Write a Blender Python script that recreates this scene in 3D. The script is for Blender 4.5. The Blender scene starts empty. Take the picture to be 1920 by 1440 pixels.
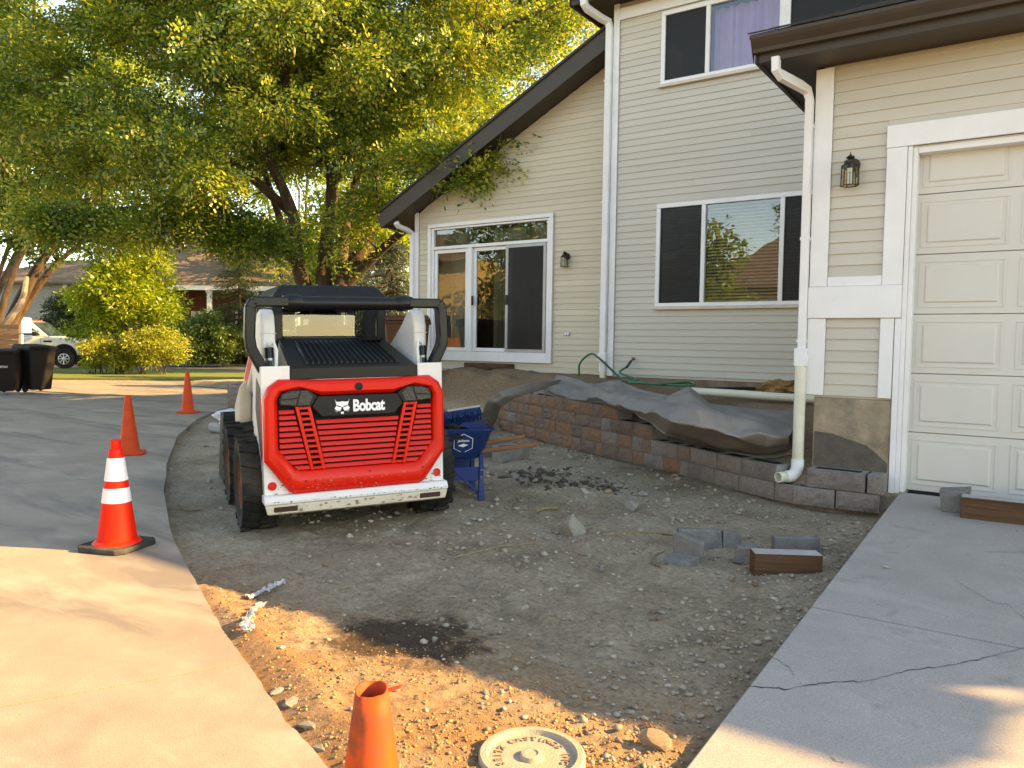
import bpy, bmesh, math, random
import numpy as np
from mathutils import Vector, Matrix

random.seed(7); RNG = np.random.default_rng(7)
SC = bpy.context.scene
COL = SC.collection
R = math.radians

# ---------------------------------------------------------------- camera
H, FPX, TH, PIT, ROL = 1.5, 1443.0, R(34.45), R(3.2), R(.75)
CAM = np.array([0, 0, H])
FW = np.array([-math.sin(TH)*math.cos(PIT), math.cos(TH)*math.cos(PIT), -math.sin(PIT)])
_r0 = np.array([math.cos(TH), math.sin(TH), 0.]); _u0 = np.cross(_r0, FW)
RT = _r0*math.cos(ROL)+_u0*math.sin(ROL); UP = _u0*math.cos(ROL)-_r0*math.sin(ROL)
cam = bpy.data.cameras.new('camera'); cam.sensor_width = 36; cam.lens = 36*FPX/1920
cam.clip_start = .05; cam.clip_end = 2000
co = bpy.data.objects.new('camera', cam); COL.objects.link(co); SC.camera = co
m = Matrix.Identity(4)
for i in range(3):
    m[i][0] = RT[i]; m[i][1] = UP[i]; m[i][2] = -FW[i]; m[i][3] = CAM[i]
co.matrix_world = m

# ---------------------------------------------------------------- light
SUN_EL = R(27.1); SUN_AZ = math.atan2(.87, .49)      # azimuth clockwise from +Y
w = bpy.data.worlds.new('World'); SC.world = w; w.use_nodes = True
nt = w.node_tree; nt.nodes.clear()
sky = nt.nodes.new('ShaderNodeTexSky'); sky.sky_type = 'NISHITA'; sky.sun_disc = False
sky.sun_elevation = SUN_EL; sky.sun_rotation = SUN_AZ; sky.altitude = 1700
sky.dust_density = 1.0; sky.ozone_density = 1.0
bg = nt.nodes.new('ShaderNodeBackground'); bg.inputs[1].default_value = .15
wo = nt.nodes.new('ShaderNodeOutputWorld')
nt.links.new(sky.outputs[0], bg.inputs[0]); nt.links.new(bg.outputs[0], wo.inputs[0])
sl = bpy.data.lights.new('sun', 'SUN'); sl.energy = 4.2; sl.angle = R(.6); sl.color = (1, .72, .38)
so = bpy.data.objects.new('sun', sl); COL.objects.link(so)
_sd = Vector((math.sin(SUN_AZ)*math.cos(SUN_EL), math.cos(SUN_AZ)*math.cos(SUN_EL), math.sin(SUN_EL)))
so.rotation_euler = _sd.to_track_quat('Z', 'Y').to_euler(); so.location = (20, 12, 20)
vs = SC.view_settings; vs.view_transform = 'Standard'; vs.look = 'None'; vs.exposure = 2.2; vs.gamma = 1
vs.use_white_balance = True; vs.white_balance_temperature = 9700; vs.white_balance_tint = 8
SC.cycles.use_denoising = True
SC.cycles.max_bounces = 8; SC.cycles.transparent_max_bounces = 24
SC.cycles.sample_clamp_indirect = 4

# ---------------------------------------------------------------- pixel helpers (a pixel gives a direction only)
def ray(x, y): return FW+RT*(x-960)/FPX+UP*(720-y)/FPX
def pz(x, y, z): d = ray(x, y); return CAM+d*(z-H)/d[2]
def pY(x, y, Y): d = ray(x, y); return CAM+d*Y/d[1]
def pd(x, y, dd): return CAM+ray(x, y)*dd
def vd(d, r, z=0): return np.array([-math.sin(TH)*d+math.cos(TH)*r, math.cos(TH)*d+math.sin(TH)*r, z])
def pr(P):
    q = np.asarray(P)-CAM; d = q@FW
    return 960+FPX*(q@RT)/d, 720-FPX*(q@UP)/d, d

# ---------------------------------------------------------------- mesh helpers
class MB:
    def __init__(s): s.v = []; s.f = []
    def add(s, v, f):
        n = len(s.v); s.v += [tuple(map(float, p)) for p in v]; s.f += [tuple(i+n for i in q) for q in f]; return s
    def box(s, x0, x1, y0, y1, z0, z1):
        return s.hexa([(x0, y0, z0), (x1, y0, z0), (x1, y1, z0), (x0, y1, z0), (x0, y0, z1), (x1, y0, z1), (x1, y1, z1), (x0, y1, z1)])
    def hexa(s, p):
        return s.add(p, [(0, 3, 2, 1), (4, 5, 6, 7), (0, 1, 5, 4), (1, 2, 6, 5), (2, 3, 7, 6), (3, 0, 4, 7)])
    def prism(s, pts, d):            # polygon (3D, ccw seen from its front) pushed along -d
        n = len(pts); P = [np.array(p, float) for p in pts]; Q = [p+np.array(d, float) for p in P]
        f = [tuple(range(n)), tuple(range(2*n-1, n-1, -1))]
        f += [((i+1) % n, i, i+n, (i+1) % n+n) for i in range(n)]
        return s.add(P+Q, f)
    def tube(s, path, r, n=8, cap=True):
        P = [np.array(p, float) for p in path]; k = len(P)
        rs = r if hasattr(r, '__len__') else [r]*k
        T = [P[min(i+1, k-1)]-P[max(i-1, 0)] for i in range(k)]; T = [t/(np.linalg.norm(t)+1e-9) for t in T]
        a = np.array([0, 0, 1.]) if abs(T[0][2]) < .9 else np.array([1., 0, 0])
        V = []; F = []
        for i in range(k):
            a = a-T[i]*(a@T[i]); a = a/(np.linalg.norm(a)+1e-9); b = np.cross(T[i], a)
            for j in range(n):
                t = 2*math.pi*j/n; V.append(P[i]+rs[i]*(a*math.cos(t)+b*math.sin(t)))
        for i in range(k-1):
            for j in range(n):
                F.append((i*n+j, i*n+(j+1) % n, (i+1)*n+(j+1) % n, (i+1)*n+j))
        if cap: F += [tuple(range(n-1, -1, -1)), tuple((k-1)*n+j for j in range(n))]
        return s.add(V, F)
    def lathe(s, prof, n=24, c=(0, 0, 0), cap=True):    # prof [(r,z)]
        V = []; F = []; k = len(prof)
        for r, z in prof:
            for j in range(n):
                t = 2*math.pi*j/n; V.append((c[0]+r*math.cos(t), c[1]+r*math.sin(t), c[2]+z))
        for i in range(k-1):
            for j in range(n): F.append((i*n+j, i*n+(j+1) % n, (i+1)*n+(j+1) % n, (i+1)*n+j))
        if cap: F += [tuple(range(n-1, -1, -1)), tuple((k-1)*n+j for j in range(n))]
        return s.add(V, F)
    def grid(s, P):                 # P[i][j] points
        a, b = len(P), len(P[0]); V = [p for q in P for p in q]
        return s.add(V, [(i*b+j, i*b+j+1, (i+1)*b+j+1, (i+1)*b+j) for i in range(a-1) for j in range(b-1)])
    def xf(s, M4):
        s.v = [tuple(M4 @ Vector(p)) for p in s.v]; return s
    def mesh(s, name='mesh'):
        me = bpy.data.meshes.new(name); me.from_pydata(s.v, [], s.f); me.update(); return me

def smooth(me, ang=40):
    me.polygons.foreach_set('use_smooth', [True]*len(me.polygons))
    try: me.set_sharp_from_angle(angle=R(ang))
    except Exception: pass

def obj(name, mb, mat=None, parent=None, sm=0, bevel=0, loc=None, rot=None, seg=2, solid=0):
    me = mb.mesh(name) if isinstance(mb, MB) else mb
    if mat and not me.materials: me.materials.append(mat)
    if sm: smooth(me, sm)
    o = bpy.data.objects.new(name, me); COL.objects.link(o)
    if parent: o.parent = parent
    if loc is not None: o.location = tuple(map(float, loc))
    if rot is not None: o.rotation_euler = rot
    if solid:
        d = o.modifiers.new('solid', 'SOLIDIFY'); d.thickness = solid; d.offset = -1
    if bevel:
        b = o.modifiers.new('bevel', 'BEVEL'); b.width = bevel; b.segments = seg; b.limit_method = 'ANGLE'; b.angle_limit = R(35)
        if not sm: smooth(me, 40)
    return o
def empty(name, loc=(0, 0, 0), rz=0, label=None, cat=None, group=None):
    o = bpy.data.objects.new(name, None); COL.objects.link(o); o.empty_display_size = .2
    o.location = tuple(map(float, loc)); o.rotation_euler = (0, 0, rz)
    return tag(o, label, cat, group)
def tag(o, label=None, cat=None, group=None, kind=None):
    if label: o['label'] = label
    if cat: o['category'] = cat
    if group: o['group'] = group
    if kind: o['kind'] = kind
    return o
def dup(o, parent=None):
    c = o.copy(); COL.objects.link(c); c.parent = parent
    for ch in list(o.children): dup(ch, c)
    return c
def text_mb(txt, size, depth=.002, offset=0, shear=0, spacing=1):
    cu = bpy.data.curves.new('t', 'FONT'); cu.body = txt; cu.size = size; cu.extrude = depth; cu.offset = offset
    cu.align_x = 'CENTER'; cu.align_y = 'CENTER'; cu.shear = shear; cu.space_character = spacing; cu.resolution_u = 3
    o = bpy.data.objects.new('t', cu); COL.objects.link(o)
    bpy.context.view_layer.update()
    me = bpy.data.meshes.new_from_object(o); bpy.data.objects.remove(o); bpy.data.curves.remove(cu)
    mb = MB(); mb.v = [tuple(v.co) for v in me.vertices]; mb.f = [tuple(p.vertices) for p in me.polygons]
    bpy.data.meshes.remove(me); return mb
def mesh_np(name, V, F):
    me = bpy.data.meshes.new(name); V = np.asarray(V, np.float32); F = np.asarray(F, np.int32); k = F.shape[1]
    me.vertices.add(len(V)); me.vertices.foreach_set('co', V.ravel())
    me.loops.add(F.size); me.loops.foreach_set('vertex_index', F.ravel())
    me.polygons.add(len(F)); me.polygons.foreach_set('loop_start', np.arange(0, F.size, k, dtype=np.int32))
    me.polygons.foreach_set('loop_total', np.full(len(F), k, np.int32)); me.update(calc_edges=True); me.validate(); return me

# noise on arrays
_L = [np.random.default_rng(s).random((256, 256)) for s in range(6)]
def vnoise(x, y, s=1., k=0):
    x = np.asarray(x, float)*s+37.3*k; y = np.asarray(y, float)*s+11.7*k; L = _L[k % 6]
    xi = np.floor(x).astype(int); yi = np.floor(y).astype(int); fx = x-xi; fy = y-yi
    fx = fx*fx*(3-2*fx); fy = fy*fy*(3-2*fy); a = lambda i, j: L[(xi+i) % 256, (yi+j) % 256]
    return (a(0, 0)*(1-fx)+a(1, 0)*fx)*(1-fy)+(a(0, 1)*(1-fx)+a(1, 1)*fx)*fy
def fbm(x, y, s=1., o=4, k=0):
    t = 0; A = 0
    for i in range(o): t = t+vnoise(x, y, s*2**i, k+i)*.5**i; A += .5**i
    return t/A-.5

# ---------------------------------------------------------------- materials
def N(nt, t, **kw):
    n = nt.nodes.new('ShaderNode'+t)
    for k, v in kw.items(): setattr(n, k, v)
    return n
def ramp(nt, stops):
    n = N(nt, 'ValToRGB'); e = n.color_ramp.elements
    while len(e) < len(stops): e.new(.5)
    for i, (p, c) in enumerate(stops): e[i].position = p; e[i].color = (*c, 1) if len(c) == 3 else c
    return n
def mat(name, col, rough=.6, var=.15, scale=6., bump=0, bscale=60., metal=0, rand=0., coat=0, stretch=(1, 1, 1), spec=.28,
        dirt=None, dscale=2.0, damt=.5, dlo=.5, dhi=.7, speck=0, detail=5):
    m = bpy.data.materials.new(name); m.use_nodes = True; nt = m.node_tree; L = nt.links.new
    b = nt.nodes['Principled BSDF']; tc = N(nt, 'TexCoord'); mp = N(nt, 'Mapping'); mp.inputs['Scale'].default_value = stretch
    L(tc.outputs['Object'], mp.inputs[0])
    if rand:       # decorrelate copies that share a mesh
        oi = N(nt, 'ObjectInfo'); ad = N(nt, 'VectorMath', operation='ADD'); cmb = N(nt, 'VectorMath', operation='SCALE')
        L(oi.outputs['Random'], cmb.inputs['Scale']); cmb.inputs[0].default_value = (31, 17, 53)
        L(mp.outputs[0], ad.inputs[0]); L(cmb.outputs[0], ad.inputs[1]); src = ad.outputs[0]
    else: src = mp.outputs[0]
    n1 = N(nt, 'TexNoise'); n1.inputs['Scale'].default_value = scale; n1.inputs['Detail'].default_value = detail; n1.inputs['Roughness'].default_value = .65
    L(src, n1.inputs[0])
    c0 = tuple(max(0, c*(1-var)) for c in col); c1 = tuple(min(1, c*(1+var)) for c in col)
    rp = ramp(nt, [(.3, c0), (.7, c1)]); L(n1.outputs['Fac'], rp.inputs[0]); out = rp.outputs[0]
    if dirt is not None:
        n2 = N(nt, 'TexNoise'); n2.inputs['Scale'].default_value = dscale; n2.inputs['Detail'].default_value = 8; n2.inputs['Roughness'].default_value = .7
        L(src, n2.inputs[0]); r2 = ramp(nt, [(dlo, (0, 0, 0)), (dhi, (damt,)*3)]); L(n2.outputs['Fac'], r2.inputs[0])
        mx = N(nt, 'MixRGB'); L(r2.outputs[0], mx.inputs[0]); L(out, mx.inputs[1]); mx.inputs[2].default_value = (*dirt, 1); out = mx.outputs[0]
    if speck:
        n3 = N(nt, 'TexNoise'); n3.inputs['Scale'].default_value = 180; L(src, n3.inputs[0])
        r3 = ramp(nt, [(.35, (1-speck,)*3), (.65, (1+speck*.4,)*3)]); L(n3.outputs['Fac'], r3.inputs[0])
        mx = N(nt, 'MixRGB', blend_type='MULTIPLY'); mx.inputs[0].default_value = 1; L(out, mx.inputs[1]); L(r3.outputs[0], mx.inputs[2]); out = mx.outputs[0]
    if rand:
        hs = N(nt, 'HueSaturation'); mr = N(nt, 'MapRange'); mr.inputs[3].default_value = 1-rand; mr.inputs[4].default_value = 1+rand
        L(oi.outputs['Random'], mr.inputs[0]); L(mr.outputs[0], hs.inputs['Value']); L(out, hs.inputs['Color']); out = hs.outputs[0]
    L(out, b.inputs['Base Color'])
    rr = N(nt, 'MapRange'); rr.inputs[3].default_value = max(.02, rough-.08); rr.inputs[4].default_value = min(1, rough+.08)
    L(n1.outputs['Fac'], rr.inputs[0]); L(rr.outputs[0], b.inputs['Roughness'])
    b.inputs['Metallic'].default_value = metal; b.inputs['Coat Weight'].default_value = coat; b.inputs['Coat Roughness'].default_value = .08
    b.inputs['Specular IOR Level'].default_value = spec
    if bump:
        n4 = N(nt, 'TexNoise'); n4.inputs['Scale'].default_value = bscale; n4.inputs['Detail'].default_value = 4; L(src, n4.inputs[0])
        bp = N(nt, 'Bump'); bp.inputs['Strength'].default_value = min(1, bump); bp.inputs['Distance'].default_value = .01*max(1, bump); L(n4.outputs['Fac'], bp.inputs['Height']); L(bp.outputs[0], b.inputs['Normal'])
    return m
def leafmat(name, stops, trans=.45, clump=.6):
    m = bpy.data.materials.new(name); m.use_nodes = True; nt = m.node_tree; L = nt.links.new; nt.nodes.remove(nt.nodes['Principled BSDF'])
    g = N(nt, 'NewGeometry'); tc = N(nt, 'TexCoord'); n1 = N(nt, 'TexNoise'); n1.inputs['Scale'].default_value = clump; n1.inputs['Detail'].default_value = 3
    L(tc.outputs['Object'], n1.inputs[0]); mr = N(nt, 'Math', operation='MULTIPLY_ADD'); L(g.outputs['Random Per Island'], mr.inputs[0]); mr.inputs[1].default_value = .55
    L(n1.outputs['Fac'], mr.inputs[2]); sb = N(nt, 'Math', operation='SUBTRACT'); L(mr.outputs[0], sb.inputs[0]); sb.inputs[1].default_value = .27
    rp = ramp(nt, stops); L(sb.outputs[0], rp.inputs[0])
    d = N(nt, 'BsdfDiffuse'); t = N(nt, 'BsdfTranslucent'); L(rp.outputs[0], d.inputs[0])
    hs = N(nt, 'HueSaturation'); hs.inputs['Hue'].default_value = .49; hs.inputs['Saturation'].default_value = 1.0; hs.inputs['Value'].default_value = 1.5
    L(rp.outputs[0], hs.inputs['Color']); L(hs.outputs[0], t.inputs[0]); gl = N(nt, 'BsdfGlossy'); gl.inputs['Roughness'].default_value = .45; gl.inputs[0].default_value = (.8, .85, .8, 1)
    mx = N(nt, 'MixShader'); mx.inputs[0].default_value = trans; L(d.outputs[0], mx.inputs[1]); L(t.outputs[0], mx.inputs[2])
    m2 = N(nt, 'MixShader'); m2.inputs[0].default_value = .05; L(mx.outputs[0], m2.inputs[1]); L(gl.outputs[0], m2.inputs[2]); L(m2.outputs[0], nt.nodes['Material Output'].inputs[0]); return m
def glassmat(name, ior=2.0, tint=(.9, .95, .93), rough=.0):
    m = bpy.data.materials.new(name); m.use_nodes = True; nt = m.node_tree; L = nt.links.new; nt.nodes.remove(nt.nodes['Principled BSDF'])
    f = N(nt, 'Fresnel'); f.inputs[0].default_value = ior; t = N(nt, 'BsdfTransparent'); t.inputs[0].default_value = (*tint, 1)
    g = N(nt, 'BsdfGlossy'); g.inputs['Roughness'].default_value = rough; mx = N(nt, 'MixShader')
    n = N(nt, 'TexNoise'); n.inputs['Scale'].default_value = 1.6; tc = N(nt, 'TexCoord'); L(tc.outputs['Object'], n.inputs[0]); bp = N(nt, 'Bump'); bp.inputs['Strength'].default_value = .04; bp.inputs['Distance'].default_value = .05
    L(n.outputs['Fac'], bp.inputs['Height']); L(bp.outputs[0], g.inputs['Normal'])
    L(f.outputs[0], mx.inputs[0]); L(t.outputs[0], mx.inputs[1]); L(g.outputs[0], mx.inputs[2]); L(mx.outputs[0], nt.nodes['Material Output'].inputs[0]); return m
# ---------------------------------------------------------------- shared materials
M_trim = mat('white_trim_paint', (.74, .73, .74), .5, .05, 3, .06, 90, dirt=(.5, .47, .42), damt=.35, dscale=1.3, dlo=.55, dhi=.75)
M_side = mat('siding_paint', (.515, .48, .42), .62, .05, 1.5, .25, 30, rand=.035, stretch=(.25, 1, 3), dirt=(.38, .34, .28), damt=.25, dscale=.9)
M_side2 = mat('siding_paint_bounce', (.555, .49, .39), .62, .05, 1.5, .25, 30, rand=.035, stretch=(.25, 1, 3), dirt=(.40, .34, .25), damt=.25, dscale=.9)  # same siding; warm bounce light on the gable put into the colour
M_gdoor = mat('garage_door_paint', (.59, .57, .53), .5, .03, 2, .05, 160, dirt=(.42, .40, .38), damt=.35, dscale=.8, dlo=.5, dhi=.8)
M_brown = mat('brown_fascia_paint', (.055, .042, .033), .45, .12, 3, .05, 50)
M_shingle = mat('asphalt_shingle', (.055, .05, .047), .9, .4, 25, .6, 120)
M_pvc = mat('cream_pvc', (.66, .64, .53), .4, .05, 4, dirt=(.45, .4, .3), damt=.4, dscale=3)
M_conc = None
def concmat(name, col, stain, var=.12, tracks=0):
    m = mat(name, col, .85, var, 3.2, .16, 260, dirt=stain, dscale=.75, damt=.62, dlo=.47, dhi=.68, speck=.22)
    return m
M_drive = concmat('driveway_concrete', (.325, .27, .215), (.21, .175, .145))
def streaks(m, col, rot, sc, sx, lo, hi, amt):
    nt = m.node_tree; L = nt.links.new; b = nt.nodes['Principled BSDF']; src = b.inputs['Base Color'].links[0].from_socket
    tc = N(nt, 'TexCoord'); mp = N(nt, 'Mapping'); mp.inputs['Rotation'].default_value = (0, 0, rot); mp.inputs['Scale'].default_value = (sx, 1, 1); L(tc.outputs['Object'], mp.inputs[0])
    n = N(nt, 'TexNoise'); n.inputs['Scale'].default_value = sc; n.inputs['Detail'].default_value = 7; n.inputs['Roughness'].default_value = .6; n.inputs['Distortion'].default_value = .6; L(mp.outputs[0], n.inputs[0])
    r = ramp(nt, [(lo, (0, 0, 0)), (hi, (amt,)*3)]); L(n.outputs['Fac'], r.inputs[0]); mx = N(nt, 'MixRGB'); L(r.outputs[0], mx.inputs[0]); L(src, mx.inputs[1]); mx.inputs[2].default_value = (*col, 1); L(mx.outputs[0], b.inputs['Base Color'])
streaks(M_drive, (.15, .135, .125), R(-35), 1.3, .2, .49, .57, .6); streaks(M_drive, (.42, .37, .30), R(-20), 2.6, .3, .53, .66, .45)
M_slab = concmat('apron_concrete', (.36, .325, .30), (.27, .24, .22), .08)
streaks(M_slab, (.20, .175, .155), 0, 3.2, 1, .60, .70, .6); streaks(M_slab, (.46, .43, .40), R(20), 1.8, .5, .55, .72, .35); streaks(M_slab, (.10, .085, .075), 0, 14, 1, .69, .73, .8)
M_found = mat('foundation_concrete', (.34, .27, .19), .9, .25, 5, .6, 60, dirt=(.12, .095, .075), dscale=1.6, damt=.75, dlo=.45, dhi=.62)
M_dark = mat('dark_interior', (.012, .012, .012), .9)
M_room = mat('room_wall', (.10, .10, .09), .9)
M_glass = glassmat('window_glass', 2.2)
M_screen = mat('insect_screen', (.012, .012, .014), .45, .3, 3)
M_blind = mat('blind_slats', (.62, .62, .6), .6, .05)
M_vblind = mat('vertical_blind', (.36, .38, .34), .6, .1, 3)
M_bronze = mat('weathered_bronze', (.06, .045, .03), .45, .5, 30, .2, 90, metal=.6)
M_alu = mat('grey_aluminium', (.36, .36, .37), .4, .05, metal=.3)

# ---------------------------------------------------------------- terrain
CURB = np.array([(-16.5, 13.5), (-14.6, 11.0), (-13.29, 9.3), (-11.87, 7.78), (-10.11, 6.33), (-7.87, 4.78), (-6.52, 3.93), (-5.2, 3.18), (-4.38, 2.77), (-3.57, 2.39), (-3.18, 2.21),
                 (-2.66, 2.0), (-2.22, 1.81), (-1.85, 1.69), (-1.3, 1.47), (-.88, 1.3)])
def curbY(x): return np.interp(x, CURB[:, 0], CURB[:, 1])
WALL = np.array([(-.97, 6.80), (-1.55, 6.75), (-1.72, 6.76), (-2.12, 6.94), (-2.54, 7.2), (-2.94, 7.46), (-3.63, 7.82), (-4.64, 8.35), (-5.86, 9.06), (-6.83, 9.61)])
_wx = WALL[::-1, 0]; _wy = WALL[::-1, 1]
def wallY(x): return np.interp(x, np.concatenate([[-30, -8.6], _wx]), np.concatenate([[10.0, 9.9], _wy]))
def dirt_h(x, y):
    x = np.asarray(x, float); y = np.asarray(y, float)
    dc = y-curbY(x)                                   # >0 : inside the yard
    base = .02+.10*np.clip((y-4.2)/3.0, 0, 1)*np.clip((x+9)/2.0, 0, 1)
    base = base+.085*np.exp(-np.clip(dc, 0, 9)/.5)*np.clip((x+4.9)/1.5, 0, 1)    # soil banked up against the broken kerb
    base = base+.05*np.clip((2.7-y)/.8, 0, 1)
    base = base+.10*np.clip((x+1.5)/.5, 0, 1)*np.clip((6.8-y)/1.5, 0, 1)*np.clip((y-2)/2, 0, 1)*.6
    base = base+.07*fbm(x, y, .55, 3, 0)+.045*fbm(x, y, 2.1, 4, 1)+.03*np.clip(fbm(x, y, 6.5, 4, 2)+.1, 0, 1)
    base = base+.032*fbm(x, y, 19., 3, 3)*np.clip(1.2-(y-1.5)/6, .3, 1)+.022*np.clip(fbm(x, y, 34., 2, 4), -.1, .5)*np.clip(1.3-(y-1.5)/2.5, .2, 1)
    cl_ = np.clip(fbm(x, y, 1.3, 3, 5)+.08, 0, 1); base = base+.10*cl_*np.clip(fbm(x, y, 9.5, 3, 0), 0, 1)+.035*cl_*np.abs(fbm(x, y, 16., 3, 2))
    for ph, am in ((0., .02), (1.15, .016)):          # tracks pressed in by the loader
        tr = np.abs((y-4.6-ph)+.62*(x+4.2)); base = base-am*np.exp(-(tr/.13)**4)*(1+.6*np.sin(x*26+y*17))*np.clip((-1.4-x)/.8, 0, 1)
    # old wheel ruts
    rut = np.abs((y-2.9)-.35*(x+3.0)-.18*np.sin(x*1.3)); base = base-.035*np.exp(-(rut/.16)**2)*np.clip((x+6)/2, 0, 1)*np.clip((-1.2-x)/.6, 0, 1)
    # the bank behind the block wall and beside it
    s = y-wallY(x)
    top = np.where(x > -3.4, .40, np.where(x > -4.2, .55, .70))
    fill = np.minimum(top+.36*np.clip(s-.22, 0, 9)+.05*fbm(x, y, 3, 3, 4), np.where(x > -4.6, .84, np.clip(.84-(x+4.6)*.13, .84, .97))+.04*fbm(x, y, 5, 3, 2))
    step = np.clip((s-.10)/.10, 0, 1)
    left = np.clip((-6.75-x)/.35, 0, 1)
    bank = .1+np.clip(.95*np.clip(s+.35, 0, 9), 0, .85)+.42*fbm(x, y, 2.6, 5, 3)*np.clip(s+.4, 0, .6)
    fill = fill*(1-left)+bank*left; step = step*(1-left)+np.clip((s+.35)/.2, 0, 1)*left
    h = base*(1-step)+fill*step
    h = np.where(x > -1.62, np.minimum(h, np.where(s > .1, .30, 9)), h)
    h = np.minimum(h, np.where(dc < .02, .083, 9.))
    farx = np.clip((-10.5-x)/2.5, 0, 1); h = h*(1-farx)+farx*(.06+.5*np.clip((y-9.5)/3, 0, 1)*np.clip((-9-x)/9+.9, 0, 1)*.25+.06*fbm(x, y, 1.4, 3, 1))
    h = np.where(x > -5, np.minimum(h, .086+.30*np.clip(dc, 0, 9)), h)
    return np.where(dc < .02, np.minimum(h, .083), h)
def gx(*seg):
    out = []
    for a, b, st in seg: out += list(np.arange(a, b-1e-6, st))
    return np.array(out)
xs = gx((-21, -9, .12), (-9, -4.6, .05), (-4.6, -.86, .022)); xs = np.append(xs, -.86)
ys = gx((.9, 4.6, .022), (4.6, 12.2, .05), (12.2, 24, .3))
Xg, Yg = np.meshgrid(xs, ys, indexing='ij'); Zg = dirt_h(Xg, Yg)
keep = (Yg > curbY(Xg)-.5)
idx = np.arange(Xg.size).reshape(Xg.shape)
q = np.stack([idx[:-1, :-1], idx[1:, :-1], idx[1:, 1:], idx[:-1, 1:]], -1).reshape(-1, 4)
km = keep[:-1, :-1].ravel() & keep[1:, 1:].ravel()
dm = bpy.data.materials.new('bare_soil'); dm.use_nodes = True; nt = dm.node_tree; L = nt.links.new; b = nt.nodes['Principled BSDF']
tc = N(nt, 'TexCoord'); P0 = tc.outputs['Object']
def nz(scale, det=6, rg=.65, k=0):
    n = N(nt, 'TexNoise'); n.inputs['Scale'].default_value = scale; n.inputs['Detail'].default_value = det; n.inputs['Roughness'].default_value = rg; L(P0, n.inputs[0]); return n.outputs['Fac']
def mixc(f, a, c, bt='MIX'):
    n = N(nt, 'MixRGB', blend_type=bt)
    for i, s in enumerate((f, a, c)):
        if hasattr(s, 'links'): L(s, n.inputs[i])
        else: n.inputs[i].default_value = s if not isinstance(s, tuple) else (*s, 1)
    return n.outputs[0]
r1 = ramp(nt, [(.30, (.20, .15, .10)), (.47, (.335, .265, .185)), (.62, (.44, .36, .265))]); L(nz(1.3, 10, .72), r1.inputs[0])
r2 = ramp(nt, [(.3, (.34, .34, .34)), (.52, (1, 1, 1)), (.75, (1.5, 1.47, 1.42))]); L(nz(30, 9, .82), r2.inputs[0])
c = mixc(1., r1.outputs[0], r2.outputs[0], 'MULTIPLY')
# browner clay at the near end, warm sunlight put into its colour
sp = N(nt, 'SeparateXYZ'); L(P0, sp.inputs[0])
my = N(nt, 'MapRange'); L(sp.outputs[1], my.inputs[0]); my.inputs[1].default_value = 3.3; my.inputs[2].default_value = 2.2
nn = N(nt, 'Math', operation='MULTIPLY'); L(my.outputs[0], nn.inputs[0]); rr = ramp(nt, [(.35, (.3,)*3), (.6, (1,)*3)]); L(nz(2.3), rr.inputs[0]); L(rr.outputs[0], nn.inputs[1])
c = mixc(nn.outputs[0], c, mixc(1., (.37, .20, .095), r2.outputs[0], 'MULTIPLY'))
mz = N(nt, 'MapRange'); L(sp.outputs[2], mz.inputs[0]); mz.inputs[1].default_value = .3; mz.inputs[2].default_value = .6
c = mixc(mz.outputs[0], c, mixc(1., (.25, .17, .105), r2.outputs[0], 'MULTIPLY'))
# dark wet mud patch left by the hose
vm = N(nt, 'VectorMath', operation='DISTANCE'); L(P0, vm.inputs[0]); wp = pz(762, 1205, .03); vm.inputs[1].default_value = tuple(wp)
wn = N(nt, 'Math', operation='MULTIPLY_ADD'); L(nz(5.5, 8, .75), wn.inputs[0]); wn.inputs[1].default_value = 1.05; L(vm.outputs['Value'], wn.inputs[2])
wr = ramp(nt, [(.80, (1, 1, 1)), (.97, (0, 0, 0))]); L(wn.outputs[0], wr.inputs[0])
c = mixc(wr.outputs[0], c, mixc(1., (.085, .056, .036), r2.outputs[0], 'MULTIPLY'))
L(c, b.inputs['Base Color']); b.inputs['Roughness'].default_value = .93; b.inputs['Specular IOR Level'].default_value = .25
bp = N(nt, 'Bump'); bp.inputs['Strength'].default_value = 1; bp.inputs['Distance'].default_value = .02; L(nz(46, 7, .8), bp.inputs['Height']); L(bp.outputs[0], b.inputs['Normal'])
M_soil = dm
yard = obj('dirt_yard', mesh_np('dirt_yard', np.stack([Xg, Yg, Zg], -1).reshape(-1, 3), q[km]), M_soil); smooth(yard.data, 60)
tag(yard, 'bare grey-brown soil of the torn-up front yard', 'dirt', kind='structure')

M_grass = mat('dry_lawn', (.10, .11, .03), .95, .5, 12, .6, 60, dirt=(.23, .17, .07), damt=.7, dscale=1.1, dlo=.4, dhi=.7)
gm = MB(); gm.box(-500, 500, -500, 500, -.6, -.12); g = obj('ground', gm, M_grass); tag(g, 'wide earth and grass ground under the neighbourhood', 'ground', kind='structure')

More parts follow.
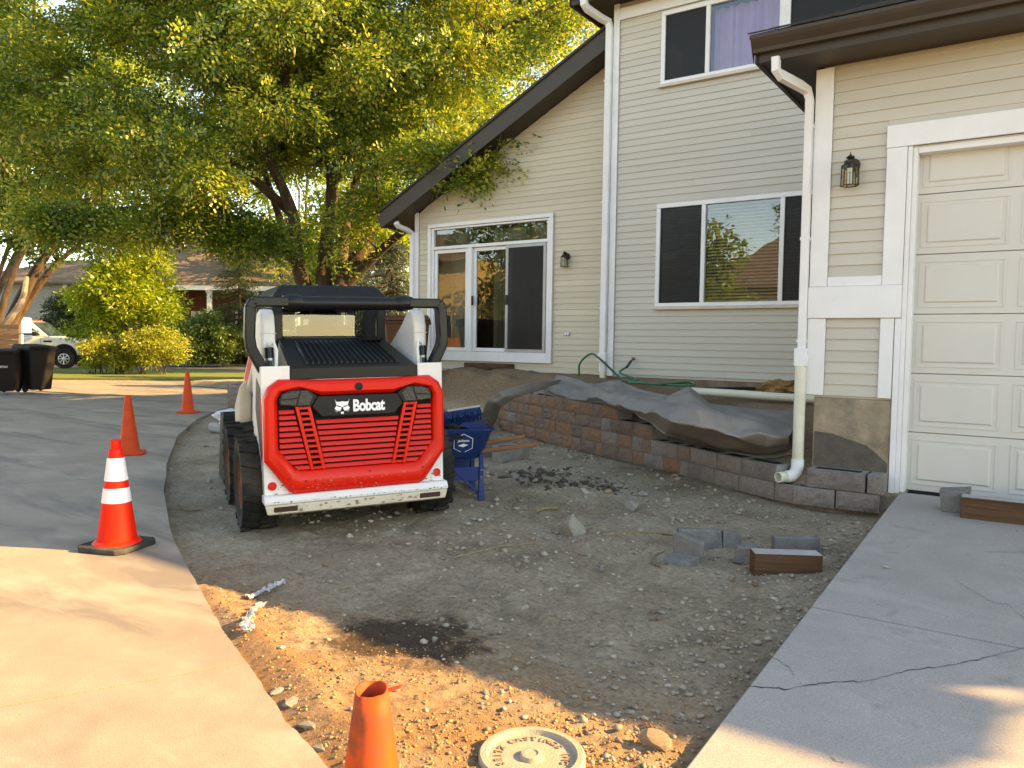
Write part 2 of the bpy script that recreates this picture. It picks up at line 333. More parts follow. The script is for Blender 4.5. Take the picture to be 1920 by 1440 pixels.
# driveway bed and its panels
bed = MB(); cp = [(x, y-.03) for x, y in CURB]
outl = cp+[(2, -.2), (9, -12), (-60, -12), (-60, 22), tuple(vd(32.4, -25)[:2]), tuple(vd(32.4, 2.5)[:2]), tuple(vd(22, .5)[:2]), (-17, 14.2)]
bed.prism([(x, y, .068) for x, y in reversed(outl)], (0, 0, -.12))
M_joint = mat('joint_dirt', (.03, .025, .02), .95, .4, 20)
M_joint.node_tree.nodes['Principled BSDF'].inputs['Roughness'].default_value = 1
driveway = obj('driveway', bed, M_drive); tag(driveway, 'wide curving concrete driveway running out to the street', 'driveway', kind='structure')
JD = np.array([-.45, -.893])
st = [(-.88, 1.3), (-2.77, 2.04), (-4.86, 3.0), (-7.3, 4.43), (-9.97, 6.22), (-12.5, 8.45), (-14.6, 11.0), (-16.5, 13.5)]
for i in range(len(st)-1):
    a, bb = st[i], st[i+1]; mid = [p for p in map(tuple, CURB) if bb[0]+.05 < p[0] < a[0]-.05]; mid.sort(key=lambda p: -p[0])
    edge = [np.array(a)+.009*np.array([-.9, .4])]+[np.array(p) for p in mid]+[np.array(bb)-.009*np.array([-.9, .4])]
    if i < 2:      # crumbled edge
        e2 = []
        for k in range(len(edge)-1):
            for t in np.linspace(0, 1, 9)[:-1]: e2.append(edge[k]*(1-t)+edge[k+1]*t)
        e2.append(edge[-1]); n_ = len(e2)
        edge = [p+np.array([.35, .9])*((-.012+.05*float(fbm(j*.9, 3.1, .35, 3, 2))) if (i == 0 and 0 < j < n_-1) else random.uniform(-.003, .003)) for j, p in enumerate(e2)]
    for (t0, t1) in ((0, 3.4), (3.412, 7.5)) if i else ((0, 1.6),):
        d0 = JD*t0; d1 = JD*t1
        top = [(*(p+d0), .1) for p in edge]+[(*(p+d1), .1) for p in reversed(edge)]
        mb = MB(); mb.prism(top, (0, 0, -.15)); obj('concrete_panel', mb, M_drive, driveway)
    if i:
        q0 = np.array(a)+JD*.02; q1 = np.array(a)+JD*7.4; t_ = np.array([JD[1], -JD[0]])*.0085; jb = MB(); jb.prism([(*(q0+t_), .072), (*(q0-t_), .072), (*(q1-t_), .072), (*(q1+t_), .072)], (0, 0, -.01)); obj('joint_filler', jb, M_joint, driveway)
# sloping apron in front of the garage door
AP = empty('garage_apron', (0, 0, 0)); tag(AP, 'pale concrete apron sloping up to the garage door', 'apron', kind='structure')
def slz(y): return .30+(y-7.02)*.043
for y0, y1 in ((4.05, 7.0), (1.2, 4.034), (-4, 1.19)):
    for x0, x1 in ((-.91, 2.95), (2.96, 6.9)):
        mb = MB(); mb.hexa([(x0, y0, slz(y0)-.25), (x1, y0, slz(y0)-.25), (x1, y1, slz(y1)-.25), (x0, y1, slz(y1)-.25), (x0, y0, slz(y0)), (x1, y0, slz(y0)), (x1, y1, slz(y1)), (x0, y1, slz(y1))])
        obj('concrete_panel', mb, M_slab, AP, bevel=.007)
M_crack = mat('crack_dark', (.035, .03, .027), .95)  # near-black strip laid on the slab for each crack
def crack(pts, wd, par):
    mb = MB(); pp = []
    for k in range(len(pts)-1):
        for t in np.linspace(0, 1, 8)[:-1]: pp.append(np.array(pts[k])*(1-t)+np.array(pts[k+1])*t)
    P = []
    for j, (x, y) in enumerate(pp):
        p = pz(x, y, .12); p[1] += random.uniform(-.012, .012); ww = wd*random.uniform(.3, 1.2)
        P.append([(p[0], p[1]-ww, slz(p[1]-ww)+.0022), (p[0], p[1]+ww, slz(p[1]+ww)+.0022)])
    mb.grid(P); obj('crack', mb, M_crack, par)
crack([(1398, 1290), (1470, 1298), (1540, 1289), (1620, 1288), (1700, 1272), (1790, 1262), (1850, 1252), (1960, 1225)], .004, AP)
crack([(1790, 1118), (1830, 1140), (1860, 1158), (1890, 1162), (1930, 1196)], .0022, AP)
crack([(1440, 1236), (1480, 1262), (1490, 1280)], .002, AP)

# street, verge, far rise
def far_sheet(name, pts, z, m, label, cat, th=.1):
    mb = MB(); mb.prism([(*vd(d, r)[:2], z) for d, r in pts], (0, 0, -th)); return tag(obj(name, mb, m), label, cat, kind='structure')
M_asph = mat('street_asphalt', (.09, .085, .08), .9, .2, 6, .3, 90)
far_sheet('street', [(32.5, -70), (32.5, 60), (38.6, 60), (38.6, -70)], .05, M_asph, 'grey asphalt street beyond the driveway', 'street')
far_sheet('pavement', [(38.7, -70), (38.7, 60), (39.9, 60), (39.9, -70)], .16, M_slab, 'pale kerb and pavement across the street', 'pavement', .2)
M_lawn = mat('roadside_lawn', (.13, .16, .035), .95, .4, 20, .5, 60, dirt=(.22, .17, .06), damt=.6, dscale=.8)  # greener grass with tan blotches, for the verge and far rise
far_sheet('verge', [(24.2, -17.5), (25.2, -9.6), (27.5, -7.0), (29.5, -8.0), (31.8, -12), (32.3, -24), (27.0, -23)], .13, M_lawn, 'strip of dry lawn under the roadside shrubs', 'lawn')
hm = MB(); hm.grid([[tuple(vd(d, r, z)) for r in np.linspace(-90, 70, 33)] for d, z in ((39.9, .17), (42, .55), (45, 1.15), (52, 1.3), (140, 2.5))])
tag(obj('far_lawn', hm, M_lawn), 'grassy rise in front of the house across the street', 'lawn', kind='structure')
# ---------------------------------------------------------------- the house
house = empty('house', (-1.0, 7.0, 0), 0, 'two storey house with cream lap siding, white trim and brown eaves', 'house')
def hp(name, mb, m, par=None, **k):
    o = obj(name, mb, m, par or house, **k); return o
house_off = Vector((-1.0, 7.0, 0))
def unshift(o):      # meshes are in world coordinates; the house empty stands at its base
    o.matrix_parent_inverse = Matrix.Translation(-house_off)
    return o
def P(name, mb, m, **k): return unshift(hp(name, mb, m, **k))
def SUB(name, mb, m, par, **k): return obj(name, mb, m, par, **k)
GY, MY, BY = 7.02, 10.56, 11.10
EXPO = .0968
def siding(par, m, y, z0, z1, xl, xr, openings=()):
    fl = xl if callable(xl) else (lambda z: xl); fr = xr if callable(xr) else (lambda z: xr)
    z = z0
    while z < z1-.01:
        zt = min(z+EXPO, z1); a0, b0, a1, b1 = fl(z), fr(z), fl(zt), fr(zt)
        segs = [(a0, b0, a1, b1, z, zt)]
        for (oa, ob, za, zb) in openings:
            if zb <= z+.004 or za >= zt-.004: continue
            ns = []
            for (p0, p1, p2, p3, q0, q1) in segs:
                if ob <= p0 or oa >= p1: ns.append((p0, p1, p2, p3, q0, q1)); continue
                if oa > p0+.01: ns.append((p0, oa, p2, oa, q0, q1))
                if ob < p1-.01: ns.append((ob, p1, ob, p3, q0, q1))
                xa, xb = max(oa, p0), min(ob, p1)
                if za > q0+.012: ns.append((xa, xb, xa, xb, q0, za))
                if zb < q1-.012: ns.append((xa, xb, xa, xb, zb, q1))
            segs = ns
        for (p0, p1, p2, p3, q0, q1) in segs:
            if p1-p0 < .01: continue
            cuts = [p0]
            if p1-p0 > 3.0 and random.random() < .25:
                t = p0+random.uniform(.7, 2.6); cuts.append(t)
            cuts.append(p1)
            for k in range(len(cuts)-1):
                e0 = p0 if k == 0 else cuts[k]+.0006; e1 = p1 if k == len(cuts)-2 else cuts[k+1]-.0006
                f0 = p2 if k == 0 else e0; f1 = p3 if k == len(cuts)-2 else e1
                if f1-f0 < .01: f1 = f0+.01
                h = q1-q0; yf = y-.019; yt = y-.019+.012*h/EXPO; j = random.uniform(-.0005, .0005)
                mb = MB(); mb.hexa([(e0, yf+j, q0), (e1, yf+j, q0), (e1, y-.002, q0), (e0, y-.002, q0), (f0, yt+j, q1+.0), (f1, yt+j, q1), (f1, y-.002, q1), (f0, y-.002, q1)])
                SUB('siding_board', mb, m, par)
        z += EXPO
def wall_mb(y, x0, x1, z0, z1, openings, th=.14):
    mb = MB(); xs_ = sorted({x0, x1, *[v for o in openings for v in o[:2] if x0 < v < x1]}); zs_ = sorted({z0, z1, *[v for o in openings for v in o[2:] if z0 < v < z1]})
    for i in range(len(xs_)-1):
        for k in range(len(zs_)-1):
            cx, cz = (xs_[i]+xs_[i+1])/2, (zs_[k]+zs_[k+1])/2
            if any(o[0] < cx < o[1] and o[2] < cz < o[3] for o in openings): continue
            mb.box(xs_[i], xs_[i+1], y, y+th, zs_[k], zs_[k+1])
    return mb

# --- garage front
GD = (-.885, 4.03, .0, 3.13)                 # door opening
gw = P('wall', wall_mb(GY, -1.62, 5.6, .0, 3.86, [GD, (-2, -1.0, 0, 1.05)]), M_side)
siding(gw, M_side, GY, 1.07, 1.73, -1.535, -1.105)
siding(gw, M_side, GY, 2.08, 3.84, -1.535, 5.58, [(-1.105, 4.25, 0, 3.29)])
gs = MB(); gs.box(-1.62, -1.49, GY+.16, MY-.0, .6, 3.86); gsw = P('wall', gs, M_side)
fm = MB()                                     # foundation stub, slightly irregular
fm.box(-1.615, -1.0, GY-.012, GY+.13, .1, 1.048); fm.box(-1.60, -1.47, GY+.14, MY-.01, .3, .598); P('foundation', fm, M_found, bevel=.01)
pm = MB(); pm.prism([(-1.60, GY-.0125, .30), (-1.02, GY-.0125, .30), (-1.015, GY-.0125, .52), (-1.10, GY-.0125, .60), (-1.18, GY-.0125, .66), (-1.32, GY-.0125, .70), (-1.45, GY-.0125, .74), (-1.60, GY-.0125, .75)], (0, -.004, 0)); P('damp_parging', pm, mat('damp_cement', (.105, .09, .075), .85, .3, 6, .6, 50, dirt=(.16, .13, .10), damt=.6, dscale=4))
def trim(x0, x1, z0, z1, y, t=.03, name='trim_board', m=None):
    mb = MB(); mb.box(x0, x1, y-.03-t, y-.021, z0, z1); return P(name, mb, m or M_trim, bevel=.004)
trim(-1.68, -1.535, 2.0, 3.84, GY, .012); trim(-1.685, -.953, 1.73, 1.998, GY, .022); trim(-1.533, -1.108, 2.0, 2.08, GY, .006)
trim(-1.68, -1.535, 1.068, 1.728, GY, .01); trim(-1.106, -1.004, 1.066, 1.728, GY, .01)
trim(-1.106, -.955, 2.0, 3.108, GY, .01); trim(-1.11, 4.25, 3.11, 3.29, GY, .014); trim(4.1, 4.25, .3, 3.108, GY, .01)
mb = MB(); mb.box(-1.675, -1.622, GY-.025, GY+.12, 1.068, 3.84); P('trim_board', mb, M_trim, bevel=.003)
jm = MB(); jm.box(-.998, -.9525, GY-.035, GY-.001, .27, 1.726); jm.box(-.952, -.917, GY-.030, GY-.001, .268, 3.107); jm.box(-.916, -.880, GY-.008, GY+.1105, .27, 3.10); jm.box(-.916, 4.09, GY-.012, GY+.1105, 3.101, 3.1085); jm.box(-.879, 4.029, GY-.004, GY+.1105, 3.05, 3.1005); jm.box(4.03, 4.09, GY-.03, GY+.1, .27, 3.04)
P('door_jamb', jm, M_trim, bevel=.004)
# --- garage door: six sections of raised panels
gd = MB(); gd.box(-.887, 4.03, GY+.15, GY+.16, .295, 3.2); gdo = P('garage_door', gd, M_gdoor)
SH = .487
for k in range(6):
    z0 = .305+k*SH; z1 = z0+SH-.006; mb = MB(); mb.box(-.885, 4.028, GY+.112, GY+.148, z0, z1)
    for c in range(7):
        xa = -.855+c*.690; xb = xa+.605
        for (dx, dz, yy) in ((0, .05, .107), (.055, .10, .101)):
            x0, x1, q0, q1 = xa+dx, xb-dx, z0+dz, z1-dz; e = .013; yb = GY+.1125 if dx == 0 else GY+.1125; yf = GY+yy
            if dx == 0:      # a raised moulding ring
                for (u0, u1, w0, w1) in ((x0, x1, q0, q0+.016), (x0, x1, q1-.016, q1), (x0, x0+.016, q0+.0162, q1-.0162), (x1-.016, x1, q0+.0162, q1-.0162)):
                    mb.box(u0, u1, yf, yb, w0, w1)
            else:
                mb.hexa([(x0-e, yb, q0-e), (x1+e, yb, q0-e), (x1+e, yb+.002, q0-e), (x0-e, yb+.002, q0-e)][:0] or [(x0-e, yb, q0-e), (x1+e, yb, q0-e), (x1+e, yb, q1+e), (x0-e, yb, q1+e), (x0, yf, q0), (x1, yf, q0), (x1, yf, q1), (x0, yf, q1)][0:8])
    SUB('door_section', mb, M_gdoor, gdo, bevel=.0025)
mb = MB(); mb.box(-.885, 4.03, GY+.10, GY+.15, .268, .303); SUB('bottom_seal', mb, mat('black_rubber_seal', (.02, .02, .02), .8), gdo)
# --- garage eave: soffit, fascia, gutter, hip roof
EX0, EX1, EY = -2.06, 6.30, 6.50; EZ = 3.86
mb = MB(); mb.box(EX0+.02, EX1, EY+.1, GY-.001, EZ, EZ+.03); mb.box(EX0+.02, -1.676, GY, MY-.001, EZ, EZ+.03); P('soffit', mb, M_brown)
mb = MB(); mb.box(EX0, EX1, EY+.06, EY+.098, EZ-.02, EZ+.17); mb.box(EX0-.018, EX0+.018, EY+.06, MY-.002, EZ-.02, EZ+.17); P('fascia_board', mb, M_brown, bevel=.004)
gut = [(0, 0), (-.055, 0), (-.062, .03), (-.10, .075), (-.115, .10), (-.115, .125), (-.10, .125), (0, .125)]
mb = MB(); mb.prism([(EX0-.02, EY+.058+a, EZ+.05+b_) for a, b_ in gut][::-1], (EX1-EX0+.04, 0, 0)); P('gutter', mb, M_brown)
mb = MB(); mb.prism([(EX0-.02, EY+.05, EZ-.022), (EX0-.02, EY-.0, EZ+.06), (EX0-.02, EY-.06, EZ+.175), (EX0-.02, EY+.05, EZ+.175)], (-.006, 0, 0)); P('gutter_end', mb, M_brown)
RZ = EZ+.19; hipd = MY-EY; RP = math.tan(R(23))
mb = MB()
A, B_, C_, D_ = (EX0-.04, EY-.03, RZ), (EX1+.04, EY-.03, RZ), (EX1-hipd, MY-.005, RZ+hipd*RP), (EX0+hipd, MY-.005, RZ+hipd*RP); E_, F_ = (EX0-.04, MY-.005, RZ), (EX1+.04, MY-.005, RZ)
mb.prism([A, B_, C_, D_], (0, 0, -.03)); mb.prism([A, D_, E_], (0, 0, -.03)); mb.prism([B_, F_, C_], (0, 0, -.03)); groof = P('roof', mb, M_shingle)
M_sh2 = mat('shingle_tab', (.05, .046, .044), .9, .5, 30, .5, 120, rand=.3)
for k in range(12):                           # courses of shingle butts
    t = k*.14; ya = EY-.045+t; za = RZ+t*RP; xa = EX0-.05+t; xb = EX1+.05-t; mb = MB()
    mb.hexa([(xa, ya, za+.002), (xb, ya, za+.002), (xb-.14, ya+.14, za+.14*RP+.002), (xa+.14, ya+.14, za+.14*RP+.002), (xa, ya, za+.016), (xb, ya, za+.016), (xb-.14, ya+.14, za+.14*RP+.005), (xa+.14, ya+.14, za+.14*RP+.005)])
    SUB('shingle_course', mb, M_sh2, groof)
mb = MB(); mb.box(.45, 2.2, EY+.16, MY-.3, RZ+.05, 5.35); mb.prism([(.45, EY+.16, 5.351), (2.2, EY+.16, 5.351), (1.32, EY+.16, 5.95)], (0, 2.4, 0)); dm_ = P('shade_dormer', mb, M_side)  # unseen dormer, added and shaped to throw shade onto the drive
mb = MB(); mb.prism([(.25, EY-.05, 5.24), (.25, EY-.05, 5.34), (1.325, EY-.05, 6.08), (1.325, EY-.05, 5.98)], (0, 2.9, 0)); mb.prism([(2.4, EY-.05, 5.34), (2.4, EY-.05, 5.24), (1.326, EY-.05, 5.98), (1.326, EY-.05, 6.08)], (0, 2.9, 0)); SUB('shade_dormer_roof', mb, M_shingle, dm_)
# garage shell sides
mb = MB(); mb.box(5.46, 5.6, GY+.16, 16.5, .0, 3.86); mb.box(-1.48, 5.45, MY+.2, MY+.3, 0, 3.8); P('wall', mb, M_side)
# --- middle two storey wall
W1 = (-4.69, -2.0, 2.03, 3.50); W2 = (-4.68, -1.55, 5.215, 6.23)
MX0, MX1 = -5.46, 5.0
mw = P('wall', wall_mb(MY, MX0, MX1, .98, 6.52, [W1, W2]), M_side)
siding(mw, M_side, MY, 1.02, 6.27, -5.36, -1.66, [W1, W2, (-1.9, -1.0, 0, 3.9)])
siding(mw, M_side, MY, 6.44, 6.52, -5.36, -1.66)
mb = MB(); mb.box(MX0, -1.66, MY+.012, MY+.13, .55, .978); P('foundation', mb, mat('reddish_foundation', (.24, .155, .11), .9, .3, 5, .4, 50))
trim(-5.46, -5.362, .99, 6.52, MY, .012); trim(-5.36, -1.6, 6.272, 6.44, MY, .02)
def window(wx, y, divs, kinds, sill=True, nm='window'):
    x0, x1, z0, z1 = wx; fr = MB(); t = .05; yo = y-.045
    fr.box(x0-.012, x1+.012, yo, y+.03, z0-.0, z0+t); fr.box(x0-.012, x1+.012, yo, y+.03, z1-t, z1+.012); fr.box(x0-.012, x0+t, yo+.001, y+.03, z0+t, z1-t); fr.box(x1-t, x1+.012, yo+.001, y+.03, z0+t, z1-t)
    ed = [x0+t]+[d for d in divs]+[x1-t]
    for d in divs: fr.box(d-.03, d+.03, yo+.003, y+.03, z0+t, z1-t)
    wn = P(nm, fr, M_trim, bevel=.004)
    for k in range(len(ed)-1):
        a = ed[k]+(.03 if k else 0); b2 = ed[k+1]-(.03 if k < len(ed)-2 else 0); kd = kinds[k]
        mb = MB(); mb.add([(a, y-.004, z0+t), (b2, y-.004, z0+t), (b2, y-.004, z1-t), (a, y-.004, z1-t)], [(0, 1, 2, 3)]); SUB('pane', mb, M_glass, wn)
        if 's' in kd:
            mb = MB(); mb.box(a, b2, y-.022, y-.021, z0+t, z1-t); SUB('insect_screen', mb, M_scr, wn)
        if 'b' in kd:
            mb = MB(); z = z0+t+.01
            while z < z1-t: mb.hexa([(a, y+.05, z), (b2, y+.05, z), (b2, y+.088, z+.022), (a, y+.088, z+.022), (a, y+.05, z+.003), (b2, y+.05, z+.003), (b2, y+.088, z+.025), (a, y+.088, z+.025)]); z += .046
            SUB('blind', mb, M_blind, wn)
        if 'c' in kd:
            n_ = 40; Pp = [[(a+(b2-a)*i/n_, y+.16+.03*math.sin(i*1.1)+.01*math.sin(i*2.7), zz) for zz in (z0+t, z1-t)] for i in range(n_+1)]
            mb = MB(); mb.grid(Pp); SUB('curtain', mb, M_curt, wn, sm=60)
    if sill:
        mb = MB(); mb.box(x0-.03, x1+.03, y-.075, y-.02, z0-.045, z0-.002); SUB('sill', mb, mat('sill_trim', (.58, .50, .42), .6, .1), wn, bevel=.004)
    mb = MB(); mb.box(x0-.05, x1+.05, y+.9, y+.92, z0-.3, z1+.1); SUB('room_back', mb, M_room, wn)
    return wn
M_scr = bpy.data.materials.new('insect_mesh'); M_scr.use_nodes = True; _n = M_scr.node_tree; _p = _n.nodes['Principled BSDF']; _p.inputs['Base Color'].default_value = (.006, .006, .007, 1); _p.inputs['Roughness'].default_value = .6
_t = N(_n, 'BsdfTransparent'); _m = N(_n, 'MixShader'); _m.inputs[0].default_value = .6; _n.links.new(_t.outputs[0], _m.inputs[1]); _n.links.new(_p.outputs[0], _m.inputs[2]); _n.links.new(_m.outputs[0], _n.nodes['Material Output'].inputs[0])
M_curt = mat('lilac_curtain', (.62, .40, .80), .8, .1, 3)
window(W1, MY, [-3.99, -2.905], ['sb', 'b', 'sb'])
window(W2, MY, [-4.0, -2.99], ['s', 'c', 's'])
mb = MB(); mb.box(-3.02, -2.88, MY-.052, MY+.02, 5.27, 6.18); P('window_post', mb, M_trim, bevel=.004)
# eave of the upper storey and its roof
mb = MB(); mb.box(-5.95, 5.6, MY-.42, MY-.001, 6.53, 6.56); mb.box(-5.95, -5.47, MY, 17, 6.53, 6.56); P('soffit', mb, M_brown)
mb = MB(); mb.box(-5.97, 5.6, MY-.46, MY-.421, 6.47, 6.70); mb.box(-5.99, -5.951, MY-.46, 17, 6.47, 6.70); P('fascia_board', mb, M_brown)
mb = MB(); mb.box(-6.0, 5.6, MY-.58, MY-.462, 6.57, 6.69); P('gutter', mb, M_brown, bevel=.015)
a = [(-6.05, MY-.5, 6.71), (5.7, MY-.5, 6.71), (2.6, 14, 8.3), (-2.8, 14, 8.3), (5.7, 17.4, 6.71), (-6.05, 17.4, 6.71)]
mb = MB(); mb.prism([a[0], a[1], a[2], a[3]], (0, 0, -.03)); mb.prism([a[1], a[4], a[2]], (0, 0, -.03)); mb.prism([a[4], a[5], a[3], a[2]], (0, 0, -.03)); mb.prism([a[5], a[0], a[3]], (0, 0, -.03)); P('roof', mb, M_shingle)
mb = MB(); gl_, gr_, gp_, gz_ = -1.6, 5.0, 1.7, 8.7      # unseen front gable, added over the upper storey to shade the drive
mb.prism([(gl_-.4, MY-.52, 6.6), (gl_-.4, MY-.52, 6.72), (gp_, MY-.52, gz_+.12), (gp_, MY-.52, gz_)], (0, 4.5, 0)); mb.prism([(gr_+.4, MY-.52, 6.72), (gr_+.4, MY-.52, 6.6), (gp_, MY-.52, gz_-.002), (gp_, MY-.52, gz_+.118)], (0, 4.5, 0)); P('roof', mb, M_shingle)
mb = MB(); mb.prism([(gl_, MY-.02, 6.72), (gr_, MY-.02, 6.72), (gp_, MY-.02, gz_-.1)], (0, .1, 0)); P('wall', mb, M_side)
mb = MB(); mb.box(-5.46, -5.32, MY+.141, 17, 0, 6.5); mb.box(-5.3, 5, 16.86, 17, 0, 6.5); mb.box(4.86, 5, MY+.15, 16.85, 0, 6.5); mb.box(-5.3, 4.8, MY+.15, 16.8, 4.0, 4.1); mb.box(-5.3, 4.8, MY+.15, 16.8, .9, 1.0); P('wall', mb, M_side)
# --- gable wing with the sliding door
GX0, GX1 = -9.86, -5.47; SLP = .506; ZE = 3.86
def roofz(x): return ZE+(x-GX0)*SLP
DR = (-9.46, -6.86, 1.30, 3.58)
mb = wall_mb(BY, GX0, GX1, .93, ZE-.02, [DR]); mb.prism([(GX0, BY, ZE-.02), (GX1, BY, ZE-.02), (GX1, BY, roofz(GX1)-.02)], (0, .14, 0)); bw = P('wall', mb, M_side2)
siding(bw, M_side2, BY, .97, roofz(GX1)-.05, lambda z: max(-9.77, GX0+(z-ZE)/SLP+.02), GX1-.0, [(-9.53, -6.79, 1.13, 3.63)])
trim(GX0-.005, -9.77, .95, ZE+.03, BY, .012)
mb = MB(); mb.box(GX0+.02, GX1, BY+.012, BY+.13, .3, .928); P('foundation', mb, mat('earthy_foundation', (.16, .10, .07), .95, .5, 6, .8, 30))
def casing(x0, x1, z0, z1): mb = MB(); mb.box(x0, x1, BY-.06, BY-.0205, z0, z1); return P('trim_board', mb, M_trim, bevel=.004)
casing(-9.53, -6.79, 3.575, 3.64); casing(-9.53, -9.455, 1.302, 3.573); casing(-6.865, -6.79, 1.302, 3.573); casing(-9.53, -6.79, 1.13, 1.30)
sd = MB(); sd.box(-9.453, -6.867, BY-.04, BY+.08, 3.17, 3.225); sd.box(-8.60, -8.50, BY-.045, BY+.08, 1.302, 3.168); sd.box(-9.453, -9.40, BY-.03, BY+.08, 1.302, 3.57); sd.box(-6.92, -6.867, BY-.03, BY+.08, 1.302, 3.57); sd.box(-9.398, -6.922, BY-.03, BY+.08, 3.535, 3.57)
sdo = P('sliding_door', sd, M_trim, bevel=.004)
def leaf(x0, x1, z0, z1, y, t, m, nm='door_leaf', d=.045):
    mb = MB(); mb.box(x0, x1, y, y+d, z0, z0+t); mb.box(x0, x1, y, y+d, z1-t, z1); mb.box(x0, x0+t, y, y+d, z0+t, z1-t); mb.box(x1-t, x1, y, y+d, z0+t, z1-t); SUB(nm, mb, m, sdo, bevel=.004)
leaf(-9.395, -8.605, 1.305, 3.165, BY-.005, .065, M_trim); leaf(-8.497, -7.68, 1.305, 3.165, BY+.012, .065, M_trim); leaf(-7.735, -6.925, 1.305, 3.165, BY+.03, .06, M_trim); leaf(-7.76, -6.93, 1.302, 3.166, BY-.036, .055, M_alu, 'screen_frame', .03)
for (x0, x1, z0, z1, y, nm) in ((-9.33, -8.67, 1.37, 3.10, BY+.018, 'pane'), (-8.43, -7.745, 1.37, 3.10, BY+.034, 'pane'), (-7.67, -6.985, 1.365, 3.105, BY+.052, 'pane'), (-9.398, -6.922, 3.228, 3.533, BY+.02, 'pane')):
    mb = MB(); mb.add([(x0, y, z0), (x1, y, z0), (x1, y, z1), (x0, y, z1)], [(0, 1, 2, 3)]); SUB(nm, mb, M_glass, sdo)
mb = MB(); mb.box(-7.70, -6.99, BY-.022, BY-.021, 1.358, 3.11); SUB('insect_screen', mb, M_scr, sdo)
for x in (-8.47, -7.72):
    mb = MB(); mb.box(x-.02, x+.02, BY-.065, BY-.037 if x < -8 else BY-.0365, 2.13, 2.30); SUB('handle', mb, mat('black_plastic', (.015, .015, .015), .4), sdo, bevel=.006)
mb = MB()
for i in range(26):
    x = -9.4+i*.098; c_, s_ = .042*math.cos(.9+.3*math.sin(i)), .042*math.sin(.9+.3*math.sin(i))
    if not (8 < i < 13): mb.add([(x-c_, BY+.2-s_, 1.33), (x+c_, BY+.2+s_, 1.33), (x+c_, BY+.2+s_, 3.5), (x-c_, BY+.2-s_, 3.5)], [(0, 1, 2, 3)])
SUB('vertical_blind', mb, M_vblind, sdo)
mb = MB(); mb.box(GX0+.15, GX1, BY+1.6, BY+1.62, .9, 4.2); mb.box(GX0+.15, GX1, BY+.15, BY+5.0, 1.2, 1.28); P('room_back', mb, M_room)
# gable roof, rake fascia, soffit
nx = np.array([-SLP, 1.])/math.hypot(SLP, 1)
def rake(x0, x1, t0, t1, y0, y1, m, nm, bev=0):     # slab between heights t0..t1 above the slope line
    mb = MB(); mb.hexa([(x0, y0, roofz(x0)+t0), (x1, y0, roofz(x1)+t0), (x1, y1, roofz(x1)+t0), (x0, y1, roofz(x0)+t0), (x0, y0, roofz(x0)+t1), (x1, y0, roofz(x1)+t1), (x1, y1, roofz(x1)+t1), (x0, y1, roofz(x0)+t1)]); return P(nm, mb, m, bevel=bev)
rx0 = GX0-.42
rake(rx0, GX1-.003, .0, .03, BY-.46, BY-.001, M_brown, 'soffit'); rake(rx0-.02, GX1-.002, -.06, .24, BY-.50, BY-.462, M_brown, 'fascia_board'); rake(rx0-.05, GX1-.001, .242, .285, BY-.53, 17.4, M_shingle, 'roof')
rake(rx0, GX0-.01, .0, .03, BY, 17.3, M_brown, 'soffit')
mb = MB(); mb.box(rx0-.045, rx0-.021, BY-.50, 17.3, roofz(rx0)-.05, roofz(rx0)+.2); mb.box(rx0-.14, rx0-.047, BY-.46, 17.3, roofz(rx0)+.06, roofz(rx0)+.18); P('fascia_board', mb, M_brown)
mb = MB(); mb.box(GX0, GX0+.14, BY+.141, 17, 0, 3.8); mb.box(GX0+.15, GX1, 16.86, 17, 0, 4.2); P('wall', mb, M_side2)
mb = MB(); vp = np.array([-8.55, 13.6, roofz(-8.55)+.2]); mb.lathe([(.06, -.1), (.06, .28)], 12, vp); mb.lathe([(.14, .28), (.15, .30), (.02, .42)], 12, vp); P('roof_vent', mb, M_bronze, sm=40)
# --- downspouts
def spout(pts, m, wd=.055, dp=.04, nm='downspout', par=None):
    mb = MB(); P_ = [np.array(p, float) for p in pts]; V = []; k = len(P_)
    for i in range(k):
        t = P_[min(i+1, k-1)]-P_[max(i-1, 0)]; t /= np.linalg.norm(t); s1 = np.array([1., 0, 0]) if abs(t[0]) < .8 else np.array([0, 1., 0]); s1 = s1-t*(s1@t); s1 /= np.linalg.norm(s1); s2 = np.cross(t, s1)
        for (u, v) in ((-.8, -1), (.8, -1), (1, -.8), (1, .8), (.8, 1), (-.8, 1), (-1, .8), (-1, -.8)): V.append(P_[i]+s1*u*wd/1+s2*v*dp)
    F = [(i*8+j, i*8+(j+1) % 8, (i+1)*8+(j+1) % 8, (i+1)*8+j) for i in range(k-1) for j in range(8)]+[tuple(range(7, -1, -1)), tuple((k-1)*8+j for j in range(8))]
    mb.add(V, F); return P(nm, mb, m, sm=30) if par is None else SUB(nm, mb, m, par, sm=30)
dsp = spout([(-1.90, EY+.05, EZ-.0), (-1.90, EY+.06, EZ-.10), (-1.87, EY+.10, EZ-.14), (-1.78, GY-.18, EZ-.17), (-1.735, GY-.10, EZ-.20), (-1.72, GY-.07, EZ-.27), (-1.718, GY-.06, 1.46)], M_trim, .031, .04)
for z in (3.35, 2.4, 1.52):
    mb = MB(); mb.box(-1.755, -1.681, GY-.103, GY-.012, z, z+.025); SUB('strap', mb, M_trim, dsp)
mb = MB(); mb.box(-1.772, -1.664, GY-.115, GY-.036, 1.31, 1.47); SUB('adapter', mb, M_trim, dsp, bevel=.01)
mb = MB(); ex, ey = -1.718, GY-.075
mb.tube([(ex, ey, 1.32), (ex, ey, .46)], .048, 16); SUB('drain_pipe', mb, M_pvc, dsp, sm=40)
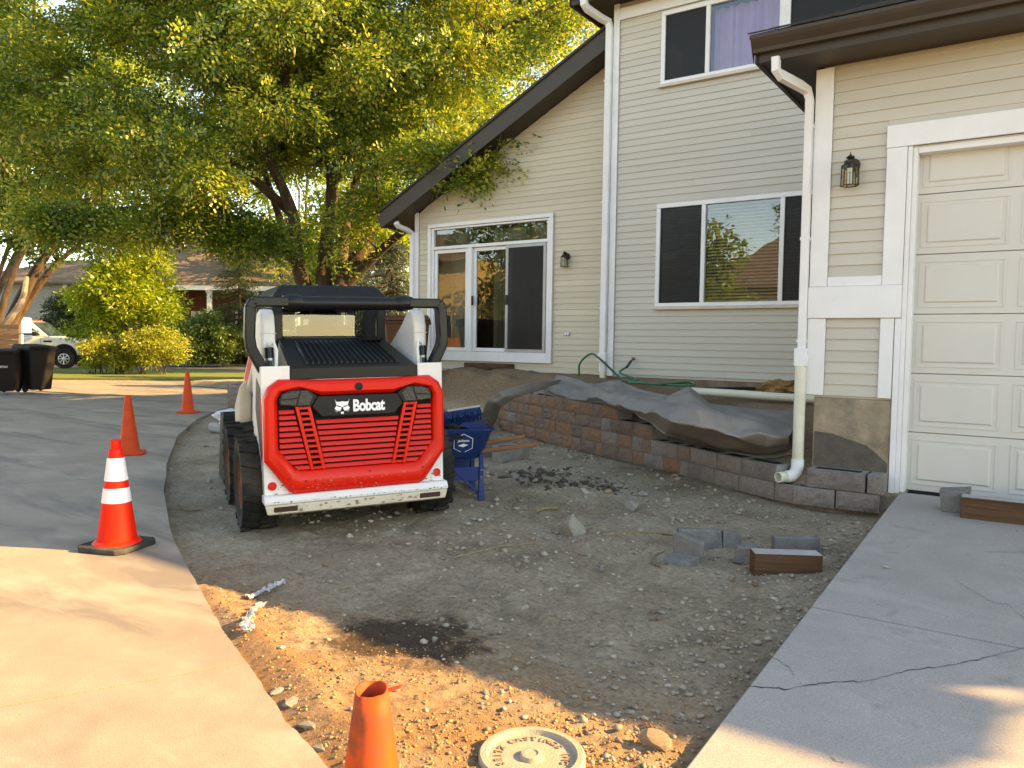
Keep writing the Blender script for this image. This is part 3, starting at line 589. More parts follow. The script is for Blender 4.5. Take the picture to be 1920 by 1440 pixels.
mb = MB(); mb.tube([(ex, ey, .50), (ex, ey, .43), (ex-.01, ey-.008, .385), (ex-.035, ey-.03, .352), (ex-.075, ey-.065, .345)], .054, 16); SUB('elbow', mb, M_trim, dsp, sm=40)
mb = MB(); mb.lathe([(.038, 0), (.047, 0), (.047, .10), (.039, .10), (.039, .01)], 18, cap=False); dv = Vector((-.55, -.83, 0)).normalized(); mb.xf(Matrix.Translation((ex-.07, ey-.06, .345)) @ dv.to_track_quat('Z', 'Y').to_matrix().to_4x4()); SUB('outlet', mb, M_pvc, dsp, sm=40)
ds2 = spout([(-5.72, MY-.50, 6.55), (-5.72, MY-.48, 6.43), (-5.70, MY-.42, 6.38), (-5.60, MY-.16, 6.31), (-5.53, MY-.08, 6.27), (-5.515, MY-.06, 6.18), (-5.52, MY-.06, 1.32), (-5.52, MY-.06, 1.05)], M_trim, .05, .045)
for z in (5.4, 3.6, 2.0):
    mb = MB(); mb.box(-5.575, -5.463, MY-.108, MY-.010, z, z+.025); SUB('strap', mb, M_trim, ds2)
mb = MB(); mb.box(-5.59, -5.45, MY-.12, MY+.0, 1.20, 1.33); SUB('adapter', mb, M_trim, ds2, bevel=.01)
mb = MB(); mb.tube([(-5.52, MY-.06, 1.21), (-5.52, MY-.06, .75)], .05, 14); SUB('drain_pipe', mb, M_pvc, ds2, sm=40)
spout([(-9.95, BY-.46, 3.66), (-9.95, BY-.40, 3.60), (-9.92, BY-.2, 3.56), (-9.90, BY-.07, 3.5), (-9.90, BY-.06, 3.35), (-9.90, BY-.06, 1.0)], M_trim, .045, .04)
# --- wall lanterns
def lantern(x, y, z, s, label):
    root = MB(); root.lathe([(.055, 0), (.055, .012), (.035, .02)], 16); root.xf(Matrix.Translation((x+.01, y-.022, z+.17*s)) @ Matrix.Rotation(R(90), 4, 'X')); ln = P('wall_lantern', root, M_bronze, sm=40); ln['label'] = label
    cx, cy = x-.0, y-.13*s
    mb = MB(); mb.tube([(x+.01, y-.03, z+.17*s), (x+.012, y-.06*s, z+.235*s), (x+.005, cy+.03*s, z+.25*s), (cx, cy, z+.225*s)], .012*s, 8); SUB('arm', mb, M_bronze, ln, sm=50)
    mb = MB(); mb.lathe([(.085*s, 0), (.06*s, .025*s), (.058*s, .045*s), (.02*s, .06*s), (.045*s, .075*s), (.038*s, .085*s), (.008*s, .105*s), (.002*s, .135*s)], 6, (cx, cy, z+.155*s)); SUB('cap', mb, M_bronze, ln)
    mb = MB()
    for j in range(6):
        t = math.pi*2*j/6; c2, s2 = math.cos(t), math.sin(t); mb.tube([(cx+.08*s*c2, cy+.08*s*s2, z+.158*s), (cx+.085*s*c2, cy+.085*s*s2, z-.055*s)], .006*s, 5)
        t2 = t+math.pi/3; mb.tube([(cx+.085*s*c2, cy+.085*s*s2, z-.05*s), (cx+.085*s*math.cos(t2), cy+.085*s*math.sin(t2), z-.05*s)], .005*s, 5)
    SUB('cage', mb, M_bronze, ln)
    for j in range(6):
        t, t2 = math.pi*2*j/6, math.pi*2*(j+1)/6; mb = MB(); f = lambda t, r, zz: (cx+r*s*math.cos(t), cy+r*s*math.sin(t), zz)
        mb.add([f(t, .083, z-.048*s), f(t2, .083, z-.048*s), f(t2, .078, z+.155*s), f(t, .078, z+.155*s)], [(0, 1, 2, 3)]); SUB('pane', mb, M_lglass, ln)
    mb = MB()
    for dx in (-.014, .014): mb.tube([(cx+dx*s, cy, z-.03*s), (cx+dx*s, cy, z+.08*s)], .011*s, 8)
    mb.lathe([(.028*s, .08*s), (.028*s, .125*s)], 12, (cx, cy, z)); SUB('bulb', mb, mat('white_bulb', (.75, .75, .7), .4), ln, sm=40)
M_lglass = glassmat('lantern_glass', 1.45, (.8, .82, .78))
lantern(-1.37, GY, 2.865, .82, 'bronze wall lantern beside the garage door'); lantern(-6.53, BY, 2.77, .80, 'bronze wall lantern beside the sliding glass door')
mb = MB(); mb.box(-6.555, -6.45, BY-.035, BY-.019, 1.60, 1.665); ob_ = P('outlet_cover', mb, M_alu, bevel=.004)
for x in (-6.545, -6.495): mb = MB(); mb.box(x, x+.03, BY-.04, BY-.0355, 1.61, 1.655); SUB('flap', mb, M_trim, ob_, bevel=.002)
mb = MB(); mb.tube([(-5.02, MY-.01, 1.12+.13), (-5.02, MY-.07, 1.25), (-5.03, MY-.10, 1.22)], .012, 8); mb.lathe([(.03, 0), (.03, .01)], 8, (-5.02, MY-.06, 1.27)); P('hose_tap', mb, mat('rusty_brass', (.12, .06, .03), .6, .4, 30, metal=.4), sm=40)
# rotten step board left on the gable foundation
mb = MB(); mb.box(-8.62, -7.55, BY-.09, BY-.022, .98, 1.10); P('ledger_board', mb, mat('rotten_wood', (.10, .055, .035), .95, .6, 14, .8, 40, stretch=(.3, 1, 2)), bevel=.01)

# --- basketball hoop bracketed to the garage eave, outside the picture: its ring shadow falls on the apron
_s = pz(1828, 1287, .16); hh_ = 3.40; kx = (hh_-slz(_s[1]))/math.tan(SUN_EL); hc = np.array([_s[0]+math.sin(SUN_AZ)*kx, _s[1]+math.cos(SUN_AZ)*kx, hh_])
print('hoop', hc)
bh = empty('basketball_hoop', (hc[0], GY-.03, hh_), 0, 'orange basketball hoop with white backboard on the garage front', 'basketball hoop')
rx_, ry_ = 0, hc[1]-(GY-.03)
mb = MB(); mb.tube([(rx_+.2*math.cos(t), ry_+.2*math.sin(t), 0) for t in np.linspace(0, 2*math.pi, 33)], .012, 8, False); obj('rim', mb, mat('hoop_orange', (.6, .12, .03), .5), bh)
mb = MB(); mb.box(-.45, .45, ry_+.26, ry_+.30, -.12, .5); obj('backboard', mb, M_trim, bh, bevel=.01)
mb = MB(); mb.box(-.06, .06, ry_+.20, ry_+.259, -.02, .02); mb.box(-.05, .05, ry_+.301, -.0, .1, .16); obj('bracket', mb, M_brown, bh)
# ---------------------------------------------------------------- block retaining wall
def blockmat(name, c0, c1, c2):
    m = bpy.data.materials.new(name); m.use_nodes = True; nt = m.node_tree; L = nt.links.new; b = nt.nodes['Principled BSDF']
    tc = N(nt, 'TexCoord'); oi = N(nt, 'ObjectInfo'); sc_ = N(nt, 'VectorMath', operation='SCALE'); sc_.inputs[0].default_value = (40, 23, 61); L(oi.outputs['Random'], sc_.inputs['Scale'])
    ad = N(nt, 'VectorMath', operation='ADD'); L(tc.outputs['Object'], ad.inputs[0]); L(sc_.outputs[0], ad.inputs[1])
    n1 = N(nt, 'TexNoise'); n1.inputs['Scale'].default_value = 4; n1.inputs['Detail'].default_value = 3; L(ad.outputs[0], n1.inputs[0])
    ma = N(nt, 'Math', operation='MULTIPLY_ADD'); L(oi.outputs['Random'], ma.inputs[0]); ma.inputs[1].default_value = .6; L(n1.outputs['Fac'], ma.inputs[2])
    rp = ramp(nt, [(.45, c0), (.72, c1), (1., c2)]); L(ma.outputs[0], rp.inputs[0])
    n2 = N(nt, 'TexNoise'); n2.inputs['Scale'].default_value = 75; n2.inputs['Detail'].default_value = 5; n2.inputs['Roughness'].default_value = .8; L(ad.outputs[0], n2.inputs[0])
    r2 = ramp(nt, [(.3, (.55,)*3), (.7, (1.4,)*3)]); L(n2.outputs['Fac'], r2.inputs[0]); mx = N(nt, 'MixRGB', blend_type='MULTIPLY'); mx.inputs[0].default_value = 1; L(rp.outputs[0], mx.inputs[1]); L(r2.outputs[0], mx.inputs[2])
    L(mx.outputs[0], b.inputs['Base Color']); b.inputs['Roughness'].default_value = .95; b.inputs['Specular IOR Level'].default_value = .2
    bp = N(nt, 'Bump'); bp.inputs['Strength'].default_value = .9; bp.inputs['Distance'].default_value = .008; L(n2.outputs['Fac'], bp.inputs['Height']); L(bp.outputs[0], b.inputs['Normal']); return m
M_blkG = blockmat('split_face_grey', (.165, .14, .128), (.235, .20, .18), (.21, .165, .145))
M_blkR = blockmat('split_face_rust', (.145, .105, .09), (.22, .14, .105), (.24, .125, .08))
M_blkTop = mat('block_cast_face', (.25, .235, .22), .95, .2, 20, .5, 120)
M_hole = mat('block_core_dark', (.03, .028, .026), .95)
BH = .155
def block_mesh(wd, dp=.22, h=BH, seed=0, face=M_blkG, core=True):
    rg = random.Random(seed); mb = MB(); mi = []
    nx_, nz_ = max(3, int(wd/.04)), 4; Pg = []
    for i in range(nx_+1):
        row = []
        for k in range(nz_+1):
            ed = (i in (0, nx_)) or (k in (0, nz_)); y = .007 if ed else rg.uniform(-.013, .002)
            row.append((wd*i/nx_+(0 if ed else rg.uniform(-.008, .008)), y, h*k/nz_+(0 if ed else rg.uniform(-.006, .006))))
        Pg.append(row)
    mb.grid(Pg); mi += [0]*len(mb.f); n = len(mb.f)
    mb.add([(0, .0071, 0), (wd, .0071, 0), (wd, .0071, h), (0, .0071, h), (0.004, dp, 0), (wd-.004, dp, 0), (wd-.004, dp, h), (.004, dp, h)], [(1, 5, 6, 2), (0, 3, 7, 4), (5, 4, 7, 6), (0, 4, 5, 1)]); mi += [1]*(len(mb.f)-n); n = len(mb.f)
    if core and wd > .18:
        a, b2 = .045, .05; cz = h-.09
        mb.add([(0, .0071, h), (wd, .0071, h), (wd-.004, dp, h), (.004, dp, h), (a, b2, h), (wd-a, b2, h), (wd-a, dp-.045, h), (a, dp-.045, h), (a, b2, cz), (wd-a, b2, cz), (wd-a, dp-.045, cz), (a, dp-.045, cz)],
               [(0, 1, 5, 4), (1, 2, 6, 5), (2, 3, 7, 6), (3, 0, 4, 7)]); mi += [1]*4
        nn_ = len(mb.v)-12; mb.f += [tuple(nn_+i for i in q) for q in ((4, 5, 9, 8), (5, 6, 10, 9), (6, 7, 11, 10), (7, 4, 8, 11), (8, 9, 10, 11))]; mi += [2]*5
    else:
        mb.add([(0, .0071, h), (wd, .0071, h), (wd-.004, dp, h), (.004, dp, h)], [(0, 1, 2, 3)]); mi += [1]
    me = mb.mesh('block')
    for m_ in (face, M_blkTop, M_hole): me.materials.append(m_)
    me.polygons.foreach_set('material_index', mi); return me
BW = [.13, .19, .26, .34, .43]
BM = {}
for fi, fm_ in ((0, M_blkG), (1, M_blkR)):
    for wi, wv in enumerate(BW):
        for s_ in range(3): BM[fi, wi, s_] = block_mesh(wv, seed=fi*100+wi*10+s_, face=fm_)
rw = empty('retaining_wall', (WALL[0][0], WALL[0][1], .1), 0, 'stepped retaining wall of split-face grey and rust concrete blocks', 'wall'); rw['kind'] = 'thing'
_wl = np.concatenate([[0], np.cumsum(np.linalg.norm(np.diff(WALL, axis=0), axis=1))])
def walong(s): return np.array([np.interp(s, _wl, WALL[:, 0]), np.interp(s, _wl, WALL[:, 1])])
def s_at_x(x): return float(np.interp(-x, -WALL[:, 0], _wl))
ZB = .137
def put_block(s0, wi, row, par):
    wd = BW[wi]; a = walong(s0+wd); b2 = walong(s0); t = b2-a; ang = math.atan2(t[1], t[0])
    fi = 1 if random.random() < np.clip((-a[0]-2.8)/1.6, .03, .9) else 0
    me = BM[fi, wi, random.randrange(3)]; o = bpy.data.objects.new('block', me); COL.objects.link(o)
    nrm = np.array([t[1], -t[0]])/(np.linalg.norm(t)+1e-9); off = random.uniform(-.006, .006)-.004*row
    o.location = (a[0]+nrm[0]*off, a[1]+nrm[1]*off, ZB+row*BH); o.rotation_euler = (0, 0, ang+R(random.uniform(-.6, .6))); o.scale = (.968, 1, .968)
    o.parent = par; o.matrix_parent_inverse = Matrix.Translation(-Vector(par.location)); return o
EXT = [(-.99, -6.83), (-1.86, -6.78), (-3.45, -6.66), (-4.02, -6.45)]
for row, (xa, xb) in enumerate(EXT):
    s = s_at_x(xa)+random.uniform(0, .03); se = s_at_x(xb)
    if row == 0:
        for wi in (3, 3, 1): put_block(s, wi, 0, rw); s += BW[wi]+.004
    elif row >= 2: put_block(s, 3, row, rw); s += BW[3]+.004
    last = 3
    while s < se-.08:
        wi = random.choice([0, 1, 1, 2, 2, 3, 4] if s > 2 else [1, 2, 3, 4, 3]); wi = wi if wi != last else (wi+1) % 5
        put_block(s, wi, row, rw); s += BW[wi]+.004; last = wi
for (x, wd, sd_) in ((-1.60, .455, 5), (-1.125, .12, 6)):      # two blocks of the next course at the garage corner
    me = block_mesh(wd, .2, BH, sd_, M_blkG); o = bpy.data.objects.new('block', me); COL.objects.link(o); o.location = (x, 6.80 if wd > .2 else 6.79, ZB+BH+.002); o.parent = rw; o.matrix_parent_inverse = Matrix.Translation(-Vector(rw.location)); o.rotation_euler = (0, 0, R(-1.5))

# ---------------------------------------------------------------- skid steer loader
def gloss(name, col, rough=.3, coat=.5, dirt=(.28, .25, .2), damt=.25, **k): return mat(name, col, rough+.08, .04, 3, coat=coat*.25, spec=.25, dirt=dirt, damt=damt, dscale=3.5, dlo=.5, dhi=.8, **k)
O_SC = 1.02
K_red = gloss('loader_red_paint', (.74, .012, .004), .32, .5, (.30, .05, .03), .35)
K_redl = gloss('loader_red_slat', (.66, .02, .014), .4, .2, (.4, .05, .04), .3)
K_wht = gloss('loader_white_paint', (.72, .71, .70), .35, .4, (.45, .40, .33), .4)
K_tan = gloss('loader_dusty_white', (.62, .55, .45), .55, .1, (.33, .27, .2), .5)
K_blk = gloss('loader_black_paint', (.0065, .007, .0085), .3, .35, (.03, .028, .025), .2)
K_mat = mat('loader_matte_black', (.007, .007, .008), .5, .2, 6, dirt=(.035, .032, .027), damt=.3, dscale=3)
K_rub = mat('tyre_rubber', (.012, .0115, .011), .85, .3, 12, .3, 60, dirt=(.10, .08, .06), damt=.5, dscale=4, dlo=.42, dhi=.7)
K_rim = mat('rusty_orange_rim', (.20, .055, .02), .6, .3, 9, dirt=(.12, .09, .07), damt=.7, dscale=5)
K_lens = mat('light_lens', (.035, .035, .038), .15, .5, 60, .35, 70, coat=.4)
K_gray = mat('loader_gray_graphic', (.06, .06, .065), .4)
K_steel = mat('worn_steel', (.30, .29, .27), .4, .3, 12, metal=.8)
ld = empty('skid_steer_loader', (0, 0, 0), 0, 'red and white skid steer loader seen from its grille end on bare soil', 'loader')
LYAW = R(34.45+25)
ld.rotation_euler = (0, R(-1.3), LYAW)
_Rm = Matrix.Rotation(LYAW, 3, 'Z') @ Matrix.Rotation(R(-1.3), 3, 'Y')
ld.rotation_euler = _Rm.to_euler()
_c = pd(497, 963, 5.6); ld.location = Vector(_c) - _Rm @ Vector((-.6875, 0, .22))
print('loader origin', tuple(ld.location))
def K(name, mb, m, par=None, **k): return obj(name, mb, m, par or ld, **k)
# chassis and tail
mb = MB(); mb.box(-.60, .60, .12, 2.05, .24, .98); K('chassis', mb, K_wht, bevel=.02)
for s in (-1, 1):
    xa, xb = sorted((s*.487, s*.6875)); mb = MB()
    mb.box(xa, xb, 0, .012, .34, 1.29); mb.box(s*.6755 if s > 0 else -.6875, s*.6875 if s > 0 else -.6755, .0125, .55, .34, 1.285); mb.box(xa, xb, .40, .412, .9, 1.20); mb.box(min(s*.487, s*.5), max(s*.487, s*.5), .0125, .4, .9, 1.26)
    tp = K('tail_post', mb, K_wht, bevel=.003)
    mb = MB(); mb.lathe([(0.001, 0), (.032, 0), (.032, .004), (.001, .004)], 24); mb.xf(Matrix.Translation((s*.632, -.0005, .415)) @ Matrix.Rotation(R(90), 4, 'X')); K('reflector', mb, mat('red_reflector', (.65, .02, .02), .25, .05), tp)
    # side panel behind the tyre with its dark graphic
    mb = MB(); mb.prism([(s*.6885, .06, 1.13), (s*.6885, .30, 1.2), (s*.6885, .40, .95), (s*.6885, .10, .55), (s*.6885, .05, .72)][::s], (-.002*s, 0, 0)); K('side_graphic', mb, K_gray, tp)
    mb = MB(); mb.prism([(s*.690, .02, 1.0), (s*.690, .12, 1.1), (s*.690, .06, .66), (s*.690, .02, .56)][::s], (-.002*s, 0, 0)); K('side_graphic', mb, K_red, tp)
# bumper
mb = MB(); mb.prism([(-.70, -.085, .315), (-.70, -.06, .352), (-.70, .06, .352), (-.70, .06, .29), (-.70, -.08, .29)], (1.40, 0, 0)); bmp = K('bumper', mb, K_wht, bevel=.008)
mb = MB(); mb.hexa([(-.68, -.07, .22), (.68, -.07, .22), (.62, .25, .14), (-.62, .25, .14), (-.695, -.078, .288), (.695, -.078, .288), (.66, .25, .288), (-.66, .25, .288)]); K('under_guard', mb, K_tan, bmp, bevel=.006)
for s in (-1, 1):
    mb = MB(); mb.box(s*.55-.085, s*.55+.085, -.081, -.06, .235, .275); K('tie_down_slot', mb, mat('rust_hole', (.06, .03, .02), .9), bmp, bevel=.008)
# white lower tail behind grille
mb = MB(); mb.box(-.485, .485, .002, .1, .352, 1.19); mb.box(-.6875, .6875, .03, .1, .353, .6); K('tail_panel', mb, K_wht)
# red tail gate frame
O_ = [(-.56, 1.195), (-.28, 1.185), (.28, 1.185), (.56, 1.195), (.635, 1.14), (.672, 1.05), (.672, .60), (.51, .372), (.45, .347), (-.45, .347), (-.51, .372), (-.672, .60), (-.672, 1.05), (-.635, 1.14)]
I_ = [(-.39, 1.125), (-.27, 1.068), (.27, 1.068), (.39, 1.125), (.555, 1.105), (.588, 1.05), (.588, .69), (.475, .54), (.43, .520), (-.43, .520), (-.475, .54), (-.588, .69), (-.588, 1.05), (-.555, 1.105)]
O_ = [(x*O_SC, z) for x, z in O_]
def lerp2(a, b, t): return [(p[0]*(1-t)+q[0]*t, p[1]*(1-t)+q[1]*t) for p, q in zip(a, b)]
rings = [(O_, .0), (O_, -.035), (lerp2(O_, I_, .12), -.062), (lerp2(O_, I_, .30), -.078), (lerp2(O_, I_, .72), -.078), (lerp2(O_, I_, .92), -.060), (I_, -.040), (I_, .0)]
mb = MB(); nR = len(O_); V = []; F = []
for pts, y in rings: V += [(x, y, z) for x, z in pts]
for i in range(len(rings)-1):
    for j in range(nR): F.append((i*nR+j, i*nR+(j+1) % nR, (i+1)*nR+(j+1) % nR, (i+1)*nR+j))
mb.add(V, F); tg = K('tail_gate', mb, K_red, sm=32)
mb = MB(); mb.prism([(x, -.004, z) for x, z in I_][::-1], (0, .004, 0)); K('grille_backing', mb, mat('grille_black', (.008, .006, .006), .8), tg)
# slats
def xc(z, top, bot): return top+(bot-top)*(.91-z)/.37
for k in range(9):
    z0 = .528+k*.0415; z1 = z0+.027
    def slat(x0, x1, x0t, x1t, za=z0, zb=z1):
        m_ = MB(); m_.hexa([(x0, -.050, za), (x1, -.050, za), (x1, -.012, za+.006), (x0, -.012, za+.006), (x0t, -.036, zb), (x1t, -.036, zb), (x1t, -.012, zb), (x0t, -.012, zb)]); K('slat', m_, K_redl, tg, bevel=.002)
    if z1 < .905: slat(-xc(z0, .32, .255), xc(z0, .32, .255), -xc(z1, .32, .255), xc(z1, .32, .255))
    for s in (-1, 1):
        inn = xc(z0, .46, .365); innt = xc(z1, .46, .365); ot = min(.578, .44+(z0-.515)*1.0); ot2 = min(.578, .44+(z1-.515)*1.0)
        if ot > inn+.03:
            if s > 0: slat(inn, ot, innt, ot2)
            else: slat(-ot, -inn, -ot2, -innt)
for k in (9, 10):
    z0 = .528+k*.0415
    for s in (-1, 1):
        inn = xc(z0, .46, .365)
        m_ = MB(); a, b2 = (inn, .578) if s > 0 else (-.578, -inn); m_.hexa([(a, -.050, z0), (b2, -.050, z0), (b2, -.012, z0+.006), (a, -.012, z0+.006), (a, -.036, z0+.027), (b2, -.036, z0+.027), (b2, -.012, z0+.027), (a, -.012, z0+.027)]); K('slat', m_, K_redl, tg, bevel=.002)
for s in (-1, 1):          # ladder bars
    m_ = MB()
    zt, zb = 1.0, .522
    f = lambda z, e: s*(xc(z, .39, .31)+e)
    for e in (-.043, .043):
        m_.hexa([(f(zb, e)-.012, -.058, zb), (f(zb, e)+.012, -.058, zb), (f(zb, e)+.012, -.02, zb), (f(zb, e)-.012, -.02, zb), (f(zt, e)-.012, -.058, zt), (f(zt, e)+.012, -.058, zt), (f(zt, e)+.012, -.02, zt), (f(zt, e)-.012, -.02, zt)])
    br = K('grille_bar', m_, K_red, tg, bevel=.003)
    for k in range(12):
        z = zb+.006+k*.0405; m_ = MB(); a, b2 = sorted((f(z, -.031), f(z, .031))); m_.box(a, b2, -.055, -.022, z, z+.017); K('rung', m_, K_red, br)
# lights and badge
for s in (-1, 1):
    pts = [(-.578, 1.045), (-.562, 1.095), (-.50, 1.118), (-.375, 1.122), (-.30, 1.068), (-.345, .995), (-.40, .988), (-.575, 1.008)]
    m_ = MB(); m_.prism([(s*x, -.066, z) for x, z in pts][::s], (0, .05, 0)); tl = K('tail_light', m_, K_mat, tg, bevel=.006)
    for q in ([(-.565, 1.05), (-.55, 1.09), (-.495, 1.108), (-.43, 1.109), (-.445, 1.06)], [(-.568, 1.043), (-.447, 1.053), (-.46, 1.005), (-.565, 1.015)], [(-.42, 1.109), (-.38, 1.109), (-.335, 1.068), (-.362, 1.005), (-.45, 1.003)]):
        m_ = MB(); m_.prism([(s*x, -.071, z) for x, z in q][::s], (0, .004, 0)); K('lens', m_, K_lens, tl, bevel=.002)
m_ = MB(); m_.prism([(x, -.072, z) for x, z in [(-.345, .99), (-.30, 1.066), (.30, 1.066), (.345, .99), (.275, .912), (-.275, .912)]], (0, .05, 0)); bd = K('badge', m_, K_mat, tg, bevel=.006)
K_dec = mat('white_decal', (.82, .82, .84), .5, .02)
t_ = text_mb('Bobcat', .118, .0006, .0045, 0, .93); t_.xf(Matrix.Translation((.075, -.0735, .982)) @ Matrix.Rotation(R(90), 4, 'X') @ Matrix.Diagonal((.78, 1.02, 1, 1))); K('lettering', t_, K_dec, bd)
cat = MB(); cx, cz, cs = -.125, .985, .058
def catp(p): cat.prism([(cx+x*cs, -.0735, cz+z*cs) for x, z in p], (0, .001, 0))
catp([(-.95, 1.0), (-.80, .62), (-.45, .55), (0, .62), (.45, .55), (.80, .62), (.95, 1.0), (.72, .15), (.55, .10), (.20, .02), (.12, -.12), (-.12, -.12), (-.20, .02), (-.55, .10), (-.72, .15)][::-1])
for s in (-1, 1):
    catp([(s*x, z) for x, z in [(.74, .10), (.98, -.28), (.72, -.45), (.30, -.62), (.10, -.28), (.16, -.10), (.52, -.06)]][::-s])
    for j in range(3): catp([(s*x, z) for x, z in [(.45+.12*j, -.55+.05*j), (.52+.12*j, -.50+.05*j), (.80+.10*j, -.78+.12*j)]][::s])
catp([(-.20, -.72), (.20, -.72), (.16, -1.0), (-.16, -1.0)][::-1])
K('emblem', cat, K_dec, bd)
m_ = MB(); m_.lathe([(.03, 0), (.03, .012), (.02, .013), (.018, .008)], 20); m_.xf(Matrix.Translation((.0, -.072, 1.128)) @ Matrix.Rotation(R(90), 4, 'X')); K('rear_camera', m_, K_mat, tg, sm=40)
# hood
m_ = MB(); m_.box(-.485, .485, -.006, .08, 1.188, 1.275); K('hood_edge', m_, K_blk, bevel=.006)
def hz_(y): return 1.275+.21*(y/.82)
m_ = MB(); m_.hexa([(-.484, .003, 1.19), (.484, .003, 1.19), (.44, .84, 1.19), (-.44, .84, 1.19), (-.484, .003, hz_(0)), (.484, .003, hz_(0)), (.44, .84, hz_(.84)), (-.44, .84, hz_(.84))]); hd = K('hood', m_, K_mat, bevel=.012)
m_ = MB(); m_.hexa([(-.36, .07, hz_(.07)+.001), (.36, .07, hz_(.07)+.001), (.34, .70, hz_(.70)+.001), (-.34, .70, hz_(.70)+.001), (-.36, .07, hz_(.07)+.004), (.36, .07, hz_(.07)+.004), (.34, .70, hz_(.70)+.004), (-.34, .70, hz_(.70)+.004)]); K('hood_mesh', m_, mat('hood_mesh_black', (.006, .006, .007), .8), hd)
for k in range(17):
    x = -.345+k*.0431; m_ = MB(); xe = x*.94
    m_.hexa([(x-.012, .075, hz_(.075)+.0045), (x+.005, .075, hz_(.075)+.0045), (xe+.005, .695, hz_(.695)+.0045), (xe-.012, .695, hz_(.695)+.0045), (x-.004, .075, hz_(.075)+.022), (x+.003, .075, hz_(.075)+.022), (xe+.003, .695, hz_(.695)+.022), (xe-.004, .695, hz_(.695)+.022)]); K('louvre', m_, K_blk, hd)
for s in (-1, 1):
    m_ = MB(); a, b2 = sorted((s*.487, s*.445)); m_.hexa([(s*.4865, .02, 1.05), (s*.4885, .02, 1.05), (s*.4885, .8, 1.05), (s*.4865, .8, 1.05), (s*.4865, .02, 1.262), (s*.4885, .02, 1.262), (s*.447, .8, 1.45), (s*.445, .8, 1.45)]); K('hood_side', m_, K_tan, hd)
# exhaust
m_ = MB(); m_.lathe([(.10, 0), (.10, .012), (.06, .014), (.06, .02)], 20, (.30, .74, hz_(.74)+.003)); m_.tube([(.30, .74, hz_(.74)), (.30, .745, 1.58), (.305, .75, 1.66), (.325, .765, 1.70), (.35, .79, 1.715)], [.052, .055, .058, .058, .05], 14); K('exhaust', m_, mat('exhaust_black', (.008, .008, .008), .8), sm=40)
# cab
CY0, CY1, CW = .86, 2.05, .475
m_ = MB()
for s in (-1, 1):
    a, b2 = sorted((s*CW, s*(CW-.075))); m_.box(a, b2, CY0, CY0+.07, 1.0, 1.83); m_.box(a, b2, CY1-.07, CY1, .9, 1.83); m_.box(min(s*CW, s*(CW-.03)), max(s*CW, s*(CW-.03)), CY0+.07, CY1-.07, .9, 1.25)
m_.box(-CW+.076, CW-.076, CY0, CY0+.06, 1.44, 1.505); m_.box(-CW+.076, CW-.076, CY0, CY0+.06, 1.79, 1.83); m_.box(-CW+.076, CW-.076, CY1-.06, CY1, 1.74, 1.83); m_.box(-CW+.076, CW-.076, CY1-.06, CY1, .9, 1.05)
cb = K('cab', m_, K_blk, bevel=.008)
m_ = MB(); m_.hexa([(-CW-.01, CY0-.05, 1.832), (CW+.01, CY0-.05, 1.832), (CW+.01, CY1+.03, 1.832), (-CW-.01, CY1+.03, 1.832), (-CW+.07, CY0+.02, 1.935), (CW-.07, CY0+.02, 1.935), (CW-.07, CY1-.05, 1.945), (-CW+.07, CY1-.05, 1.945)]); rf = K('roof', m_, K_mat, cb, bevel=.02)
for x in (-.27, -.09, .09, .27):
    m_ = MB(); m_.hexa([(x-.014, CY0-.01, 1.89), (x+.014, CY0-.01, 1.89), (x+.014, CY1-.08, 1.94), (x-.014, CY1-.08, 1.94), (x-.01, CY0+.015, 1.946), (x+.01, CY0+.015, 1.946), (x+.01, CY1-.08, 1.956), (x-.01, CY1-.08, 1.956)]); K('rib', m_, K_mat, cb)
Kgl = glassmat('cab_glass', 1.9, (.62, .72, .72))
for (y, z0, z1, nm) in ((CY0+.03, 1.505, 1.79, 'rear_window'), (CY1-.03, 1.05, 1.74, 'front_window')):
    m_ = MB(); m_.add([(-CW+.076, y, z0), (CW-.076, y, z0), (CW-.076, y, z1), (-CW+.076, y, z1)], [(0, 1, 2, 3)]); wn_ = K(nm, m_, Kgl, cb)
    if nm == 'rear_window':
        m_ = MB(); m_.prism([(-.055, y-.002, 1.745), (.055, y-.002, 1.745), (.02, y-.002, 1.788), (-.02, y-.002, 1.788)], (0, .001, 0)); K('warning_sticker', m_, mat('faded_red_sticker', (.55, .2, .18), .6), wn_)
for s in (-1, 1):
    m_ = MB()
    for k in range(9): y = CY0+.14+k*.115; m_.box(s*(CW-.012)-.004, s*(CW-.012)+.004, y, y+.012, 1.26, 1.83)
    for k in range(6): z = 1.30+k*.09; m_.box(s*(CW-.013)-.003, s*(CW-.013)+.003, CY0+.075, CY1-.075, z, z+.01)
    K('side_grille', m_, K_mat, cb)
m_ = MB(); m_.box(-.25, .25, 1.10, 1.22, 1.1, 1.60); m_.box(-.25, .25, 1.22, 1.65, 1.05, 1.18); m_.box(-.12, .12, 1.12, 1.2, 1.60, 1.74); K('seat', m_, K_mat, cb, bevel=.04)
m_ = MB(); m_.tube([(-.33, CY1-.1, 1.1), (-.33, CY1-.1, 1.45), (-.2, CY1-.1, 1.68), (0, CY1-.1, 1.73), (.2, CY1-.1, 1.68), (.33, CY1-.1, 1.45), (.33, CY1-.1, 1.1)], .02, 8); K('front_arch', m_, K_mat, cb, sm=40)
m_ = MB(); m_.tube([(-.47, .84, 1.78), (-.49, .82, 1.70), (-.475, .80, 1.60), (-.485, .80, 1.5)], .012, 8); K('antenna_cable', m_, K_mat, cb, sm=40)
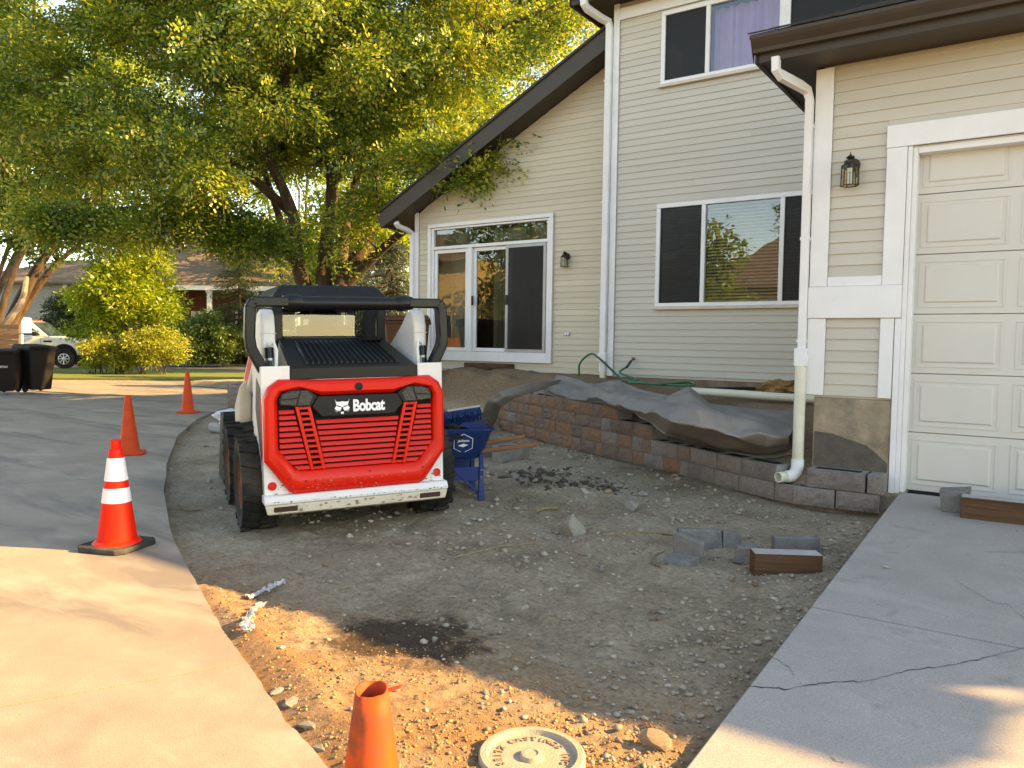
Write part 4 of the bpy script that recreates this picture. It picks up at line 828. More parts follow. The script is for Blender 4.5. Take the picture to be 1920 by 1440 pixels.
# rear link frame: uprights and cross tube
lk = MB()
lk.tube([(-.36, .15, 1.755), (.36, .15, 1.755)], .052, 18); fr_ = K('cross_tube', lk, K_blk, sm=40)
for s in (-1, 1):
    m_ = MB(); m_.tube([(s*.36, .15, 1.755), (s*.40, .15, 1.757), (s*.44, .15, 1.76), (s*.50, .15, 1.76)], [.0535, .063, .063, .05], 18); K('collar', m_, K_blk, fr_, sm=40)
    m_ = MB(); pth = [(s*.47, 1.76), (s*.71, 1.76), (s*.735, 1.72), (s*.745, 1.5), (s*.735, 1.42), (s*.66, 1.27), (s*.62, 1.18)]
    for i in range(len(pth)-1):
        (x0, z0), (x1, z1) = pth[i], pth[i+1]; d = np.array([x1-x0, z1-z0]); d /= np.linalg.norm(d); n = np.array([-d[1], d[0]])*.038; e = d*.012
        m_.hexa([(x0-e[0]-n[0], .09, z0-e[1]-n[1]), (x0-e[0]+n[0], .09, z0-e[1]+n[1]), (x0-e[0]+n[0], .20, z0-e[1]+n[1]), (x0-e[0]-n[0], .20, z0-e[1]-n[1]), (x1+e[0]-n[0], .09, z1+e[1]-n[1]), (x1+e[0]+n[0], .09, z1+e[1]+n[1]), (x1+e[0]+n[0], .20, z1+e[1]+n[1]), (x1+e[0]-n[0], .20, z1+e[1]-n[1])])
    K('upright', m_, K_blk, fr_, bevel=.012)
# lift arms
for s in (-1, 1):
    prof = [(.26, 1.20), (.25, 1.58), (.28, 1.67), (.35, 1.715), (.46, 1.70), (.62, 1.60), (1.55, 1.16), (1.90, .95), (2.02, .78), (1.92, .70), (1.75, .78), (1.45, .98), (.80, 1.28), (.66, 1.20)]
    m_ = MB(); x0 = s*.545; m_.prism([(x0 if s > 0 else x0, y, z) for y, z in prof][::-s], (s*.105, 0, 0)); am = K('lift_arm', m_, K_wht, bevel=.022, seg=3)
    m_ = MB(); m_.box(min(s*.54, s*.655), max(s*.54, s*.655), .249, .256, 1.525, 1.532); K('weld_seam', m_, K_tan, am)
    m_ = MB(); m_.prism([(s*.652, y, z) for y, z in [(.9, 1.42), (1.5, 1.13), (1.45, 1.03), (.9, 1.28)]][::s], (-.001*s, 0, 0)); K('arm_graphic', m_, K_red, am)
    m_ = MB(); m_.tube([(s*.60, .16, .95), (s*.60, .23, 1.42)], .036, 12); m_.tube([(s*.60, .14, .9), (s*.60, .17, 1.12)], .055, 12); cy = K('hydraulic_cylinder', m_, K_blk, am, sm=40)
    m_ = MB(); m_.tube([(s*.60, .20, 1.2), (s*.60, .22, 1.34)], .038, 12); K('cylinder_rod', m_, K_steel, cy, sm=40)
    m_ = MB(); m_.tube([(s*.56, .19, 1.2), (s*.55, .19, 1.4), (s*.565, .21, 1.46), (s*.60, .22, 1.44)], .014, 8); K('hydraulic_line', m_, K_wht, am, sm=40)
    m_ = MB(); m_.hexa([(s*.60, 1.55, .55), (s*.70, 1.55, .55), (s*.70, 1.95, .40), (s*.60, 1.95, .40), (s*.60, 1.30, 1.16), (s*.715, 1.30, 1.10), (s*.715, 1.85, .88), (s*.60, 1.85, .92)]); K('arm_knuckle', m_, K_tan, am, bevel=.04, seg=3)
# wheels
def tyre_mesh(r=.365, wd=.27):
    mb = MB(); pf = [(r*.56, -.30), (r*.80, -.48), (r*.93, -.47), (r*.975, -.38), (r*.985, 0), (r*.975, .38), (r*.93, .47), (r*.80, .48), (r*.56, .30)]
    mb.lathe([(a, b_*wd) for a, b_ in pf], 40, cap=False)
    for k in range(18):
        for s in (-1, 1):
            t = 2*math.pi*(k+(.5 if s > 0 else 0))/18; P_ = []
            for rr_, dz in ((r*.955, 0), (r*1.03, 0)):
                for (tt, zz) in ((-.085, .49), (.03, .49), (.13, .02), (.03, .02)): P_.append((rr_*math.cos(t+tt), rr_*math.sin(t+tt), s*zz*wd))
            if s < 0: P_ = [P_[i] for i in (3, 2, 1, 0, 7, 6, 5, 4)]
            mb.hexa(P_)
    mb.xf(Matrix.Rotation(R(90), 4, 'Y')); return mb
TM = tyre_mesh().mesh('tyre'); TM.materials.append(K_rub); smooth(TM, 35)
rmb = MB(); rmb.lathe([(.215, -.085), (.215, .085), (.20, .11), (.18, .07), (.09, .06), (.085, .10), (.02, .10)], 28); rmb.lathe([(.215, -.086), (.205, -.115), (.17, -.07), (.05, -.07)], 28); rmb.xf(Matrix.Rotation(R(90), 4, 'Y')); RMM = rmb.mesh('rim'); RMM.materials.append(K_rim); smooth(RMM, 40)
for s in (-1, 1):
    for y in (.46, 1.48):
        wl = bpy.data.objects.new('wheel', None); COL.objects.link(wl); wl.parent = ld; wl.location = (s*.700, y, .372); wl.rotation_euler = (random.uniform(0, 6), 0, 0)
        obj('tyre', TM, None, wl); r_ = obj('rim', RMM, None, wl); r_.scale = (s, 1, 1)
# bucket
m_ = MB(); bp_ = [(2.15, .75), (2.12, .30), (2.22, .08), (2.95, .05), (2.95, .07), (2.35, .16), (2.22, .40), (2.30, .78)]
m_.prism([(-.80, y-.15, z) for y, z in bp_][::-1], (1.60, 0, 0)); bk = K('bucket', m_, K_mat, bevel=.005)
for s in (-1, 1):
    m_ = MB(); m_.prism([(s*.805, y-.15, z) for y, z in [(2.13, .74), (2.13, .3), (2.22, .07), (2.94, .06), (2.45, .76)]][::-s], (-s*.02, 0, 0)); K('bucket_side', m_, K_mat, bk)

# caked mud and chipped paint on the bumper and lower tail
K_mud = mat('dried_mud', (.30, .25, .19), .95, .25, 20, .6, 60); rg_m = random.Random(4)
def splat(n, xr, zr, y, smin, smax, m, par, nm):
    mb = MB()
    for _ in range(n):
        x, z, s_ = rg_m.uniform(*xr), rg_m.uniform(*zr), rg_m.uniform(smin, smax); k = rg_m.randint(5, 7); a0 = rg_m.uniform(0, 6)
        mb.prism([(x+s_*rg_m.uniform(.6, 1.2)*math.cos(a0+2*math.pi*j/k)*1.5, y, z+s_*rg_m.uniform(.4, 1)*math.sin(a0+2*math.pi*j/k)) for j in range(k)], (0, .001, 0))
    K(nm, mb, m, par)
splat(46, (-.66, .66), (.352, .42), -.0015, .003, .012, K_mud, bmp, 'mud_spatter'); splat(30, (-.69, .69), (.300, .314), -.0865, .002, .007, mat('chipped_steel', (.06, .04, .03), .7), bmp, 'paint_chips'); splat(34, (-.62, .62), (.235, .28), -.0790, .003, .014, K_mud, bmp, 'mud_spatter')
splat(14, (-.60, .60), (.36, .50), -.0795, .003, .010, mat('scuffed_paint', (.10, .02, .015), .7), tg, 'scuffs'); splat(60, (-.62, .62), (.365, .47), -.0792, .002, .006, K_mud, tg, 'mud_spatter')
# ---------------------------------------------------------------- landscape fabric over the fill
M_fab = mat('grey_geotextile', (.235, .208, .19), .95, .12, 5, .35, 220, dirt=(.27, .23, .18), damt=.35, dscale=2)
def loft(rows, nu, nv, amp, fs, k, z_floor=True):
    """rows: list of polylines (world points) from back to front, resampled and joined by a smooth sheet"""
    RS = []
    for r_ in rows:
        r_ = np.array(r_, float); t = np.linspace(0, 1, len(r_)); tt = np.linspace(0, 1, nu)
        RS.append(np.stack([np.interp(tt, t, r_[:, i]) for i in range(3)], -1))
    RS = np.array(RS); tv = np.linspace(0, 1, len(rows)); out = np.zeros((nv, nu, 3))
    for j, v in enumerate(np.linspace(0, 1, nv)):
        for i in range(3): out[j, :, i] = [np.interp(v, tv, RS[:, u, i]) for u in range(nu)]
    for _ in range(3):
        out[1:-1] = out[1:-1]*.5+.25*(out[:-2]+out[2:]); out[:, 1:-1] = out[:, 1:-1]*.5+.25*(out[:, :-2]+out[:, 2:])
    ex = np.minimum(1, np.minimum(np.arange(nv), np.arange(nv)[::-1])/3)[:, None]
    n = np.abs(fbm(out[..., 0]*1.4+out[..., 2], out[..., 1], fs, 3, k))*2; n = n+.5*np.abs(fbm(out[..., 0]+out[..., 1]*.7, out[..., 1]-out[..., 0]*.4, fs*1.7, 2, k+1)); n2 = fbm(out[..., 0], out[..., 1]*1.5+out[..., 2], fs*2.6, 3, k+2)
    out[..., 2] += amp*(n-.4)*ex*1.2+amp*.12*n2; out[..., 1] -= amp*.6*n*ex
    if z_floor: out[..., 2] = np.maximum(out[..., 2], dirt_h(out[..., 0], out[..., 1])+.012)
    return out
def W(x, y, z): return tuple(pz(x, y, z))
fab_rows = [
    [W(1046, 709, .93), W(1105, 722, .90), W(1158, 712, .97), W(1200, 730, .93), W(1255, 742, .93), W(1292, 724, 1.02), W(1330, 757, .86), W(1420, 766, .82), W(1500, 773, .80)],
    [W(1030, 722, .87), W(1085, 736, .86), W(1150, 734, .93), W(1205, 748, .92), W(1260, 762, .90), W(1310, 770, .90), W(1370, 780, .84), W(1430, 788, .80), W(1497, 788, .76)],
    [W(1012, 732, .80), W(1075, 744, .80), W(1140, 752, .82), W(1205, 768, .84), W(1262, 790, .80), W(1320, 806, .74), W(1380, 815, .70), W(1440, 822, .68), W(1480, 815, .70)],
    [W(1004, 735, .765), W(1070, 747, .765), W(1130, 757, .765), W(1190, 768, .765), W(1250, 806, .62), W(1300, 826, .50), W(1370, 842, .47), W(1430, 850, .46), W(1478, 850, .46)],
    [W(1000, 736, .762), W(1068, 748, .762), W(1128, 757, .762), W(1184, 768, .762), W(1246, 808, .61), W(1298, 828, .465), W(1366, 845, .455), W(1428, 857, .452), W(1492, 860, .452)]]
P_ = loft(fab_rows, 240, 76, .085, 1.5, 0)
mb = MB(); mb.grid(P_.tolist()); fb = obj('landscape_fabric', mb, M_fab, sm=70, solid=.004)
tag(fb, 'crumpled grey landscape fabric sheet heaped behind the stepped block wall', 'fabric')
flap = [[W(1062, 711, .93), W(1000, 716, .95), W(940, 733, .93), W(912, 752, .80), W(903, 778, .45), W(893, 803, .14)],
        [W(1048, 720, .87), W(1000, 728, .87), W(955, 742, .87), W(925, 757, .78), W(915, 782, .42), W(907, 806, .12)],
        [W(1040, 726, .83), W(1000, 735, .82), W(965, 746, .82), W(938, 764, .72), W(932, 786, .40), W(920, 807, .12)]]
P_ = loft(flap, 46, 14, .012, 2.5, 1, False)
mb = MB(); mb.grid(P_.tolist()); fl = obj('landscape_fabric', mb, M_fab, sm=70, solid=.004); tag(fl, 'grey fabric strip folded over the far end of the block wall', 'fabric')

# ---------------------------------------------------------------- pipes, hose, sack behind the wall
mb = MB(); a = np.array(pz(1290, 733, .93)); b2 = np.array(pz(1536, 749, .91)); mb.tube([a, a*.66+b2*.34+np.array([0, 0, .004]), a*.33+b2*.67, b2], .045, 14); o = obj('pvc_pipe', mb, M_pvc, sm=40); tag(o, 'cream plastic pipe lying level along the house foundation', 'pipe')
mb = MB(); a = np.array(pz(1400, 728, .97)); b2 = np.array(pz(1500, 733, .95)); mb.tube([np.array(pz(1300, 730, .95)), a, b2], .02, 8); o = obj('black_pipe', mb, mat('black_poly', (.02, .02, .022), .5), sm=40); tag(o, 'thin black pipe lying against the reddish foundation', 'pipe')
M_hose = mat('green_hose', (.03, .15, .085), .45, .15, 8)
hp_ = [(-5.03, MY-.10, 1.22), (-5.06, MY-.14, 1.15), (-5.16, MY-.20, 1.05), tuple(pz(1192, 711, .98)), tuple(pz(1180, 716, .98)), tuple(pz(1200, 718, .98)), tuple(pz(1260, 722, .97)), tuple(pz(1300, 722, .98)), tuple(pz(1290, 717, .99)), tuple(pz(1235, 720, .98)), tuple(pz(1175, 714, .97)), tuple(pz(1160, 706, .99)), (-5.42, MY-.35, 1.25), (-5.56, MY-.38, 1.32), (-5.75, MY-.36, 1.18), (-5.80, MY-.30, .98)]
def cr(P, n=8):
    P = [np.array(p, float) for p in P]; P = [2*P[0]-P[1]]+P+[2*P[-1]-P[-2]]; out = []
    for i in range(1, len(P)-2):
        for t in np.linspace(0, 1, n, endpoint=False):
            out.append(.5*((2*P[i])+(-P[i-1]+P[i+1])*t+(2*P[i-1]-5*P[i]+4*P[i+1]-P[i+2])*t*t+(-P[i-1]+3*P[i]-3*P[i+1]+P[i+2])*t**3))
    return out+[P[-2]]
mb = MB(); mb.tube(cr(hp_), .016, 8); hs_ = obj('garden_hose', mb, M_hose, sm=60); tag(hs_, 'green garden hose looped from the wall tap beside the downspout', 'hose')
mb = MB(); mb.tube([(-5.03, MY-.10, 1.225), (-5.08, MY-.155, 1.12)], .019, 8); obj('hose_collar', mb, mat('hose_black', (.02, .02, .02), .6), hs_, sm=40)
def rockmesh(seed, sub=2, flat=.7, rough=.28):
    bm = bmesh.new(); bmesh.ops.create_icosphere(bm, subdivisions=sub, radius=1); rg = random.Random(seed); ofs = [rg.uniform(0, 50) for _ in range(3)]
    pl = [Vector((rg.gauss(0, 1), rg.gauss(0, 1), rg.gauss(0, 1))).normalized() for _ in range(7)]
    for v in bm.verts:
        for p in pl:
            d = v.co.dot(p)
            if d > .62: v.co -= p*(d-.62)*.9
        v.co *= 1+rough*rg.uniform(-.3, .3); v.co.z *= flat
    me = bpy.data.meshes.new('rock'); bm.to_mesh(me); bm.free(); return me
def rumple(name, c, s, m, seed, label, cat_):
    bm = bmesh.new(); bmesh.ops.create_icosphere(bm, subdivisions=3, radius=1); rg = random.Random(seed)
    for v in bm.verts:
        n = float(fbm(v.co.x*2+seed, v.co.y*2+v.co.z*3, 1.5, 3, seed)); v.co *= 1+1.3*n; v.co = Vector((v.co.x*s[0], v.co.y*s[1], max(v.co.z, -.5)*s[2]))
    me = bpy.data.meshes.new(name); bm.to_mesh(me); bm.free(); return tag(obj(name, me, m, loc=c), label, cat_)
rumple('paper_sack', np.array(pz(1462, 733, .97))+np.array([0, 0, .03]), (.22, .12, .09), mat('rusty_sack', (.26, .15, .06), .8, .5, 9), 3, 'crumpled rust-brown sack lying against the foundation behind the pipe', 'sack')

# ---------------------------------------------------------------- traffic cones
M_or = mat('cone_orange_bright', (.80, .014, .004), .55, .04, 4, dirt=(.5, .06, .03), damt=.25)
M_orw = mat('cone_orange_worn', (.56, .062, .010), .65, .22, 7, dirt=(.15, .05, .025), damt=.85, dscale=6, dlo=.46, dhi=.62)
M_orm = mat('cone_orange_scuffed', (.68, .06, .010), .6, .15, 7, dirt=(.35, .06, .03), damt=.5, dscale=6, dlo=.5, dhi=.7)
M_band = mat('cone_reflective_band', (.80, .78, .80), .35, .05, 6, dirt=(.5, .47, .45), damt=.25)
M_base = mat('cone_black_rubber', (.035, .033, .03), .85, .3, 8, dirt=(.16, .14, .12), damt=.5)
def sq_base(r, h, cut=.25):
    mb = MB(); p = []
    c_ = r*cut
    for (sx, sy) in ((1, 1), (-1, 1), (-1, -1), (1, -1)):
        q_ = [(sx*r, sy*(r-c_)), (sx*(r-c_), sy*r)]; p += q_ if sx*sy > 0 else q_[::-1]
    mb.prism([(x, y, h) for x, y in p], (0, 0, -h)); return mb
def cone_r(z, h, r0, r1): return r0+(r1-r0)*(z/h)
def make_cone(name, loc, h, rz, label, style, tilt=(0, 0), s=1):
    c = empty(name, loc, rz, label, 'traffic cone'); c.rotation_euler = (R(tilt[0]), R(tilt[1]), rz)
    if style == 'striped':
        mb = sq_base(.185, .035); obj('base', mb, M_base, c, bevel=.008)
        b0 = .036; r0, r1 = .125, .034; hh = h-b0
        def seg(za, zb, m, nm, e=0): mb = MB(); mb.lathe([(cone_r(za, hh, r0, r1)+e, b0+za), (cone_r(zb, hh, r0, r1)+e, b0+zb)], 32, cap=False); obj(nm, mb, m, c, sm=60)
        mb = MB(); mb.lathe([(.15, b0), (.142, b0+.010), (cone_r(.02, hh, r0, r1), b0+.02), (cone_r(hh-.06, hh, r0, r1), b0+hh-.06), (.030, b0+hh-.055), (.033, b0+hh-.03), (.031, b0+hh), (.022, b0+hh), (.02, b0+hh-.05)], 32); obj('body', mb, M_or, c, sm=40)
        seg(.40*hh, .54*hh, M_band, 'band', .003); seg(.61*hh, .83*hh, M_band, 'band', .003)
    else:
        mb = sq_base(.17*s, .028); obj('base', mb, M_orm if style == 'worn' else M_or, c, bevel=.008)
        r0, r1 = .115*s, .032*s; prof = [(.14*s, .027), (.125*s, .04), (r0, .05), (r1, h)]
        if style == 'broken':
            mb = MB(); n = 36; V = []
            zs_ = [.05, h*.35, h*.7, h*.9, h]
            for z in zs_:
                for j in range(n):
                    t = 2*math.pi*j/n; rr_ = cone_r(z, h, r0, .034*s)*(1+.03*math.sin(3*t)*(z/h)); zz = z
                    if z == h: zz = h-.010*max(0, math.sin(t+2.3))-.004*max(0, math.sin(3*t))
                    V.append((rr_*math.cos(t), rr_*math.sin(t), zz))
            mb.add(V, [(i*n+j, i*n+(j+1) % n, (i+1)*n+(j+1) % n, (i+1)*n+j) for i in range(4) for j in range(n)]); obj('body', mb, M_orw, c, sm=60, solid=.004)
            mb = MB(); mb.prism([(.033, .004, h-.012), (.062, .012, h-.004), (.066, .020, h-.001), (.031, .016, h-.010)], (0, 0, -.003)); mb.xf(Matrix.Rotation(R(50), 4, 'Z')); obj('torn_flap', mb, M_orw, c)
        else:
            mb = MB(); mb.lathe(prof+[(r1-.006, h), (r1-.004, h-.05)], 32); obj('body', mb, M_orm if style == 'worn' else M_or, c, sm=40)
    return c
make_cone('traffic_cone', (*pz(220, 1026, .1)[:2], .101), .715, R(20), 'orange traffic cone with two white reflective bands and a black base', 'striped')
make_cone('traffic_cone', (*pz(243, 851, .1)[:2], .101), .70, R(55), 'dirty plain orange traffic cone between the striped cone and the farthest one', 'worn', (0, -.8))
make_cone('traffic_cone', (*pz(352, 774, .1)[:2], .101), .76, R(30), 'cleaner plain orange traffic cone by the kerb near the pallet of blocks', 'worn')
_t = pd(697, 1283, 1.72); make_cone('traffic_cone', (_t[0], _t[1], float(dirt_h(_t[0], _t[1]))-.005), _t[2]-float(dirt_h(_t[0], _t[1])), R(-20), 'scuffed orange cone with a torn open top beside the round metal lid', 'broken', s=1.05)

# ---------------------------------------------------------------- cast lid in the soil
lc = pz(997, 1446, .07); hz0 = float(dirt_h(lc[0], lc[1])); lc = np.array([lc[0], lc[1], hz0+.012])
M_iron = mat('dusty_cast_iron', (.36, .30, .23), .8, .15, 12, .35, 150, dirt=(.24, .19, .14), damt=.5, dscale=14)
lid = empty('manhole_cover', lc, R(20), 'small round cast metal utility lid with raised letters set in the soil', 'manhole cover')
mb = MB(); mb.lathe([(.178, -.05), (.178, .028), (.172, .034), (.152, .034), (.146, .020), (.144, .018), (.001, .018)], 56); obj('lid', mb, M_iron, lid, sm=35)
mb = MB(); mb.lathe([(.042, .018), (.036, .032), (.022, .034), (.018, .030), (.001, .030)], 28); obj('boss', mb, M_iron, lid, sm=40)
M_letter = mat('worn_letter', (.23, .17, .125), .85, .1)
tx = 'SEITZ CASTINGS INC'
for i, ch in enumerate(tx):
    if ch == ' ': continue
    t = R(205-i*13.2-0); t_ = text_mb(ch, .034, .0025, .0006)
    ang = t-math.pi/2+TH*1.0
    px_, py_ = .112*math.cos(t+TH), .112*math.sin(t+TH)
    t_.xf(Matrix.Translation((px_, py_, .0195)) @ Matrix.Rotation(ang, 4, 'Z')); ol = obj('raised_letter', t_, M_letter, lid)
lid.rotation_euler = (0, 0, 0)

# ---------------------------------------------------------------- loose blocks and timbers
M_cast = mat('cast_concrete', (.21, .20, .19), .95, .25, 9, .8, 70, dirt=(.13, .115, .10), damt=.6, dscale=6, dlo=.46, dhi=.66, speck=.3)
def gz(x, y): return float(dirt_h(x, y))
def at(x, y, z=.06):
    p = pz(x, y, z)
    for _ in range(4): p = pz(x, y, gz(p[0], p[1]))
    return p
def rotc(o, p, rz, ry=0, rx=0, sink=.006):
    o.location = (p[0], p[1], p[2]-sink); o.rotation_euler = (R(rx), R(ry), rz); return o
CR = TH  # angle of the camera's right direction from +X
me = block_mesh(.36, .23, .17, 21, M_cast); o = bpy.data.objects.new('hollow_block', me); COL.objects.link(o); p = at(975, 868); rotc(o, p, CR+R(32)); o.location.x -= .2*math.cos(CR); o.location.y -= .2*math.sin(CR); tag(o, 'single hollow concrete block sitting on soil behind the wheelbarrow handle', 'concrete block')
mb = MB(); mb.box(0, .3, 0, .2, 0, .15); o = obj('concrete_block', mb, M_cast, bevel=.008); p = at(905, 858); rotc(o, p, CR+R(10)); tag(o, 'pale concrete block half hidden behind the wheelbarrow handle', 'concrete block')
# broken L pieces near the apron
def lpiece(wd, h, t, l, seed):
    mb = MB(); rg = random.Random(seed); j = lambda: rg.uniform(-.012, .012)
    mb.hexa([(0, 0, 0), (wd, 0, 0), (wd, t, 0), (0, t, 0), (0+j(), 0, h+j()), (wd+j(), 0, h*.82+j()), (wd+j(), t, h*.85+j()), (j(), t, h+j())])
    mb.hexa([(.01, -l, 0), (wd-.02, -l+j(), 0), (wd-.01, -.001, 0), (0, -.001, 0), (.01+j(), -l, t*.8), (wd-.03, -l+j(), t*.8), (wd-.01, -.001, t), (0, -.001, t)]); return mb
o = obj('broken_block', lpiece(.20, .17, .05, .16, 1), M_cast, bevel=.006); p = at(1262, 1046); rotc(o, p, CR+R(-35)); tag(o, 'L-shaped broken piece of grey concrete block lying on its side', 'broken block')
mb = MB(); mb.hexa([(0, 0, 0), (.32, .0, 0), (.32, .06, 0), (0, .06, 0), (.0, .0, .15), (.31, .01, .135), (.31, .07, .14), (.0, .06, .15)]); mb.hexa([(.321, .0, 0), (.48, .05, 0), (.47, .11, 0), (.321, .06, 0), (.321, .0, .135), (.46, .05, .11), (.45, .11, .11), (.321, .06, .135)]); o = obj('broken_block', mb, M_cast, bevel=.006); p = at(1272, 1030); rotc(o, p, CR+R(3)); tag(o, 'long grey side wall split from a concrete block, standing upright', 'broken block')
mb = MB(); mb.box(0, .31, 0, .09, 0, .12); o = obj('broken_block', mb, M_cast, bevel=.008); p = at(1452, 1038); rotc(o, p, CR+R(-3)); tag(o, 'small rectangular grey block piece behind the short brown timber', 'broken block')
mb = MB(); mb.hexa([(0, 0, .02), (.16, .0, 0), (.17, .12, 0), (.02, .10, 0), (.03, .0, .12), (.16, .0, .12), (.17, .11, .13), (.04, .09, .12)]); o = obj('broken_block', mb, M_cast, bevel=.006); p = at(1372, 1058); rotc(o, p, CR+R(-10)); tag(o, 'chipped block corner leaning against the end of the short timber', 'broken block')
M_tim = mat('treated_timber', (.115, .058, .03), .85, .55, 9, .5, 40, stretch=(.12, 1.5, 5), dirt=(.05, .024, .014), damt=.7, dscale=5, dlo=.45, dhi=.65)
M_dust = mat('dusty_timber_top', (.38, .35, .34), .95, .15, 10, .3, 90)
def timber(L_, w_, h_, p, rz, label):
    mb = MB(); mb.box(0, L_, 0, w_, 0, h_); o = obj('timber', mb, M_tim, bevel=.004); rotc(o, p, rz); tag(o, label, 'timber')
    mb = MB(); mb.box(.004, L_-.004, .004, w_-.004, h_+.001, h_+.003); obj('dusty_top', mb, M_dust, o); return o
timber(.415, .13, .145, at(1414, 1080), CR+R(-4), 'short brown timber offcut with a dusty top lying in the soil')
pt = np.array([*pY(1800, 968, 6.35)[:2], 0]); pt[2] = slz(pt[1])+.003; timber(1.1, .14, .155, pt, R(1), 'long brown timber lying on the apron before the garage door')
mb = MB(); mb.hexa([(0, 0, 0), (.15, 0, 0), (.17, .12, 0), (0.01, .13, 0), (-.02, 0, .16), (.15, .0, .16), (.19, .13, .19), (-.01, .13, .16)]); o = obj('broken_block', mb, M_cast, bevel=.005); o.location = (pt[0]-.13, pt[1]+.13, slz(pt[1]+.13)); o.rotation_euler = (0, 0, R(4)); tag(o, 'grey notched block piece against the end of the long timber', 'broken block')

# ---------------------------------------------------------------- rocks and pebbles
def rkmat(n, col): return mat(n, col, .95, .25, 9, .5, 90, rand=.25)
RK = [rkmat('pale_stone', (.33, .295, .245)), rkmat('brown_stone', (.27, .19, .125)), rkmat('grey_stone', (.25, .23, .20))]
RM = [[rockmesh(s, 2) for s in range(5)] for _ in RK]
for k, rl in enumerate(RM):
    for me in rl: me.materials.append(RK[k])
def rock(x, y, r, k, label, group=None, fl=1.):
    p = at(x, y); me = random.choice(RM[k]); o = bpy.data.objects.new('rock', me); COL.objects.link(o); o.scale = (r*random.uniform(.85, 1.2), r*random.uniform(.8, 1.1), r*fl*random.uniform(.8, 1.1)); o.location = (p[0], p[1], p[2]+r*.28*fl); o.rotation_euler = (random.uniform(-.3, .3), random.uniform(-.3, .3), random.uniform(0, 6.3)); return tag(o, label, 'rock', group)
o = rock(1074, 1000, .105, 0, 'largest rock, a pale rounded boulder beside a twig on open soil', None, 1.35)
rock(1183, 955, .085, 2, 'grey clod of soil and stone out on the bare ground before the block wall'); rock(1228, 1178+220, .062, 1, 'brown rock at the corner of the apron, near the round lid')
mids = [(965, 700+195), (1005, 905), (1295, 968), (1320, 975), (1272, 975), (1130, 1015), (1185, 1030), (1128, 1070), (1195, 1055), (1130, 1083), (1160, 1083), (1225, 1150), (1235, 1162), (1220, 1163), (828, 1163), (985, 1142), (1110, 1210), (815, 1202), (795, 1205), (1060, 1250), (1165, 1352), (1240, 1150), (1180, 1325), (1120, 1150), (860, 1280), (945, 1330), (910, 1300), (1370, 1090), (1398, 1077), (1416, 1098), (1352, 1098), (1455, 1120), (1520, 1105), (1508, 1090), (1590, 992), (1605, 1003), (1020, 880), (905, 885), (1060, 905), (1095, 925), (1140, 925), (1205, 930), (1250, 940), (780, 1310), (700, 1240), (560, 1075), (610, 1060), (420, 870), (392, 905), (415, 955), (385, 838), (1040, 1105), (970, 1060), (890, 1030), (1330, 1130), (1420, 1150), (1440, 1200), (1390, 1215), (1340, 1250), (1280, 1290), (1310, 1230), (1180, 1250)]
for i, (x, y) in enumerate(mids):
    d = pr(at(x, y))[2]; r = random.uniform(4.5, 10)*d/FPX*.9*(1.25 if y < 950 else 1); k = random.choice([0, 0, 1, 2])
    rock(x, y, r, k, ['small pale stone half sunk in the bare soil', 'small brown stone half sunk in the bare soil', 'small grey stone half sunk in the bare soil'][k], ['pale stones scattered over the yard', 'brown stones scattered over the yard', 'grey stones scattered over the yard'][k])
def pebbles(name, n, region, rmin, rmax, m, label, dens, seed):
    rg = np.random.default_rng(seed); base = np.array([(1, 0, 0), (-1, 0, 0), (0, 1, 0), (0, -1, 0), (0, 0, 1), (0, 0, -1), (.62, .62, .5), (-.62, .6, .5), (.6, -.62, .5), (-.6, -.6, .5)], float)
    tri = np.array([(0, 6, 8), (0, 2, 6), (2, 7, 6), (2, 1, 7), (1, 9, 7), (1, 3, 9), (3, 8, 9), (3, 0, 8), (6, 4, 8), (6, 7, 4), (7, 9, 4), (9, 8, 4), (0, 3, 5), (3, 1, 5), (1, 2, 5), (2, 0, 5)])
    x0, x1, y0, y1 = region; mm = n*(60 if seed == 8 else 6); X = rg.uniform(x0, x1, mm); Y = rg.uniform(y0, y1, mm); ok = (Y > curbY(X)+.03)&(rg.random(mm) < dens(X, Y))&(Y < wallY(X)-.03); X = X[ok][:n]; Y = Y[ok][:n]; n = len(X); Z = dirt_h(X, Y)
    r = rmin+(rmax-rmin)*rg.random(n)**4.2; V = base[None]*(1+rg.uniform(-.3, .3, (n, 10, 1)))*r[:, None, None]*np.stack([rg.uniform(.8, 1.4, n), rg.uniform(.7, 1.2, n), rg.uniform(.5, .95, n)], -1)[:, None, :]
    a = rg.uniform(0, 6.28, n); c_, s_ = np.cos(a)[:, None], np.sin(a)[:, None]; V = np.stack([V[..., 0]*c_-V[..., 1]*s_, V[..., 0]*s_+V[..., 1]*c_, V[..., 2]], -1)+np.stack([X, Y, Z+r*.12], -1)[:, None, :]
    F = tri[None]+np.arange(n)[:, None, None]*10; o = obj(name, mesh_np(name, V.reshape(-1, 3), F.reshape(-1, 3)), m); return tag(o, label, 'gravel', kind='stuff')
def pebmat(name, cols):
    m = mat(name, (.2, .2, .2), .95, .2, 30); nt = m.node_tree; g = N(nt, 'NewGeometry'); rp = ramp(nt, cols); nt.links.new(g.outputs['Random Per Island'], rp.inputs[0]); nt.links.new(rp.outputs[0], nt.nodes['Principled BSDF'].inputs['Base Color']); return m
M_peb = pebmat('mixed_pebbles', [(0, (.20, .16, .12)), (.5, (.31, .26, .20)), (.92, (.37, .32, .26)), (1, (.48, .44, .38))])
M_clod = pebmat('soil_clods', [(0, (.27, .145, .07)), (.5, (.35, .20, .10)), (1, (.40, .25, .135))])  # brown clods; the orange of sunlight is put into their colour too
cl = lambda x, y: np.clip((fbm(x, y, .9, 3, 2)+.16)*3.2, .03, 1)
